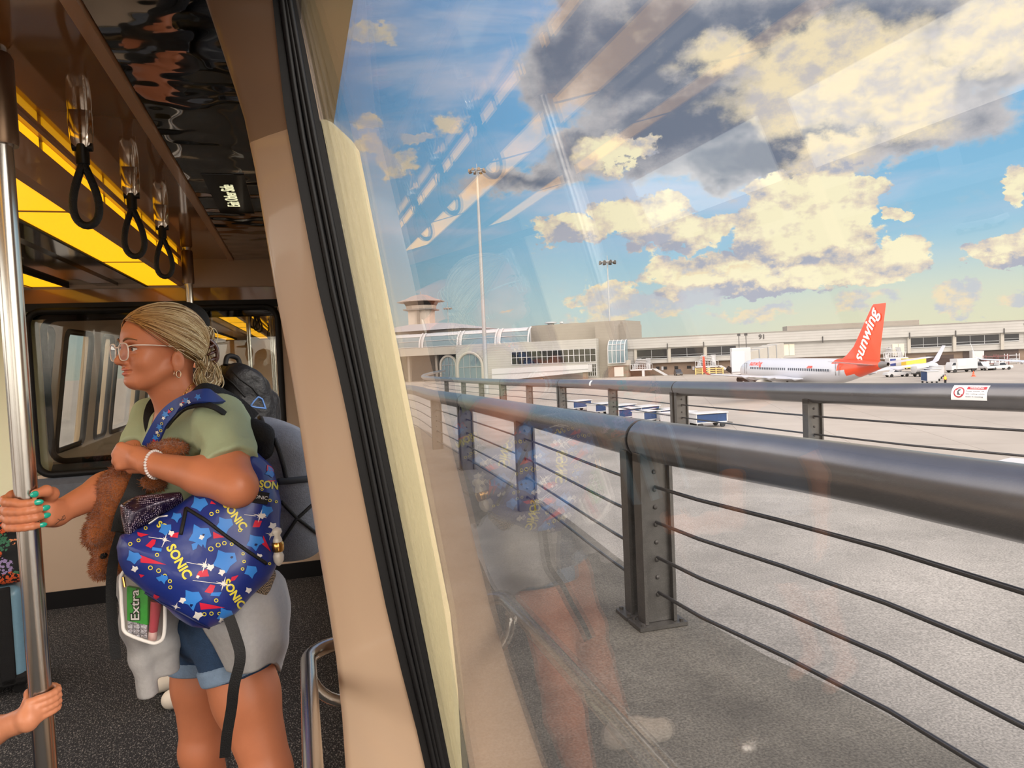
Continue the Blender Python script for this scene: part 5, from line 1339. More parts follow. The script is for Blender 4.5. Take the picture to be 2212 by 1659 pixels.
# hair: swept-back shell, strands, twisted bun
HAIRB = mat('hair_under', (158, 130, 88), .6, var=.2, vscale=60)
HS = SDF(); HS.ell(H(-.008, 0, .054), (.099, .079, .087), HA, .01); HS.ell(H(.03, 0, .066), (.062, .066, .064), HA, .02)
HS.half(H(.033, 0, .030), hf*1.0-UP*.62, .012); HS.half(H(-.005, 0, .020), -(UP-hf*.95), .012)
hair, bv_hair = organic('hair', HS, .003, HAIRB, wm)
def hairmat():
    m = mat('blonde_hair', (196, 172, 128), .42, spec=.5); nt = m.node_tree; b = nt.nodes['Principled BSDF']; N = nt.nodes.new; Lk = nt.links.new
    g = N('ShaderNodeNewGeometry'); r = N('ShaderNodeValToRGB'); cr = r.color_ramp; cr.elements[0].color = lin(104, 78, 48); cr.elements[1].color = lin(244, 232, 198)
    for p, c in ((.3, (168, 134, 84)), (.65, (206, 186, 142))): e = cr.elements.new(p); e.color = lin(*c)
    ps = N('ShaderNodeVectorMath'); ps.operation = 'DOT_PRODUCT'; Lk(g.outputs['Position'], ps.inputs[0]); ps.inputs[1].default_value = tuple(hf)
    mr = N('ShaderNodeMapRange'); mr.inputs['From Min'].default_value = float(hc @ hf)-.03; mr.inputs['From Max'].default_value = float(hc @ hf)+.075; Lk(ps.outputs['Value'], mr.inputs[0])
    gm = N('ShaderNodeMix'); gm.data_type = 'RGBA'; gm.blend_type = 'MULTIPLY'; gm.inputs[7].default_value = lin(212, 172, 122); Lk(mr.outputs[0], gm.inputs[0])
    Lk(g.outputs['Random Per Island'], r.inputs[0]); Lk(r.outputs[0], gm.inputs[6]); Lk(gm.outputs[2], b.inputs['Base Color']); b.inputs['Anisotropic'].default_value = .5
    return m
HM = hairmat(); rs = np.random.RandomState(3); mb = MB()
def skull(d, off):
    """point on the hair shell in local direction d from the skull centre"""
    q = np.array(d)/np.linalg.norm(d); R = np.array([.100, .080, .088]); k = 1/math.sqrt(((q/R)**2).sum())
    q2 = np.array([q[0], q[1], q[2]]); k2 = 0
    if q[0] > 0: k += .012*q[0]**2
    return np.array([-.008, 0, .054])+q*(k+off)
gat = np.array([-.106, .012, .004])-np.array([-.008, 0, .054]); gat = gat/np.linalg.norm(gat)
def strand(d0, d1, off0, off1, r, n=15, lift=.0):
    P = []; ok = True; om = math.acos(np.clip(np.dot(d0, d1), -1, 1))
    for t in np.linspace(0, 1, n):
        q = (math.sin((1-t)*om)*d0+math.sin(t*om)*d1)/max(1e-6, math.sin(om)); q = q+np.array([0, 0, lift*math.sin(math.pi*t)]); w_ = skull(q, off0+(off1-off0)*t+.004*math.sin(math.pi*t)); ok &= (w_[0]-.033-.62*(w_[2]-.030) < .016) and (.95*(w_[0]+.005)-(w_[2]-.020) < .030 or w_[0] < -.04); P.append(H(*w_))
    if ok: mb.tube(P, list(np.concatenate([np.linspace(.0010, r, 4), np.full(n-7, r), np.linspace(r, .0014, 3)])), 5)
for i in range(1500):
    s = rs.choice([1, 1, 1, -1]); t = rs.rand()
    if t < .6:      # along the hairline: forehead to temple to ear
        u = rs.rand(); path = [(.094, .0, .052), (.084, .030, .050), (.058, .058, .032), (.032, .074, .008), (.014, .080, -.016), (-.004, .078, -.026)]
        f = u*(len(path)-1); k = min(int(f), len(path)-2); p = np.array(path[k])*(1-f+k)+np.array(path[k+1])*(f-k); p[1] *= s
    else: p = np.array([rs.uniform(-.02, .085), s*rs.uniform(.0, .06), .08])
    d0 = p+rs.randn(3)*.003; d0 = d0/np.linalg.norm(d0); d1 = gat+rs.randn(3)*np.array([.03, .10, .09]); d1 = d1/np.linalg.norm(d1)
    strand(d0, d1, .001+rs.rand()*.002, .004+rs.rand()*.007, .0007+rs.rand()*.0008, lift=rs.uniform(.02, .22))
def lock(P, w, n, r=.0012):
    n = int(n*2.2)
    P = catmull(P, 6)
    for _ in range(n):
        o = rs.randn(3)*w; e = rs.randn(3)*w*.6; m_ = len(P)
        mb.tube([H(*(np.array(p)+o*(.45+.55*math.sin(math.pi*i/(m_-1)))+e*i/m_)) for i, p in enumerate(P)], list(np.linspace(r, r*.6, m_)), 5)
lock([(-.100, .020, .008), (-.080, .055, -.020), (-.062, .062, -.050), (-.085, .050, -.072), (-.112, .030, -.060), (-.118, .015, -.025)], .006, 46)
lock([(-.112, .010, .0), (-.128, .014, -.030), (-.134, .012, -.062), (-.118, .02, -.082)], .008, 40)
lock([(-.106, .012, .0), (-.118, .006, .03), (-.124, .008, .060), (-.112, .012, .078), (-.105, .014, .050)], .006, 34)
lock([(-.06, .074, -.010), (-.082, .058, -.030), (-.104, .03, -.010), (-.112, .01, .01)], .007, 26)
lock([(-.10, -.02, .0), (-.12, -.03, -.03), (-.125, -.02, -.06)], .009, 26)
mb.build('strands', HM, hair, 180)
mb = MB(); CL = mat('tortoise_clip', (74, 34, 22), .2, coat=.6)
P = catmull([H(-.116, .020, .050), H(-.134, .022, .030), H(-.136, .022, .0), H(-.122, .02, -.018)], 6); mb.tube(P, list(np.linspace(.007, .0055, len(P))), 8)
for q in (.0, .3, .6): mb.tube([H(-.130, .022, .035-q*.06), H(-.112, .036, .03-q*.06), H(-.098, .034, .024-q*.06)], [.005, .004, .002], 6)
mb.build('hair_clip', CL, hair, 180)
# glasses
GL = mat('pale_clear_acetate', (232, 214, 200), .15, coat=.5); GLP = glass('lens_glass', r0=.06)
gl = MB()
def lens_pt(s, a, w=.0245, h=.0215):
    x, z = math.cos(a), math.sin(a); sx = np.sign(x)*abs(x)**.72; sz = np.sign(z)*abs(z)**.72; y = .033+sx*w*(1-.06*(sz < 0)); return H(.112-.10*max(0, y-.012)*.9*(1.0), s*y, .022+sz*h)
for s in (1, -1):
    gl.tube([lens_pt(s, a) for a in np.linspace(0, 2*math.pi, 36, endpoint=False)], .0016, 8, closed=True)
    e0 = lens_pt(s, .5); gl.tube(catmull([e0, H(.096, s*.066, .037), H(.06, s*.076, .036), H(.0, s*.0795, .030), H(-.02, s*.078, .018)], 5), .0017, 8)
gl.tube(catmull([lens_pt(1, math.pi*.86), H(.1135, 0, .033), lens_pt(-1, math.pi*.86)], 4), .0021, 8)
gls = gl.build('glasses', GL, wm, 180)
for s in (1, -1):
    mb = MB(); mb.add([lens_pt(s, a, .0238, .0208) for a in np.linspace(0, 2*math.pi, 28, endpoint=False)], [tuple(range(28))]); mb.build('lens', GLP, gls, 0)
# necklace, earring, bracelet, tattoo
GOLD = mat('gold', (222, 170, 96), .2, 1.0)
def on_body(px, py, off=.002):
    p, n = cast(bv_body, px, py); return None if p is None else p+n*off
def link_chain(P, m, parent, name, L_=.011, w=.0032, r=.0008):
    mb = MB(); S_ = along(P); t = 0; k = 0
    while t < S_[-1]:
        c = point(P, S_, t); d = nrm(point(P, S_, min(t+.004, S_[-1]))-c+1e-9); o = nrm(EYE-c); o = nrm(o-d*np.dot(o, d)); b = np.cross(d, o)
        if k % 2: b, o = nrm(b+o*1.2), nrm(o-b*1.2)
        mb.tube([c+d*math.cos(a)*L_*.5+b*math.sin(a)*w for a in np.linspace(0, 2*math.pi, 14, endpoint=False)], r, 5, closed=True); t += L_*.86; k += 1
    return mb.build(name, m, parent, 180)
P = [q for q in (on_body(x, y, .0015) for x, y in ((421, 824), (412, 833), (403, 845), (395, 857), (388, 868), (381, 880), (375, 892))) if q is not None]
if len(P) > 2: link_chain(catmull(P, 4), GOLD, wm, 'necklace')
e = H(.001, .0845, -.034)
mb = MB(); mb.tube([e+hf*.006*math.cos(a)+UP*(.009*math.sin(a)-.006) for a in np.linspace(0, 2*math.pi, 16, endpoint=False)], .0012, 6, closed=True); mb.tube([e+hf*.011+UP*.002, e+hf*.012-UP*.010], .0012, 6); mb.build('earring', mat('pale_gold', (226, 206, 176), .2, .9), wm, 180)
bw = wrN*.93+elbN*.07; bd = nrm(elbN-wrN); bu = nrm(UP-bd*np.dot(UP, bd)+bd*.22); bs = np.cross(bd, bu)
BEAD = mat('white_beads', (236, 228, 226), .3); mb = MB(); NB = 30
for k in range(NB):
    a = 2*math.pi*k/NB; q = bw+bu*math.cos(a)*.032+bs*math.sin(a)*.032-bd*.010*math.cos(a)*1.6
    mb.lathe([(.0012, -.0026), (.0036, -.0022), (.0036, .0022), (.0012, .0026)], q, nrm(-bu*math.sin(a)+bs*math.cos(a)), 8)
mb.tube([bw+bu*math.cos(a)*.032+bs*math.sin(a)*.032-bd*.016*math.cos(a) for a in np.linspace(0, 2*math.pi, 40, endpoint=False)], .0010, 5, closed=True)
mb.build('bracelet', BEAD, wm, 180)
D_ = Decals(bv_body, .0006)
for l in ([(119, 1133), (126, 1127), (132, 1122), (137, 1116)], [(124, 1121), (131, 1124), (138, 1121)], [(133, 1117), (139, 1113), (141, 1119), (135, 1124)]): D_.line(l, 1.6, 0)
D_.build('tattoo', [mat('tattoo_ink', (120, 84, 66), .5)], wm)

# ---- clothing: shirt, shorts, sweatshirt tied round the waist
T = SDF()
T.cap(nb-UP*.055, shN-UP*.012, .060, .060, .04); T.cap(nb-UP*.055, shF-UP*.012, .060, .060, .04)
T.ell(shM-UP*.16, (.112, .156, .21), BA, .05); T.ell((shM+hipM)/2-UP*.03, (.108, .138, .22), BA, .06); T.ell(shM-UP*.17+bf*.06, (.07, .12, .08), BA, .05)
T.tubecut(shN+UP*.03, shN*.33+elbN*.67, .062, .0635, .03); T.tubecut(shF+UP*.02, shF*.42+elbF*.58, .058, .060, .03)
T.cap(nb+UP*.10+bf*.005, nb-UP*.02+bf*.012, .062, .066, .012, 's'); T.half(hipM-UP*.015, -UP, .006)
_n0 = displaced(.0040, 33, 2); _ax = (UP*.85+bf*.5).astype(np.float32); _bx = bl.astype(np.float32); _sz = float(shN[2])
def folds(p):
    w = 1/(1+np.exp(-((_sz-.03)-p[:, 2])*60))
    return _n0(p)+(w*(.0034*np.sin(72*(p @ _ax)+2.2*np.sin(31*(p @ _bx)))+.0030*np.sin(150*(p @ _ax)+3.0*np.sin(24*(p @ _bx)+20*p[:, 0]))*np.sin(38*p[:, 2]+26*p[:, 0]))).astype(np.float32)
shirt, bv_shirt = organic('t_shirt', T, .005, SAGE, wm, noise=folds)
Sh = SDF(); Sh.ell(hipM+UP*.02, (.120, .166, .13), BA, .05)
hN = hipN*.66+kneN*.34; hF = hipF*.62+kneF*.38
Sh.tubecut(hipN+UP*.05, hN, .099, .090, .03); Sh.tubecut(hipF+UP*.05, hF, .097, .088, .03); Sh.half(hipM+UP*.10, UP, .01)
sh_o, _ = organic('shorts', Sh, .0055, DENIM, wm, noise=displaced(.0015, 60, 5))
for a, b, r_ in ((hipN, hN, .092), (hipF, hF, .090)):
    d = nrm(b-a); q = SDF(); q.tubecut(b-d*.040, b+d*.004, r_+.004, r_+.001, .01, e=.008); organic('cuff', q, .0045, DENIML, sh_o)
# sweatshirt
rip = lambda V: (np.sin(V[:, :1]*70+V[:, 2:]*14)*.006+np.sin(V[:, 1:2]*90+V[:, 2:]*9)*.005)*np.array([[.3, -1, 0]])
G = [[A(432, 1235, 1.80), A(490, 1228, 1.74), A(545, 1225, 1.74), A(590, 1232, 1.80), A(608, 1250, 1.92), A(600, 1240, 2.08)],
     [A(432, 1290, 1.78), A(490, 1290, 1.715), A(552, 1290, 1.715), A(604, 1290, 1.78), A(620, 1300, 1.94), A(612, 1290, 2.12)],
     [A(438, 1345, 1.75), A(490, 1350, 1.70), A(552, 1350, 1.69), A(604, 1348, 1.76), A(618, 1350, 1.96), A(610, 1340, 2.14)],
     [A(466, 1392, 1.74), A(506, 1400, 1.69), A(554, 1398, 1.68), A(602, 1392, 1.75), A(617, 1395, 1.97), A(608, 1390, 2.14)],
     [A(494, 1446, 1.72), A(516, 1456, 1.69), A(552, 1444, 1.685), A(590, 1432, 1.76), A(600, 1448, 1.98), A(596, 1440, 2.12)]]
sw = sheet('sweatshirt', G, HEATHER, wm, .014, 7, ripple=rip)
slv = SDF()
slv.chain([A(330, 1215, 1.78), A(292, 1262, 1.755), A(296, 1350, 1.76), A(310, 1420, 1.77)], [.040, .040, .036, .030], .02)
slv.tubecut(A(309, 1412, 1.77), A(322, 1502, 1.78), .029, .024, .008)
slv.chain([A(372, 1250, 1.80), A(350, 1330, 1.80), A(352, 1385, 1.80)], [.045, .042, .040], .02); slv.tubecut(A(352, 1370, 1.80), A(358, 1452, 1.81), .041, .034, .01)
slv.chain([A(340, 1225, 1.80), A(420, 1245, 1.80), A(470, 1240, 1.76)], [.035, .04, .03], .02)
slv.chain([A(320, 1225, 1.86), A(420, 1215, 2.0)], [.035, .03], .02)
organic('sweatshirt_sleeves', slv, .005, HEATHER, wm, noise=displaced(.0022, 34, 8))
for a in (anN, anF):
    q = SDF(); q.cap(a-UP*.035-bf*.03, a-UP*.038+bf*.13, .043, .036, .03); q.cap(a-UP*.01, a-UP*.03+bf*.05, .042, .04, .03); q.half((0, 0, .004), -UP, .004); organic('sneaker', q, .006, mat('white_shoe', (232, 222, 206), .6), wm)

# ---- grey backpack on her back
gp = thing('grey_backpack', 'large heather grey backpack with black zips worn on the woman\'s back', 'backpack', A(620, 1200, 1.98))
gaz = YAW+math.atan((610-1106)/FPX); gr = np.array([math.cos(gaz), -math.sin(gaz), 0]); gv = np.array([math.sin(gaz), math.cos(gaz), 0])
GA = np.array([gr, gv, UP]); gc = A(612, 1045, 1.99)
S = SDF(); S.rbox(gc+gr*.0, (.108, .15, .195), GA, .075, .02); S.ell(gc+gr*.035-UP*.05, (.09, .14, .15), GA, .04); S.rbox(gc-gr*.03-UP*.02, (.09, .155, .165), GA, .05, .03)
S.half(gc+gr*.02+UP*.165, nrm(UP+gr*.62), .05)
GREYF = mat('heather_grey_canvas', (116, 122, 134), .85, var=.16, vscale=120, bump=.3, bscale=300)
gb, bv_g = organic('pack_body', S, .006, GREYF, gp, noise=displaced(.003, 40, 4))
def seam(bv, P, r, name, m, parent, flat=None):
    Q = [];
    P = [np.array(p, float) for p in P]
    for a, b in zip(P[:-1], P[1:]):
        k = max(2, int(np.linalg.norm(b-a)/6))
        for i in range(k):
            x = a+(b-a)*i/k; p, n = cast(bv, *x)
            if p is not None: Q.append(p+n*r*.3)
    p, n = cast(bv, *P[-1])
    if p is not None: Q.append(p+n*r*.3)
    if len(Q) < 2: return None
    mb = MB(); mb.tube(Q, r, 7); return mb.build(name, m, parent, 180)
seam(bv_g, [(593, 948), (603, 975), (612, 1005), (619, 1036)], .0055, 'zipper', WEB, gp)
seam(bv_g, [(556, 888), (562, 905), (570, 928)], .008, 'compression_strap', WEB, gp)
seam(bv_g, [(600, 1040), (630, 1038), (668, 1034)], .009, 'pocket_hem', mat('dark_grey_binding', (52, 58, 66), .8), gp)
seam(bv_g, [(607, 1082), (640, 1118), (684, 1152)], .0045, 'elastic_cord', WEB, gp); seam(bv_g, [(607, 1172), (640, 1122), (676, 1088)], .0045, 'elastic_cord', WEB, gp)
# shoulder straps of the grey pack
mb = MB(); mb.ribbon(catmull([A(418, 862, 1.80), A(440, 846, 1.795), A(470, 850, 1.82), A(505, 872, 1.86), A(545, 908, 1.88)], 6), nrm(EYE-shN+UP*2.0), .052, .010); mb.build('shoulder_strap', BLACKF, gp, 40)
mb = MB(); mb.ribbon(catmull([A(412, 861, 1.775), A(440, 851, 1.77), A(470, 857, 1.80), A(505, 879, 1.845), A(540, 914, 1.87)], 6), nrm(EYE-shN+UP*1.2), .012, .008); mb.build('strap_piping', mat('light_grey_piping', (160, 164, 172), .7), gp, 40)
mb = MB(); mb.ribbon(catmull([A(352, 866, 1.98), A(338, 880, 1.95), A(332, 905, 1.925), A(338, 935, 1.92), A(352, 975, 1.93)], 6), nrm(EYE-shF+UP*.4), .05, .012); fs_ = mb.build('shoulder_strap', BLACKF, gp, 40)
for a, b in (((331, 913), (339, 922)), ((339, 913), (331, 922))):
    mb = MB(); mb.tube([A(a[0], a[1], 1.915), A(b[0], b[1], 1.915)], .0022, 6); mb.build('stitched_mark', mat('mark_white', (230, 230, 230), .6), fs_, 60)
q = SDF(); q.chain([A(524, 936, 1.83), A(545, 926, 1.80), A(566, 940, 1.80), A(566, 970, 1.82), A(552, 985, 1.84)], [.014, .022, .026, .024, .016], .02); organic('side_flap', q, .005, BLACKF, gp)

# ---- printed blue backpack hanging on her near side
bp = thing('blue_printed_backpack', 'royal blue backpack with yellow lettering, gold rings and red shards, under the woman\'s elbow', 'backpack', A(440, 1357, 1.66))
baz = YAW+math.atan((440-1106)/FPX); br = np.array([math.cos(baz), -math.sin(baz), 0]); bvw = np.array([math.sin(baz), math.cos(baz), 0])
tl = math.radians(14); b_up = UP*math.cos(tl)+bvw*math.sin(tl); b_dp = bvw*math.cos(tl)-UP*math.sin(tl); PA = np.array([br, b_up, b_dp])
bc = A(440, 1190, 1.68)
def bag2(px, py):
    d = ray(px, py); t = np.dot(bc-EYE, b_dp)/np.dot(d, b_dp); p = EYE+d*t-bc; return (float(p @ br), float(p @ b_up))
OUT = [(370, 1100), (321, 1131), (262, 1158), (252, 1182), (256, 1206), (275, 1242), (308, 1274), (346, 1303), (376, 1331), (414, 1353), (449, 1359), (476, 1349), (503, 1331), (540, 1291), (577, 1255), (596, 1222), (603, 1174), (607, 1093), (605, 1047), (587, 1008), (548, 972), (505, 985), (440, 1050)]
S = SDF(); S.poly([bag2(x, y) for x, y in OUT], bc, PA, .082, .085, .01)
NAVY = mat('royal_blue_nylon', (24, 46, 128), .38, var=.06, vscale=14, bump=.22, bscale=16, coat=.15)
pb, bv_b = organic('bag_body', S, .0045, NAVY, bp, noise=displaced(.0028, 38, 9))
YEL = mat('print_yellow', (236, 222, 74), .4); PRED = mat('print_red', (214, 32, 66), .4); PSKY = mat('print_sky_blue', (54, 134, 222), .4); PWH = mat('print_white', (240, 236, 232), .4); PDEEP = mat('print_deep_navy', (14, 26, 82), .4)
D_ = Decals(bv_b)
cc = lambda x, y: (240+x/3.687, 930+y/3.687)
for x, y, a, z in ((540, 1045, 1.05, 29), (985, 680, .95, 25), (1290, 440, .12, 22), (975, 1300, 1.0, 25), (1215, 150, 1.2, 12), (410, 765, .5, 20)): D_.text('SONIC' if z > 21 else 'SO', *cc(x, y), a, z, 0, .035, .92)
for x, y, r in ((800, 665, 17), (848, 645, 15), (795, 943, 21), (853, 912, 20), (902, 897, 18), (960, 905, 15), (367, 990, 16), (315, 1092, 19), (380, 1115, 19), (430, 1155, 16), (470, 1198, 16), (473, 1247, 16), (1026, 795, 15), (1058, 1043, 14), (1046, 1102, 14), (1050, 982, 13), (836, 1352, 17), (743, 1460, 17), (798, 1455, 17), (860, 1455, 15), (277, 780, 15), (220, 877, 16), (1262, 557, 14), (1312, 567, 12), (155, 905, 16), (1260, 1060, 12), (1200, 470, 12)): D_.ring(*cc(x, y), r/3.687, 6.5/3.687, 0)
W_ = lambda P, mi: D_.poly([cc(*p) for p in P], mi)
for P in ([(235, 990), (440, 1068), (238, 1050)], [(705, 1368), (905, 1408), (715, 1425)], [(210, 812), (300, 832), (240, 850), (215, 840)], [(330, 868), (360, 872), (350, 905), (318, 938), (275, 920)], [(470, 822), (540, 812), (530, 855), (470, 850)], [(812, 805), (905, 850), (815, 860)], [(790, 1225), (830, 1235), (805, 1300), (743, 1285)], [(700, 1120), (765, 1105), (780, 1160), (672, 1170)], [(960, 1165), (1015, 1150), (985, 1190), (950, 1200)], [(1210, 835), (1270, 965), (1200, 905)], [(1145, 715), (1200, 720), (1180, 770), (1125, 770)], [(1240, 395), (1330, 400), (1270, 412)], [(1240, 275), (1300, 300), (1290, 330), (1235, 320)], [(345, 1300), (390, 1320), (360, 1345), (335, 1330)], [(840, 1540), (880, 1545), (850, 1570)], [(225, 1140), (270, 1150), (240, 1170)], [(800, 560), (838, 590), (790, 585)]): W_(P, 1)
# plain angular blue shapes of the print
def shard(x, y, R, seed, mi=2):
    q = np.random.RandomState(seed); n = 9; D_.poly([cc(x+R*(1 if i % 2 == 0 else .62)*q.uniform(.85, 1.1)*math.cos(2*math.pi*i/n), y+R*(1 if i % 2 == 0 else .62)*q.uniform(.85, 1.1)*math.sin(2*math.pi*i/n)) for i in range(n)], mi, 5)
for x, y, R, sd in ((705, 840, 100, 1), (900, 1040, 105, 2), (640, 1340, 90, 3), (180, 1010, 62, 4), (900, 750, 80, 5), (1140, 890, 72, 6), (1110, 1120, 60, 7), (700, 590, 70, 8), (430, 790, 60, 9), (1230, 640, 55, 10), (910, 1470, 70, 11), (420, 1180, 40, 12), (1270, 330, 50, 13), (520, 690, 45, 14)): shard(x, y, R, sd)
for P in ([(330, 930), (405, 940), (400, 965), (325, 955)], [(800, 1290), (880, 1285), (860, 1320), (790, 1315)], [(360, 1170), (420, 1150), (440, 1180), (385, 1200)], [(640, 905), (700, 880), (680, 940), (650, 955)], [(720, 880), (765, 860), (750, 940)]): W_(P, 2)
for x, y, R in ((745, 1075, 62), (430, 870, 50), (895, 1220, 62), (1185, 680, 58), (1270, 830, 48), (520, 1400, 40)): D_.star(*cc(x, y), R/3.687, R*.16/3.687, 4, 3, .3); D_.star(*cc(x, y), R*.5/3.687, R*.12/3.687, 4, 3, 1.08)
for P in ([(600, 1050), (735, 1075)], [(650, 1193), (957, 1230)], [(300, 850), (430, 868)], [(1060, 670), (1150, 680)], [(430, 870), (405, 930)]): D_.line([cc(*p) for p in P], 1.1, 3)
for x, y, R, sd in ((720, 850, 26, 21), (790, 1090, 34, 22), (880, 1130, 30, 23), (1175, 1000, 25, 24), (1200, 680, 30, 25), (1280, 760, 34, 26), (480, 820, 26, 27), (570, 1350, 30, 28), (690, 1470, 40, 29), (190, 1100, 30, 30), (1090, 1270, 30, 31), (880, 1510, 30, 32), (690, 1165, 16, 33)): shard(x, y, R, sd, 3)
for x, y, R, sd in ((735, 830, 12, 41), (960, 1010, 14, 42), (640, 1390, 16, 43), (1150, 910, 14, 44)): shard(x, y, R, sd, 4)
D_.into(pb, [YEL, PRED, PSKY, PWH, PDEEP])
seam(bv_b, [cc(600, 620), cc(760, 720), cc(930, 850), cc(1100, 970), cc(1235, 1060)], .0040, 'zipper', WEB, bp)
seam(bv_b, [cc(600, 620), cc(585, 700), cc(555, 830)], .0042, 'zip_pull', WEB, bp)
seam(bv_b, [cc(255, 1275), cc(400, 1370), cc(540, 1440), cc(700, 1530), cc(780, 1570)], .003, 'bottom_seam', mat('seam_navy', (12, 24, 74), .5), bp)
seam(bv_b, [cc(450, 680), cc(380, 690), cc(300, 745)], .0018, 'top_seam', PWH, bp)
mb = MB(); p, n = cast(bv_b, *cc(1180, 535)); 
if p is not None:
    ux = nrm(rv+UP*-.3); uy = nrm(np.cross(n, ux)); mb.box((-.020, -.014, 0), (.020, .014, .004), (ux, uy, n), p); tg = mb.build('name_tag', BLACKF, bp, 0); text_at('tag_text', 'SONIC', mat('tag_white', (225, 225, 225), .5), tg, p+n*.0045, ux, uy, .012, ext=.0004)
# mesh side pocket, bottom block, webbing strap and ornament
q = SDF(); q.poly([bag2(*cc(x, y)) for x, y in ((1300, 1070), (1325, 1150), (1250, 1340), (1110, 1300), (1160, 1180))], bc+b_dp*.03, PA, .03, .035, .01)
MESHM = mat('tan_mesh_fabric', (128, 110, 92), .8)
nt = MESHM.node_tree; ck = nt.nodes.new('ShaderNodeTexChecker'); ck.inputs['Scale'].default_value = 330; ck.inputs['Color1'].default_value = lin(168, 146, 120); ck.inputs['Color2'].default_value = lin(58, 50, 46); tcn = nt.nodes.new('ShaderNodeTexCoord'); nt.links.new(tcn.outputs['Object'], ck.inputs[0]); nt.links.new(ck.outputs[0], nt.nodes['Principled BSDF'].inputs['Base Color'])
organic('mesh_pocket', q, .0045, MESHM, bp)
q = SDF(); q.poly([bag2(*cc(x, y)) for x, y in ((1000, 1440), (1130, 1330), (1190, 1340), (1120, 1470), (1050, 1520))], bc+b_dp*.04, PA, .03, .03, .01); organic('strap_anchor', q, .0045, BLACKF, bp)
mb = MB(); mb.ribbon(catmull([A(494, 1332, 1.63), A(508, 1372, 1.625), A(519, 1420, 1.62), A(506, 1480, 1.62), A(500, 1530, 1.63), A(490, 1590, 1.64), A(486, 1636, 1.65)], 6), nrm(EYE-A(500, 1480, 1.62)), .024, .003); mb.build('hanging_strap', WEB, bp, 40)
mb = MB(); mb.ribbon(catmull([A(262, 1150, 1.66), A(247, 1200, 1.67), A(240, 1260, 1.68), A(242, 1330, 1.69), A(251, 1424, 1.70)], 6), nrm(EYE-A(245, 1300, 1.7)), .022, .004); mb.build('hanging_strap', WEB, bp, 40)
SB = mat('blue_strap_print', (34, 62, 140), .5, var=.1, vscale=20)
P = catmull([A(322, 966, 1.80), A(335, 938, 1.79), A(355, 903, 1.765), A(384, 876, 1.75), A(412, 860, 1.72), A(440, 855, 1.705), A(464, 858, 1.725), A(484, 865, 1.78), A(497, 876, 1.86)], 6)
def sweep_band(P, w, th, toward):
    mb = MB(); mb.ribbon(P, [nrm(toward-p+UP*1.1) for p in P], w, th); return mb
st_ = sweep_band(P, list(np.interp(np.linspace(0, 1, len(P)), [0, .7, 1], [.036, .036, .020])), .008, EYE).build('shoulder_strap', SB, bp, 40)
V_ = np.array([v.co for v in st_.data.vertices])+wloc(st_); bv_s = BVHTree.FromPolygons([Vector(v) for v in V_], [tuple(f.vertices) for f in st_.data.polygons])
D_ = Decals(bv_s, .001)
for x, y, r in ((350, 915, 3.2), (348, 930, 3.4), (343, 940, 3.0), (372, 884, 3)): D_.ring(x, y, r, 1.4, 0)
for x, y, R in ((358, 895, 9), (345, 922, 8), (402, 866, 9), (428, 858, 8), (336, 945, 8)): D_.star(x, y, R, R*.5, 5, 2, .4)
for x, y in ((354, 903), (408, 868), (340, 934), (392, 874)): D_.star(x, y, 4.5, 2.5, 5, 3, .2)
for x, y in ((397, 868), (333, 952), (366, 889)): D_.star(x, y, 5.5, 2.5, 3, 1, .2)
D_.into(st_, [YEL, PRED, PSKY, PWH])
P2 = catmull([A(360, 925, 1.77), A(376, 902, 1.755), A(396, 884, 1.735), A(418, 876, 1.715), A(442, 874, 1.700), A(468, 882, 1.705), A(492, 900, 1.735), A(508, 924, 1.79)], 6); sweep_band(P2, list(np.interp(np.linspace(0, 1, len(P2)), [0, .2, .8, 1], [.004, .013, .013, .006])), .006, EYE).build('strap_edging', WEB, bp, 40)

# white and gold ornament clipped to the pocket
orn = thing('bag_charm', 'pearly white and gold pendant charm hanging on the blue backpack\'s side', 'charm', A(601, 1218, 1.70))
c = A(600, 1180, 1.70); PW = mat('pearl_white', (232, 226, 216), .2, coat=.5)
mb = MB(); mb.lathe([(.002, .046), (.010, .042), (.012, .034), (.007, .026), (.011, .016), (.011, .010)], c, UP, 16); mb.build('upper_pearl', PW, orn, 60); mb = MB(); mb.lathe([(.009, -.012), (.013, -.022), (.012, -.034), (.006, -.044), (.002, -.047)], c, UP, 16); mb.build('lower_pearl', PW, orn, 60)
mb = MB(); mb.lathe([(.012, -.012), (.0145, -.008), (.0145, .007), (.012, .011)], c, UP, 16); mb.build('gold_band', GOLD, orn, 40)

# ---- brown plush toy squeezed under her arm
pt = thing('plush_toy', 'brown furry plush toy squeezed between the woman\'s forearms', 'soft toy', A(255, 1240, 1.78))
S = SDF(); D0 = 1.80
for x, y, d, a, b, rot in ((245, 1105, 1.80, .052, .095, 0), (268, 1055, 1.80, .045, .060, 0), (205, 1160, 1.785, .024, .022, 0), (215, 1140, 1.79, .03, .03, 0), (222, 1222, 1.80, .028, .030, 0), (255, 1190, 1.82, .040, .065, 0), (225, 1185, 1.80, .022, .02, 0), (275, 1215, 1.83, .04, .045, 0), (330, 1035, 1.80, .040, .030, 0), (362, 972, 1.80, .052, .024, 0), (300, 1010, 1.83, .05, .05, 0)):
    S.ell(A(x, y, d), (a, .05, b), np.array([br, bvw, UP]), .02)
FUR = mat('brown_plush', (160, 88, 38), .95, var=.18, vscale=30, bump=.8, bscale=140, sheen=.4)
po, bv_p = organic('plush_body', S, .005, FUR, pt, noise=displaced(.003, 60, 12))
me = po.data; rsf = np.random.RandomState(5); off = wloc(po); mb = MB(); nv = len(me.vertices)
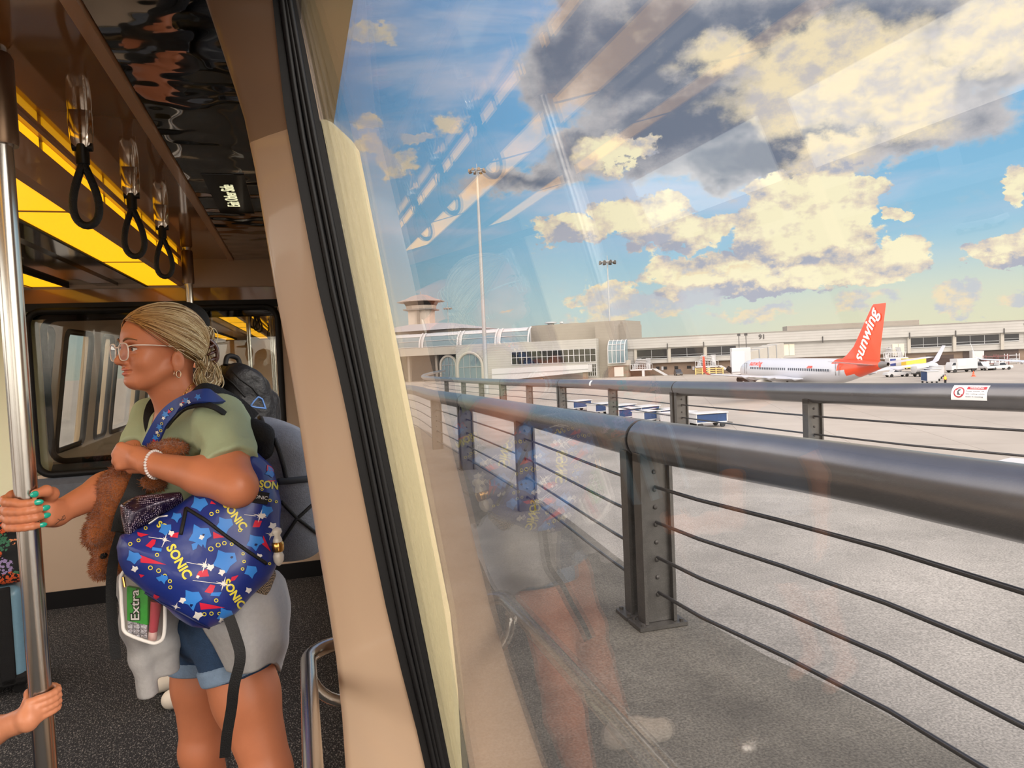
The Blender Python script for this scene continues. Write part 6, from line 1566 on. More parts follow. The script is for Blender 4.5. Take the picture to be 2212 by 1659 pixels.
for i in rsf.choice(nv, min(nv, 9000), replace=False):
    v = me.vertices[int(i)]; p = np.array(v.co)+off; n = np.array(v.normal); d = nrm(n+rsf.randn(3)*.45-UP*.25); t = nrm(np.cross(d, rsf.randn(3)))*.0011; mb.add([p-t, p+t, p+d*rsf.uniform(.006, .012)], [(0, 1, 2)])
f_ = mb.build('fur', FUR, pt, 0); f_['kind'] = 'stuff'
mb = MB(); mb.ball(A(223, 1199, 1.765), (.010, .010, .010), 10); mb.build('snout_patch', BLACKF, pt, 180)

# ---- dark purple sequinned pouch
sp = thing('sequin_pouch', 'dark purple sequinned pouch between the plush toy and the blue backpack', 'pouch', A(320, 1165, 1.66))
S = SDF(); O2 = [(258, 1090), (300, 1072), (345, 1066), (392, 1062), (400, 1085), (372, 1102), (325, 1130), (300, 1148), (296, 1178), (282, 1178), (268, 1150), (262, 1120)]
S.poly([bag2(x, y) for x, y in O2], bc+b_dp*-.005, PA, .045, .04, .01)
SEQ = mat('purple_sequins', (40, 24, 52), .25, .3); nt = SEQ.node_tree; N = nt.nodes.new; tcn = N('ShaderNodeTexCoord'); vo = N('ShaderNodeTexVoronoi'); vo.inputs['Scale'].default_value = 260; vo.inputs['Randomness'].default_value = .25; nt.links.new(tcn.outputs['Object'], vo.inputs[0])
ns = N('ShaderNodeTexNoise'); ns.inputs['Scale'].default_value = 32; ns.inputs['Detail'].default_value = 3; nt.links.new(tcn.outputs['Object'], ns.inputs[0])
r1 = N('ShaderNodeMapRange'); r1.inputs['From Min'].default_value = .28; r1.inputs['From Max'].default_value = .42; nt.links.new(vo.outputs['Distance'], r1.inputs[0]); r1.inputs['To Min'].default_value = 1; r1.inputs['To Max'].default_value = 0
r2 = N('ShaderNodeMapRange'); r2.inputs['From Min'].default_value = .40; r2.inputs['From Max'].default_value = .58; nt.links.new(ns.outputs['Fac'], r2.inputs[0]); mu = N('ShaderNodeMath'); mu.operation = 'MULTIPLY'; nt.links.new(r1.outputs[0], mu.inputs[0]); nt.links.new(r2.outputs[0], mu.inputs[1])
mx = N('ShaderNodeMix'); mx.data_type = 'RGBA'; mx.inputs[6].default_value = lin(34, 20, 46); mx.inputs[7].default_value = lin(206, 190, 204); nt.links.new(mu.outputs[0], mx.inputs[0]); nt.links.new(mx.outputs[2], nt.nodes['Principled BSDF'].inputs['Base Color'])
organic('pouch_body', S, .0045, SEQ, sp, noise=displaced(.003, 60, 15))
mb = MB(); mb.ribbon(catmull([A(310, 1022, 1.76), A(300, 1045, 1.755), A(290, 1070, 1.74), A(272, 1110, 1.73), A(262, 1150, 1.72)], 6), nrm(EYE-A(290, 1070, 1.7)), .045, .006); mb.build('carry_strap', WEB, sp, 40)

# ---- clear pouch with gum, foil strips and lip balm
cpD = 1.655
cpr = nrm(A(356, 1300, cpD)-A(262, 1300, cpD)); 
cp = thing('clear_pouch', 'see-through pouch with white piping hanging below the blue backpack', 'pouch', A(310, 1388, cpD))
O3 = [(266, 1236), (262, 1290), (265, 1340), (268, 1362), (285, 1374), (325, 1388), (340, 1388), (352, 1378), (356, 1350), (357, 1300), (358, 1250), (320, 1225)]
mb = MB(); mb.tube(catmull([A(x, y, cpD-.004) for x, y in O3], 5, True), .0042, 8, closed=True); mb.build('piping', PWH, cp, 180)
mb = MB(); mb.tube(catmull([A(x, y, cpD+.045) for x, y in O3], 5, True), .0042, 8, closed=True); mb.build('back_piping', PWH, cp, 180)
CLEAR = glass('clear_vinyl', (.96, .96, .97), .06)
q = catmull([A(x, y, cpD-.003) for x, y in O3], 5, True); mb = MB(); mb.add(q, [tuple(range(len(q)))]); mb.build('front_panel', CLEAR, cp, 0)
q = catmull([A(x, y, cpD+.046) for x, y in O3], 5, True); mb = MB(); mb.add(q, [tuple(range(len(q)))]); mb.build('back_panel', mat('pouch_back_grey', (176, 170, 166), .8), cp, 0)
mb = MB(); mb.tube([A(266, 1246, cpD-.008), A(270, 1268, cpD-.010)], .0032, 8); mb.build('zip_slider', GOLD, cp, 60)
def slab(name, quad, D, th, m, parent, bev=.0015):
    P = [A(x, y, D) for x, y in quad]; n = nrm(np.cross(P[1]-P[0], P[3]-P[0])); n = n if np.dot(n, EYE-P[0]) < 0 else -n
    mb = MB(); mb.prism(P, n*th); return mb.build(name, m, parent, 30, bevel=bev), P, -n
gum = thing('chewing_gum_pack', 'green chewing gum pack with white lettering inside the see-through pouch', 'gum', A(298, 1350, cpD+.01))
GREEN = mat('gum_green', (58, 168, 62), .3, var=.25, vscale=30)
o, P, n = slab('wrapper', ((273, 1267), (320, 1276), (318, 1351), (274, 1341)), cpD+.012, .012, GREEN, gum)
ux = nrm(P[0]-P[3]); uy = nrm(np.cross(n, ux)); c = A(293, 1307, cpD+.012)+n*.0008
text_at('gum_lettering', 'Extra', mat('gum_black', (12, 30, 16), .4), gum, c+n*.0002, ux, uy, .028, bold=.0022, ext=.0002, width=.074)
text_at('gum_lettering', 'Extra', PWH, gum, c+n*.0008, ux, uy, .028, bold=.0002, ext=.0002, width=.070)
foil = mat('silver_foil', (206, 206, 214), .3, .7, bump=.8, bscale=130)
for k, (x0, x1) in enumerate(((275, 286), (287.5, 301), (302.5, 317))):
    t = thing('foil_gum_strip', ('silver foil gum strip, left of three below the green pack', 'silver foil gum strip, middle of three below the green pack', 'silver foil gum strip, right of three below the green pack')[k], 'gum', A((x0+x1)/2, 1380, cpD+.02), 0, 'foil gum strips')
    slab('foil_wrapper', ((x0, 1340), (x1, 1343), (x1, 1378+k*2), (x0, 1368+k*3)), cpD+.016, .006, foil, t)
    mb = MB(); mb.tube([A(x0+1, 1345, cpD+.0155), A(x1-1, 1346, cpD+.0155)], .001, 5); mb.build('crimp', foil, t, 60)
lb_ = thing('lip_balm_tube', 'dusky pink lip balm tube beside the green gum pack in the pouch', 'lip balm', A(333, 1386, cpD+.02))
PK = mat('dusky_pink', (196, 78, 92), .35)
ax_ = nrm(A(338, 1295, cpD+.02)-A(331, 1362, cpD+.02)); c0 = A(331, 1364, cpD+.02)
mb = MB(); mb.lathe([(.0085, 0), (.0095, .002), (.0105, .030), (.0125, .072)], c0, ax_, 16); mb.build('tube', PK, lb_, 40)
mb = MB(); mb.lathe([(.0085, -.020), (.0098, -.019), (.0098, -.001), (.009, 0)], c0, ax_, 16); mb.build('cap', mat('cap_pale_pink', (226, 186, 178), .35), lb_, 40)

# ================================================================= OTHER PASSENGERS
def passenger(name_label, base, H_, f, cloth, pants, skin, shoes, cap=None, arm=None, h=.009):
    """standing figure; arm = (shoulder->elbow->wrist targets) for one raised arm"""
    t = thing('person', name_label, 'person', (base[0], base[1], 0)); f = nrm(f); l = np.cross(UP, f); X = np.array([f, l, UP]); b = np.array([base[0], base[1], 0.0]); s = H_/1.75
    p = lambda x, y, z: b+f*x*s+l*y*s+UP*z*s
    B = SDF(); B.ell(p(.0, 0, 1.645), (.098*s, .076*s, .105*s), X, .02); B.ell(p(.05, 0, 1.60), (.05*s, .055*s, .075*s), X, .03); B.cap(p(.09, 0, 1.64), p(.112, 0, 1.60), .009*s, .012*s, .012)
    B.ell(p(.085, 0, 1.545), (.018*s, .022*s, .018*s), X, .02); B.ell(p(.098, 0, 1.567), (.008*s, .022*s, .010*s), X, .008)
    for q in (1, -1): B.ell(p(-.005, q*.078, 1.625), (.016*s, .008*s, .03*s), X, .006); B.ell(p(.10, q*.032, 1.655), (.012*s, .016*s, .010*s), X, .01, 's')
    B.cap(p(-.02, 0, 1.58), p(-.02, 0, 1.44), .055*s, .06*s, .03)
    B.ell(p(0, 0, 1.22), (.11*s, .16*s, .24*s), X, .05); B.ell(p(0, 0, .96), (.11*s, .155*s, .14*s), X, .05)
    for q in (1, -1): B.chain([p(0, q*.09, .92), p(.01, q*.095, .50), p(-.01, q*.10, .10)], [.09*s, .06*s, .042*s], .03); B.cap(p(-.02, q*.10, .06), p(.15, q*.105, .045), .042*s, .034*s, .03)
    arms = {}
    for q in (1, -1):
        sh = p(-.01, q*.185, 1.40)
        if arm and arm[0] == q: el, wr = arm[1], arm[2]
        else: el = p(-.03, q*.24, 1.12); wr = p(.06, q*.245, .88)
        arms[q] = (sh, el, wr); B.cap(p(0, 0, 1.42), sh, .06*s, .055*s, .05); fat = 1.28 if arm and arm[0] == q else 1.0; B.chain([sh, el, el*.4+wr*.6, wr], [.05*s*fat, .042*s*fat, .039*s*fat, .029*s*fat], .02)
        if not (arm and arm[0] == q):
            d = nrm(wr-el); B.cap(wr, wr+d*.075*s, .03*s, .028*s, .015)
            for k in range(4): o = f*(.021-.014*k)*s; B.chain([wr+d*.07*s+o, wr+d*.12*s+o-l*q*.008, wr+d*.15*s+o-l*q*.03*s], [.0105*s, .0095*s, .0085*s], .004)
            B.chain([wr+d*.02*s+f*.025*s, wr+d*.07*s+f*.045*s, wr+d*.10*s+f*.045*s], [.013*s, .011*s, .0095*s], .006)
    return t, B, p, X, arms, s
mx_ = A(396, 720, 3.28); mf = -rv*.97-vv*.24
man, MBd, mp, mX, marm, ms = passenger('man in a black cap and dark clothes standing behind the blonde woman', (mx_[0], mx_[1]), 1.77, mf, None, None, SKIN, None)
organic('body', MBd, .009, SKIN, man)
CLD = mat('charcoal_clothes', (26, 26, 30), .9, bump=.3, bscale=60)
S = SDF(); S.ell(mp(0, 0, 1.22), (.135, .19, .26), mX, .05); S.ell(mp(0, 0, .98), (.13, .18, .15), mX, .05)
for q in (1, -1): S.cap(mp(0, 0, 1.42), marm[q][0], .07, .068, .05); S.chain([marm[q][0], marm[q][1]], [.065, .06], .03); S.tubecut(marm[q][1], marm[q][2], .056, .045, .02)
organic('jacket', S, .009, CLD, man, noise=displaced(.003, 40, 3))
S = SDF(); S.ell(mp(0, 0, .93), (.125, .17, .12), mX, .05)
for q in (1, -1): S.cap(mp(0, q*.09, .90), mp(.01, q*.095, .50), .105, .078, .03); S.tubecut(mp(.01, q*.095, .52), mp(-.01, q*.10, .09), .077, .068, .03)
organic('trousers', S, .009, mat('dark_trousers', (22, 22, 26), .9), man)
for q in (1, -1):
    S = SDF(); S.cap(mp(-.03, q*.10, .055), mp(.17, q*.105, .048), .052, .042, .03); S.cap(mp(-.02, q*.10, .09), mp(.06, q*.10, .06), .05, .045, .03); S.half((0, 0, .004), -UP, .004); organic('shoe', S, .007, mat('white_shoe', (232, 222, 206), .6), man)
S = SDF(); S.ell(mp(-.005, 0, 1.690), (.112, .090, .095), mX, .01); S.half(mp(0, 0, 1.675), -UP+mf*.12, .008); S.ell(mp(.13, 0, 1.690), (.075, .075, .012), mX, .012); organic('cap', S, .006, BLACKF, man)
S = SDF(); S.ell(mp(-.05, 0, 1.60), (.075, .084, .085), mX, .02); S.half(mp(.03, 0, 1.6), mf, .01); organic('hair', S, .007, mat('dark_brown_hair', (34, 24, 18), .7), man)
bk = thing('black_backpack', 'black backpack with blue piping on the back of the man in the cap', 'backpack', mp(-.27, 0, 1.0))
S = SDF(); S.rbox(mp(-.25, 0, 1.26), (.11, .15, .24), mX, .08, .03); S.rbox(mp(-.34, 0, 1.20), (.06, .12, .16), mX, .05, .04); S.half(mp(-.30, 0, 1.45), nrm(UP-mf*.9), .04)
bo, bv_k = organic('pack_body', S, .007, mat('black_nylon', (24, 25, 30), .5, bump=.4, bscale=60), bk, noise=displaced(.004, 45, 6))
BLUEP = mat('blue_cord', (92, 132, 196), .5)
for l in ([(541, 877), (549, 866), (558, 857), (566, 862), (574, 884)], [(540, 877), (552, 880), (574, 882)]): seam(bv_k, l, .0042, 'cord_piping', BLUEP, bk)
for l in ([(478, 806), (505, 830), (530, 858)], [(500, 800), (520, 820), (545, 838), (560, 856)]): seam(bv_k, l, .004, 'zipper', WEB, bk)
mb = MB(); mb.tube(catmull([mp(-.17, .02, 1.49), mp(-.19, .0, 1.53), mp(-.24, -.02, 1.52), mp(-.25, -.02, 1.48)], 5), .012, 8); mb.build('top_loop', WEB, bk, 60)

# child reaching in from the left, hand on the same pole
cw = A(38, 1560, PD-.01); cb = A(-330, 1640, 1.62); 
ce = A(-110, 1615, PD+.02)
cf = nrm(np.array([pole_c[0]-cb[0], pole_c[1]-cb[1], 0]))
cl_ = np.cross(UP, cf)
ch, CB, cpf, cX, carm, cs = passenger('child, only the forearm in view, holding the steel pole at bottom left', (cb[0], cb[1]), 1.12, cf, None, None, SKINC, None, arm=(1, ce, cw))
zc = [A(100, y, PD)[2] for y in (1506, 1519, 1532, 1545)]
for i, z in enumerate(zc):
    r_ = (.0078, .0080, .0076, .0068)[i]; R0 = pr+r_*.95
    kn = ringp(z-.004+.002*i, 232, R0+.006)
    P = [kn]+[ringp(z+.005*(k/7), a, R0+.0035*max(0, 1-abs(a-345)/40)) for k, a in enumerate(np.linspace(262, 405+(-14 if i == 3 else 0), 8))]
    CB.chain(P, list(np.linspace(r_*1.12, r_*.85, 9)), .0035)
    CB.cap(A(52+i*3, 1545+i*7, PD-.022), kn, .0130, r_*1.15, .008)
CB.cap(cw, A(62, 1552, PD-.020), .0215, .0235, .015)
CB.chain([A(50, 1545, PD-.005), A(62, 1520, PD+.012), ringp(zc[0]-.002, 130, pr+.009), ringp(zc[0]-.006, 85, pr+.0085)], [.015, .0125, .0098, .008], .008)
c_lo = np.array([min(cw[0], PX)-.03, PY-.10, zc[3]-.06]); c_hi = np.array([PX+.06, PY+.08, zc[0]+.05])
organic('body', CB, .007, SKINC, ch, [(c_lo, c_hi, .0021)])
S = SDF(); S.ell(cpf(0, 0, 1.22), (.085, .12, .17), cX, .04); S.ell(cpf(0, 0, 1.0), (.085, .12, .12), cX, .04)
for q in (1, -1): S.cap(cpf(0, 0, 1.42), carm[q][0], .048, .046, .04); S.tubecut(carm[q][0], carm[q][0]*.45+carm[q][1]*.55, .046, .044, .02)
S.cap(cpf(-.02, 0, 1.60), cpf(-.01, 0, 1.47), .044, .05, .01, 's'); organic('shirt', S, .008, mat('child_shirt_blue', (92, 122, 156), .9), ch)
S = SDF(); S.ell(cpf(0, 0, .93), (.085, .115, .09), cX, .04)
for q in (1, -1): S.tubecut(cpf(0, q*.09, .92), cpf(.01, q*.095, .55), .068, .062, .02)
organic('shorts', S, .008, mat('child_shorts_navy', (36, 42, 58), .9), ch)
S = SDF(); S.ell(cpf(-.012, 0, 1.665), (.073, .058, .075), cX, .01); S.half(cpf(.045, 0, 1.68), nrm(cf-UP*.5), .01); S.half(cpf(0, 0, 1.60), -UP+cf*.4, .01); organic('hair', S, .006, mat('child_hair_brown', (110, 74, 42), .7), ch)

# ---- luggage against the end of the car
D0 = 3.5
su = thing('suitcase', 'pale blue hard suitcase with black corner trim standing below the floral bag', 'suitcase', A(20, 1490, D0))
sr = nrm(np.array([.949, .314, 0])); sf = np.cross(sr, UP); SX = np.array([sr, -sf, UP])
q0 = A(64, 1474, D0); zt_ = A(40, 1250, D0)[2]; w_ = .36; c = np.array([q0[0], q0[1], 0])-sr*(w_/2)-sf*.0; zh = (zt_-.055)/2
SBL = mat('suitcase_blue', (128, 168, 190), .35, var=.05, vscale=60, coat=.2)
S = SDF(); S.rbox(c+UP*(.055+zh), (w_/2, .115, zh), SX, .045, .01); organic('shell', S, .006, SBL, su)
mb = MB()
for o in (.085,):
    for x in (-.115, .100): mb.box((x-.032, -.122, .05), (x+.032, -.10, zt_+.004), (sr, -sf, UP), c)
mb.build('strap_band', BLACKF, su, 30, bevel=.006)
mb = MB(); mb.box((-w_/2-.006, -.122, .04), (w_/2+.006, .122, .10), (sr, -sf, UP), c); mb.build('bottom_trim', BLACKF, su, 30, bevel=.02)
for x in (-.14, .14):
    for y in (-.08, .08): mb = MB(); mb.lathe([(.024, -.012), (.024, .012)], c+sr*x-sf*y+UP*.024, sf, 14); mb.build('wheel', RUBBER, su, 40)
mb = MB(); mb.tube([c+sr*-.06-sf*-.115+UP*.33, c+sr*-.06-sf*-.135+UP*.31, c+sr*-.06-sf*-.135+UP*.19, c+sr*-.06-sf*-.115+UP*.17], .012, 8); mb.build('side_handle', BLACKF, su, 60)
fl = thing('floral_bag', 'black bag with orange and green flower print lying on top of the blue suitcase', 'bag', c+UP*(zt_+.005))
S = SDF(); zt2 = A(40, 1095, D0)[2]; zb2 = zt_+.006; S.rbox(c+sr*.03+UP*(zb2+zt2)/2, (w_/2+.03, .12, (zt2-zb2)/2), SX, .06, .01); S.half(c+UP*zb2, -UP, .012)
def floral():
    m = mat('floral_print', (18, 18, 20), .7); nt = m.node_tree; b = nt.nodes['Principled BSDF']; N = nt.nodes.new; Lk = nt.links.new; tc = N('ShaderNodeTexCoord'); ds = N('ShaderNodeTexNoise'); ds.inputs['Scale'].default_value = 60; Lk(tc.outputs['Object'], ds.inputs[0])
    ad = N('ShaderNodeVectorMath'); ad.operation = 'MULTIPLY_ADD'; ad.inputs[1].default_value = (.03, .03, .03); Lk(ds.outputs['Color'], ad.inputs[0]); Lk(tc.outputs['Object'], ad.inputs[2])
    v = N('ShaderNodeTexVoronoi'); v.inputs['Scale'].default_value = 13; Lk(ad.outputs[0], v.inputs[0]); r = N('ShaderNodeValToRGB'); cr = r.color_ramp; cr.interpolation = 'CONSTANT'; cr.elements[0].color = lin(226, 96, 50); cr.elements[1].position = .8; cr.elements[1].color = lin(60, 120, 90)
    for p, cc_ in ((.3, (236, 150, 100)), (.5, (226, 176, 190)), (.65, (196, 60, 60)), (.92, (160, 140, 190))): e = cr.elements.new(p); e.color = lin(*cc_)
    sp_ = N('ShaderNodeSeparateColor'); Lk(v.outputs['Color'], sp_.inputs[0]); Lk(sp_.outputs[0], r.inputs[0])
    w = N('ShaderNodeTexVoronoi'); w.inputs['Scale'].default_value = 90; Lk(tc.outputs['Object'], w.inputs[0])
    t1 = N('ShaderNodeMath'); t1.operation = 'LESS_THAN'; t1.inputs[1].default_value = .60; Lk(v.outputs['Distance'], t1.inputs[0])
    t2 = N('ShaderNodeMath'); t2.operation = 'LESS_THAN'; t2.inputs[1].default_value = .60; Lk(w.outputs['Distance'], t2.inputs[0]); mu = N('ShaderNodeMath'); mu.operation = 'MULTIPLY'; Lk(t1.outputs[0], mu.inputs[0]); Lk(t2.outputs[0], mu.inputs[1])
    mx = N('ShaderNodeMix'); mx.data_type = 'RGBA'; mx.inputs[6].default_value = lin(16, 18, 22); Lk(mu.outputs[0], mx.inputs[0]); Lk(r.outputs[0], mx.inputs[7]); Lk(mx.outputs[2], b.inputs['Base Color']); return m
organic('bag_body', S, .006, floral(), fl, noise=displaced(.004, 30, 2))
mb = MB(); mb.tube(catmull([c+sr*-.1-sf*-.02+UP*(zt2-.01), c+sr*-.05-sf*-.02+UP*(zt2+.05), c+sr*.08-sf*-.02+UP*(zt2+.05), c+sr*.12-sf*-.02+UP*(zt2-.01)], 6), .011, 8); mb.build('carry_handle', BLACKF, fl, 60)
mb = MB(); mb.tube([c+sr*(w_/2+.06)-sf*-.03+UP*(zt2-.03), c+sr*(w_/2+.065)-sf*-.03+UP*(zb2+.02)], .012, 8); mb.build('side_strap', WEB, fl, 60)

# ================================================================= AIRCRAFT AND APRON EQUIPMENT
ORANGE = mat('tail_orange_red', (226, 70, 30), .35, coat=.3); PLW = mat('aircraft_white', (186, 188, 196), .3, coat=.3); TGREY = mat('tail_cone_grey', (110, 108, 108), .4)
LETW = mat('tail_lettering_white', (240, 234, 232), .4)
def airliner(label, nose, tail, colour_tail, lettering, wl_mat):
    N2 = np.array([nose[0], nose[1], 0]); T2 = np.array([tail[0], tail[1], 0]); f = nrm(N2-T2); l = np.cross(UP, f); zc = ZA+3.9
    t = thing('airliner', label, 'airplane', ((N2+T2)/2)+UP*ZA); L_ = 39.5; n0 = T2+f*L_
    P = lambda d, y, z: n0-f*d+l*y+UP*(zc+z)
    st = [(0, .06, -.55), (.3, .5, -.5), (.9, .95, -.38), (1.9, 1.38, -.2), (3.4, 1.7, -.06), (5.5, 1.88, 0), (9, 1.88, 0), (14, 1.88, 0), (19, 1.88, 0), (23, 1.88, 0), (26, 1.86, .02), (28, 1.78, .08), (29.5, 1.68, .16), (31, 1.53, .28), (32.5, 1.34, .44), (34, 1.14, .62), (35.5, .92, .8), (37, .68, .96), (38.2, .46, 1.08), (38.9, .34, 1.14), (39.5, .2, 1.18)]
    n = 28; V = []; F = []; mi = []
    for d, r, z in st:
        for k in range(n): a = 2*math.pi*k/n; V.append(P(d, r*math.cos(a), z+r*math.sin(a)))
    for i in range(len(st)-1):
        for k in range(n):
            F.append((i*n+k, i*n+(k+1) % n, (i+1)*n+(k+1) % n, (i+1)*n+k)); a = 2*math.pi*(k+.5)/n; dm = (st[i][0]+st[i+1][0])/2; zt = math.sin(a)
            mi.append(2 if dm > 38 else (1 if colour_tail and dm > 31.6-2.4*zt else 0))
    F.append(tuple(range(n)))
    mb = MB(); mb.add(V, F); mb.mi = mi+[0]; mb.build('fuselage', [PLW, ORANGE, TGREY], t, 60)
    def wing(name, pts, th, m, par=None, dz=(0, 0)):
        """planform in (d, y); thickness at root and tip"""
        rings = []
        for (d0, d1, y, z, th_) in pts:
            c = d1-d0; prof = [(0, 0), (.05, .45), (.25, 1), (.6, .75), (1, .05), (.6, -.45), (.25, -.6), (.05, -.35)]; rings.append([P(d0+c*a, y, z+b*th_*.5) for a, b in prof])
        mb = MB(); mb.loft(rings); return mb.build(name, m, par or t, 60)
    FM = ORANGE if colour_tail else PLW
    # fin: root, tip with dorsal fillet
    rings = []
    for (d0, d1, z, th) in ((28.6, 37.9, 1.15, .30), (31.0, 38.0, 2.3, .30), (32.6, 38.15, 3.4, .28), (36.6, 39.3, 8.4, .12), (36.9, 39.3, 8.6, .10)):
        c = d1-d0; rings.append([P(d0+c*a, b*th*.5, z) for a, b in ((0, 0), (.1, .7), (.35, 1), (.7, .7), (1, .08), (1, -.08), (.7, -.7), (.35, -1), (.1, -.7))])
    mb = MB(); mb.loft(rings); mb.build('tail_fin', FM, t, 60)
    for s, nm in ((1, 'left_wing'), (-1, 'right_wing')):
        w = wing('wing', [(14.2, 22.2, s*1.5, -1.15, .95), (18.6, 23.4, s*6.2, -.75, .6), (23.9, 25.6, s*16.6, .35, .24)], .4, PLW)
        wl = wing('winglet', [(23.9, 25.6, s*16.6, .35, .24), (24.6, 25.8, s*17.4, .75, .16), (25.9, 26.6, s*17.9, 2.9, .06)], .2, wl_mat[0] if s > 0 else wl_mat[1], w)
        wing('stabiliser', [(34.4, 38.0, s*.5, 1.05, .3), (37.4, 38.9, s*6.6, 1.75, .12)], .2, PLW)
        mb = MB(); c = P(16.2, s*5.0, -2.15); ax = -f
        mb.lathe([(.85, 0), (1.02, .25), (1.06, 1.4), (.95, 2.8), (.62, 4.0), (.5, 4.4)], c, ax, 20); e = mb.build('engine', mat('engine_cream', (186, 180, 166), .4), t, 50)
        mb = MB(); mb.lathe([(.80, -.02), (.80, .02)], c-ax*.0, ax, 20); mb.build('fan', DARKM, e, 50)
        mb = MB(); mb.lathe([(.05, 4.2), (.45, 4.0), (.12, 5.2)], c, ax, 12); mb.build('exhaust_cone', TGREY, e, 50)
        mb = MB()
        for q in (3.2, 7.5, 11.5): mb.tube([P(20.8+q*.25, s*q, -1.1+q*.09), P(23.0+q*.22, s*q, -1.3+q*.09), P(25.2+q*.12, s*q, -1.15+q*.09)], [.1, .26, .06], 8)
        mb.build('flap_fairings', PLW, w, 50)
        mb = MB(); mb.tube([P(20.6, s*2.86, -1.3), P(20.6, s*2.86, -3.3)], .14, 8); mb.lathe([(.5, -.3), (.56, -.2), (.56, .2), (.5, .3)], P(20.6, s*2.86, -3.34), l, 16); mb.build('main_gear', DARKM, t, 50)
    mb = MB(); mb.tube([P(4.2, 0, -1.6), P(4.2, 0, -3.5)], .1, 8); mb.lathe([(.3, -.28), (.34, -.2), (.34, .2), (.3, .28)], P(4.2, 0, -3.56), l, 14); mb.build('nose_gear', DARKM, t, 50)
    WDK = mat('cabin_window_dark', (70, 78, 92), .2)
    for k in range(40):
        d = 7.0+k*.58
        if abs(d-18.4) < .3: continue
        mb = MB()
        for s in (1, -1): mb.box((-.12, -.02, -.17), (.12, .03, .17), (-f, l*s, UP), P(d, s*1.872, .34))
        mb.build('cabin_window', WDK, t, 0)
    for d in (5.0, 31.2):
        mb = MB(); r_ = 1.89 if d < 20 else 1.56; z0 = 0 if d < 20 else .3
        for a, b in ((-.42, -.36), (.36, .42)): mb.box((a, -.03, -.75), (b, .02, 1.05), (-f, l, UP), P(d, r_*.985, z0+.1))
        mb.box((-.42, -.16, 1.0), (.42, -.05, 1.06), (-f, l, UP), P(d, r_*.985, z0+.1)); mb.build('cabin_door', TGREY, t, 0)
    mb = MB()
    for s in (1, -1):
        mb.add([P(1.75, s*.35, .93), P(2.3, s*.42, 1.22), P(2.75, s*1.05, 1.02), P(2.15, s*.98, .78)], [(0, 1, 2, 3)]); mb.add([P(2.2, s*1.02, .78), P(2.85, s*1.1, 1.02), P(3.35, s*1.5, .68), P(2.9, s*1.5, .5)], [(0, 1, 2, 3)])
    mb.build('cockpit_windows', WDK, t, 0)
    if lettering:
        ux = nrm(-f*.52+UP*.855); uy = nrm(f*.855+UP*.52); org = P(35.55, .19, 4.75)
        text_at('tail_lettering', 'sunwing', LETW, t, org, ux, uy, 2.55, bold=.035, ext=.03, width=7.4, shear=.12)
        def round_text(txt, d, a0, size, m, nm):
            me = text_mesh(txt, size, .03); k = len(me.vertices); co = np.empty(k*3, np.float32); me.vertices.foreach_get('co', co); co = co.reshape(-1, 3)
            Q = np.array([P(d+x, 1.895*math.cos(a0+y/1.89), 1.895*math.sin(a0+y/1.89)) for x, y, _ in co], np.float32); me.vertices.foreach_set('co', Q.ravel()); link(nm, me, m, t, 0)
        round_text('sunwing', 8.2, .62, 1.25, ORANGE, 'fuselage_lettering'); round_text('.com', 24.8, .42, .7, ORANGE, 'fuselage_lettering')
    return t
tail = at(1919, 799, 87.0)
def nose_for(px, py, tail):
    for D in np.arange(95, 160, .25):
        q = at(px, py, D)
        if np.hypot(*(q-tail)[:2]) > 39.5 and D > 100: return q
nose = nose_for(1604, 795, tail)
airliner('white airliner with tall orange-red tail fin and white lettering, seen beyond the guardrails', nose, tail, True, True, (ORANGE, PLW))
f2, r2 = np.array([math.sin(math.radians(54)), math.cos(math.radians(54)), 0]), None
tip = at(2114, 771, 112.0); tip[2] = 0; n2 = tip+f2*24.7-np.cross(UP, f2)*17
airliner('second airliner, only its white wing with upturned tip in view at right', n2, n2-f2*39.5, False, False, (PLW, PLW))

# ---- ground vehicles
TYRE = mat('tyre_black', (24, 24, 26), .7); VGL = mat('vehicle_glass', (38, 46, 56), .1); BLUEC = mat('curtain_blue', (30, 56, 96), .8, var=.2, vscale=3); LGREY = mat('light_grey_paint', (176, 178, 182), .5); YELP = mat('safety_yellow', (206, 170, 60), .5)
def base_for(px, py): return at(px, py, Z=ZA)
def heading(deg): a = math.radians(deg); f = np.array([math.sin(a), math.cos(a), 0]); return f, np.array([f[1], -f[0], 0])   # forward, right
class Veh:
    def __init__(s, name, label, cat, px, py, deg, group=None):
        s.o = base_for(px, py); s.f, s.r = heading(deg); s.ax = (s.f, s.r, UP); s.t = thing(name, label, cat, s.o, 0, group)
    def box(s, nm, lo, hi, m, bev=.05): mb = MB(); mb.box(lo, hi, s.ax, s.o); return mb.build(nm, m, s.t, 30, bevel=bev)
    def prof(s, nm, P, w, m, bev=.04):
        """side profile (along forward, up) extruded across the width"""
        mb = MB(); mb.prism([s.o+s.f*a-s.r*w/2+UP*b for a, b in P], s.r*w); return mb.build(nm, m, s.t, 30, bevel=bev)
    def wheels(s, L_, w, r=.34):
        for a in L_:
            for q in (-1, 1): mb = MB(); mb.lathe([(r*.6, -.11), (r, -.09), (r, .09), (r*.6, .11)], s.o+s.f*a+s.r*q*w/2+UP*r, s.r, 16); mb.build('wheel', TYRE, s.t, 40)
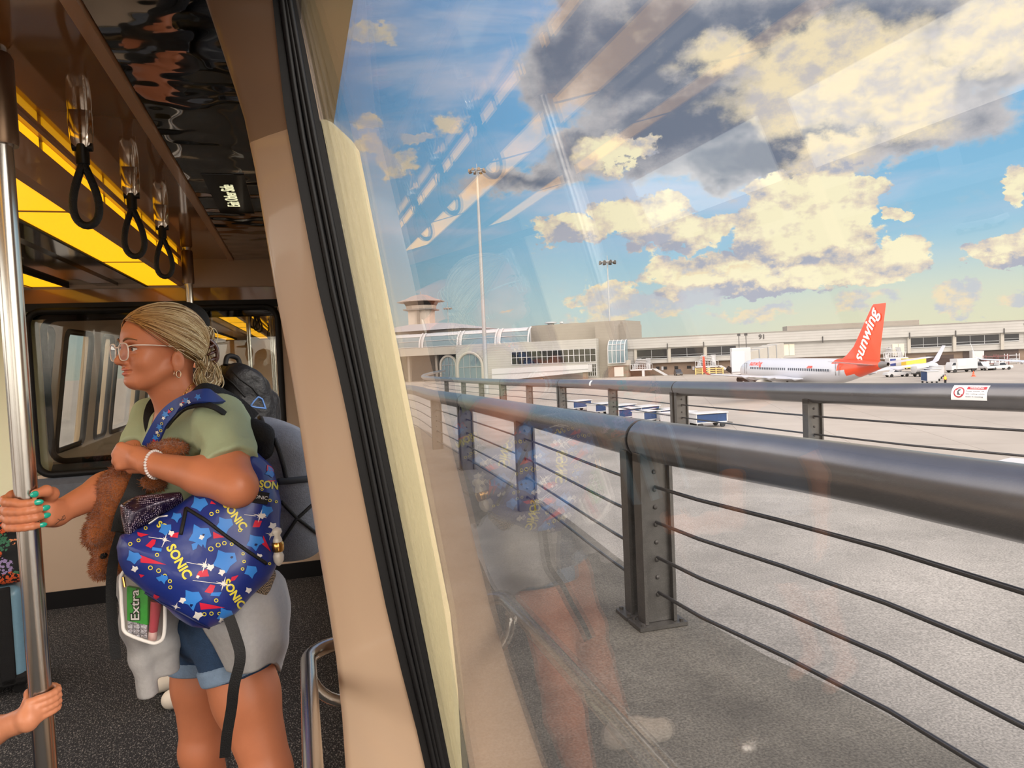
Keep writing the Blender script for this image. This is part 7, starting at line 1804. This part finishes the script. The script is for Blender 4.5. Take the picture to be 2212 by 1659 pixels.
def pickup(px, py, deg, label, m, bed=True):
    v = Veh('pickup_truck', label, 'truck', px, py, deg)
    v.prof('body', [(-2.6, .45), (-2.6, 1.0), (-.5, 1.0), (-.5, 1.02), (1.2, 1.05), (2.5, .98), (2.65, .5), (2.3, .4)], 1.85, m)
    v.prof('cab', [(-.6, 1.0), (-.45, 1.68), (.75, 1.70), (1.4, 1.04)], 1.7, m); v.prof('windows', [(-.48, 1.08), (-.36, 1.58), (.72, 1.6), (1.18, 1.08)], 1.74, VGL, .01)
    v.box('bed', (-2.5, -.75, 1.0), (-.7, .75, 1.04), DARKM); v.wheels((-1.6, 1.65), 1.7); return v
def car(px, py, deg, label, m, tall=0.0):
    v = Veh('car', label, 'car', px, py, deg)
    v.prof('body', [(-2.3, .4), (-2.3, 1.0), (-1.9, 1.05), (1.0, 1.05), (2.2, .92), (2.35, .45)], 1.85, m, .08)
    v.prof('cabin', [(-2.2, 1.0), (-1.9, 1.62+tall), (.3, 1.66+tall), (1.15, 1.02)], 1.66, m, .08); v.prof('windows', [(-2.0, 1.1), (-1.75, 1.52+tall), (.28, 1.56+tall), (.9, 1.1)], 1.70, VGL, .01); v.wheels((-1.4, 1.45), 1.66); return v
car(1465, 811, 200, 'dark sport utility car parked by the terminal wall, left of the jet bridge', mat('car_dark', (30, 34, 42), .25, coat=.5), .12)
pickup(1938, 814, 285, 'white flatbed pickup right behind the airliner tail cone', WHITEP)
pickup(2158, 799, 105, 'white pickup parked at the far right of the apron', WHITEP)
car(2124, 800, 190, 'white van facing us on the apron, left of the far right pickup', WHITEP, .3)
v = Veh('service_truck', 'white boxy ground service truck left of the orange cone', 'truck', 2077, 804, 100)
v.box('box_body', (-1.9, -1.1, .75), (3.0, 1.1, 3.0), WHITEP); v.prof('cab', [(-3.1, .55), (-3.1, 1.6), (-2.7, 2.3), (-1.9, 2.3), (-1.9, .55)], 2.0, WHITEP); v.prof('cab_window', [(-3.0, 1.62), (-2.66, 2.2), (-2.1, 2.2), (-2.1, 1.62)], 2.04, VGL, .01); v.box('louvre_panel', (-1.7, -1.14, 1.4), (.2, -1.09, 2.8), LGREY, .01); v.box('louvre_panel', (-1.7, 1.09, 1.4), (.2, 1.14, 2.8), LGREY, .01); v.box('chassis', (-3.0, -.9, .45), (3.0, .9, .75), DARKM); v.wheels((-2.3, 2.0), 1.9, .42)
def cart(px, py, deg, label, group, low=0.0):
    v = Veh('baggage_cart', label, 'cart', px, py, deg, group)
    v.box('deck', (-1.7, -.85, .45), (1.7, .85, .6), LGREY); v.box('roof', (-1.8, -1.0, 2.15-low), (1.8, 1.0, 2.27-low), WHITEP); v.box('end_panel', (-1.72, -.85, .6), (-1.62, .85, 2.15-low), WHITEP, .01); v.box('end_panel', (1.62, -.85, .6), (1.72, .85, 2.15-low), WHITEP, .01); v.box('curtain', (-1.6, -.86, .6), (1.6, -.80, 2.1-low), BLUEC, .01); v.box('curtain', (-1.6, .80, .6), (1.6, .86, 2.1-low), BLUEC, .01)
    v.wheels((-1.2, 1.2), 1.5, .26); mb = MB(); mb.tube([v.o+v.f*1.7+UP*.45, v.o+v.f*2.7+UP*.3], .05, 6); mb.build('tow_bar', DARKM, v.t, 40); return v
cg = 'baggage carts parked on the apron between the guardrails'
for (px, py, dg) in ((1250, 884, 70), (1300, 892, 74), (1342, 896, 72), (1352, 905, 76), (1392, 900, 74), (1402, 911, 70), (1440, 908, 75), (1466, 916, 78), (1530, 918, 95)):
    cart(px, py+4, dg, 'white and blue baggage cart, one of the group below the far guardrail', cg, .75)
for k, (px, py) in enumerate(((2008, 829), (2014, 823), (2019, 818), (2023, 814))):
    cart(px, py, 30, 'white baggage cart with blue sides, one of a train right of the airliner tail', 'baggage cart train right of the tail')
cart(2196, 1108, 75, 'white cart roof showing above the near guardrail at the right picture edge', None)
# cone, worker, fence, containers, loader, tanks
t = thing('traffic_cone', 'orange traffic cone on the apron at the right', 'cone', base_for(2103, 813)); b = base_for(2103, 813)
mb = MB(); mb.lathe([(.42, 0), (.42, .08), (.28, .09), (.06, 1.05)], b, UP, 14); mb.build('cone_body', mat('cone_orange', (228, 80, 40), .5), t, 40); mb = MB(); mb.lathe([(.215, .38), (.15, .62)], b, UP, 14); mb.build('reflective_band', WHITEP, t, 40)
t, Bw, pw_, Xw, aw, sw_ = passenger('ground worker in a yellow high-visibility vest standing by the baggage cart train', base_for(2042, 832)[:2], 1.75, np.array([-.3, -.95, 0]), None, None, SKIN, None)
t.location = (t.location[0], t.location[1], ZA)
for i, pr_ in enumerate(Bw.P): pass
def lifted(S, dz):
    d = np.array([0, 0, dz], np.float32); S.P = [(lambda p, fn=fn: fn(p-d), a+d if a[0] > -8 else a, b+d if b[0] < 8 else b, k, op) for fn, a, b, k, op in S.P]; return S
organic('body', lifted(Bw, ZA), .022, SKIN, t)
S = SDF(); S.ell(pw_(0, 0, 1.22), (.14, .20, .26), Xw, .05); S.ell(pw_(0, 0, 1.0), (.14, .19, .14), Xw, .05); organic('vest', lifted(S, ZA), .02, mat('hi_vis_yellow', (210, 220, 60), .7), t)
S = SDF()
for q in (1, -1): S.cap(pw_(0, q*.09, .92), pw_(0, q*.1, .1), .115, .075, .03)
organic('trousers', lifted(S, ZA), .02, CLD, t)
S = SDF(); S.ell(pw_(0, 0, 1.70), (.11, .09, .08), Xw, .02); organic('cap', lifted(S, ZA), .02, CLD, t)
fe = thing('wooden_fence', 'low pale yellow wooden fence in front of the terminal, left of the jet bridge', 'fence', F1.pt(F1.px(1530, 811, 6)[0], 6, ZA)); WOOD = mat('pale_yellow_wood', (196, 170, 110), .7)
s0, s1 = F1.px(1503, 811, 6)[0], F1.px(1562, 811, 6)[0]
for k in range(5): q = s0+(s1-s0)*k/4; mb = MB(); F1.box(mb, q-.15, q+.15, 5.9, 6.2, ZA, ZA+1.9); mb.build('post', WOOD, fe, 0)
for z in (.5, 1.05, 1.6): mb = MB(); F1.box(mb, s0, s1, 5.85, 6.0, ZA+z-.12, ZA+z+.12); mb.build('rail', WOOD, fe, 0)
v = Veh('cargo_container', 'white and blue cargo container behind the airliner tail', 'container', 1934, 797, 105); v.box('body', (-2.2, -1, .5), (2.2, 1, 2.9), WHITEP); v.box('blue_panel', (-1.9, -1.04, .9), (-.4, 1.04, 2.7), mat('container_blue', (40, 56, 120), .5), .01); v.wheels((-1.5, 1.5), 1.7, .25)
v = Veh('equipment_box', 'mustard yellow equipment box on the apron right of the tail', 'container', 1974, 797, 105); v.box('body', (-2.6, -1.1, .3), (2.6, 1.1, 2.6), YELP); v.box('lid', (-2.65, -1.15, 2.6), (2.65, 1.15, 2.75), YELP); v.wheels((-1.8, 1.8), 1.8, .3)
v = Veh('fuel_bowser', 'white tank trailer behind the baggage cart train', 'trailer', 1998, 813, 100); mb = MB(); mb.lathe([(.5, -2.6), (1.0, -2.4), (1.0, 2.4), (.5, 2.6)], v.o+UP*1.7, v.f, 18); mb.build('tank', WHITEP, v.t, 50); v.box('frame', (-2.5, -.8, .5), (2.5, .8, .75), DARKM); v.wheels((-1.6, 1.6), 1.7, .35)
v = Veh('cabin_loader', 'small white high loader standing behind the far truck, under the second airliner\'s wing', 'truck', 2110, 787, 120); v.box('raised_box', (-1.4, -1.1, 1.5), (1.4, 1.1, 3.6), WHITEP); v.box('chassis', (-1.9, -1, .4), (1.9, 1, .8), DARKM); v.box('lift_frame', (-.3, -.9, .8), (.3, .9, 1.5), LGREY); v.wheels((-1.2, 1.2), 1.8, .35)
MAR = mat('rack_maroon', (110, 58, 60), .7)
for k, (px, py, lb_t) in enumerate(((2140, 789, 'maroon equipment rack in the shade of the terminal base, left one of three'), (2163, 788, 'maroon equipment rack in the shade of the terminal base, middle one of three'), (2186, 786, 'pale equipment rack in the shade of the terminal base, right one of three'))):
    v = Veh('equipment_rack', lb_t, 'rack', px, py, 110, 'equipment racks at the terminal base'); m = MAR if k < 2 else LGREY
    for z in (.4, 1.3, 2.2): v.box('shelf', (-1.6, -.7, z), (1.6, .7, z+.12), m, .01)
    for a in (-1.5, 1.5):
        for b in (-.6, .6): v.box('upright', (a-.06, b-.06, 0), (a+.06, b+.06, 2.7), m, .01)
    for a in (-.9, .1, 1.0): v.box('crate', (a-.4, -.5, .52), (a+.4, .5, 1.2), LGREY if k != 1 else WHITEP, .02)
# parked vehicles seen through the next car's windows
for k, (x, y) in enumerate(((-62, 52), (-60, 64), (-64, 78))):
    v = Veh('car', ('white car', 'grey car', 'dark car')[k]+' parked outside, seen through the windows of the next car', 'car', 1465, 811, 0); v.t.name = 'car'
    d = np.array([x, y, ZA])-v.o; v.o = np.array([x, y, ZA], float); v.t.location = tuple(v.o); m = (WHITEP, LGREY, mat('car_dark', (30, 34, 42)))[k]
    v.prof('body', [(-2.3, .4), (-2.3, 1.0), (1.0, 1.05), (2.2, .92), (2.35, .45)], 1.85, m, .08); v.prof('cabin', [(-2.0, 1.0), (-1.7, 1.6), (.3, 1.62), (1.1, 1.02)], 1.66, VGL, .08); v.wheels((-1.4, 1.45), 1.66)
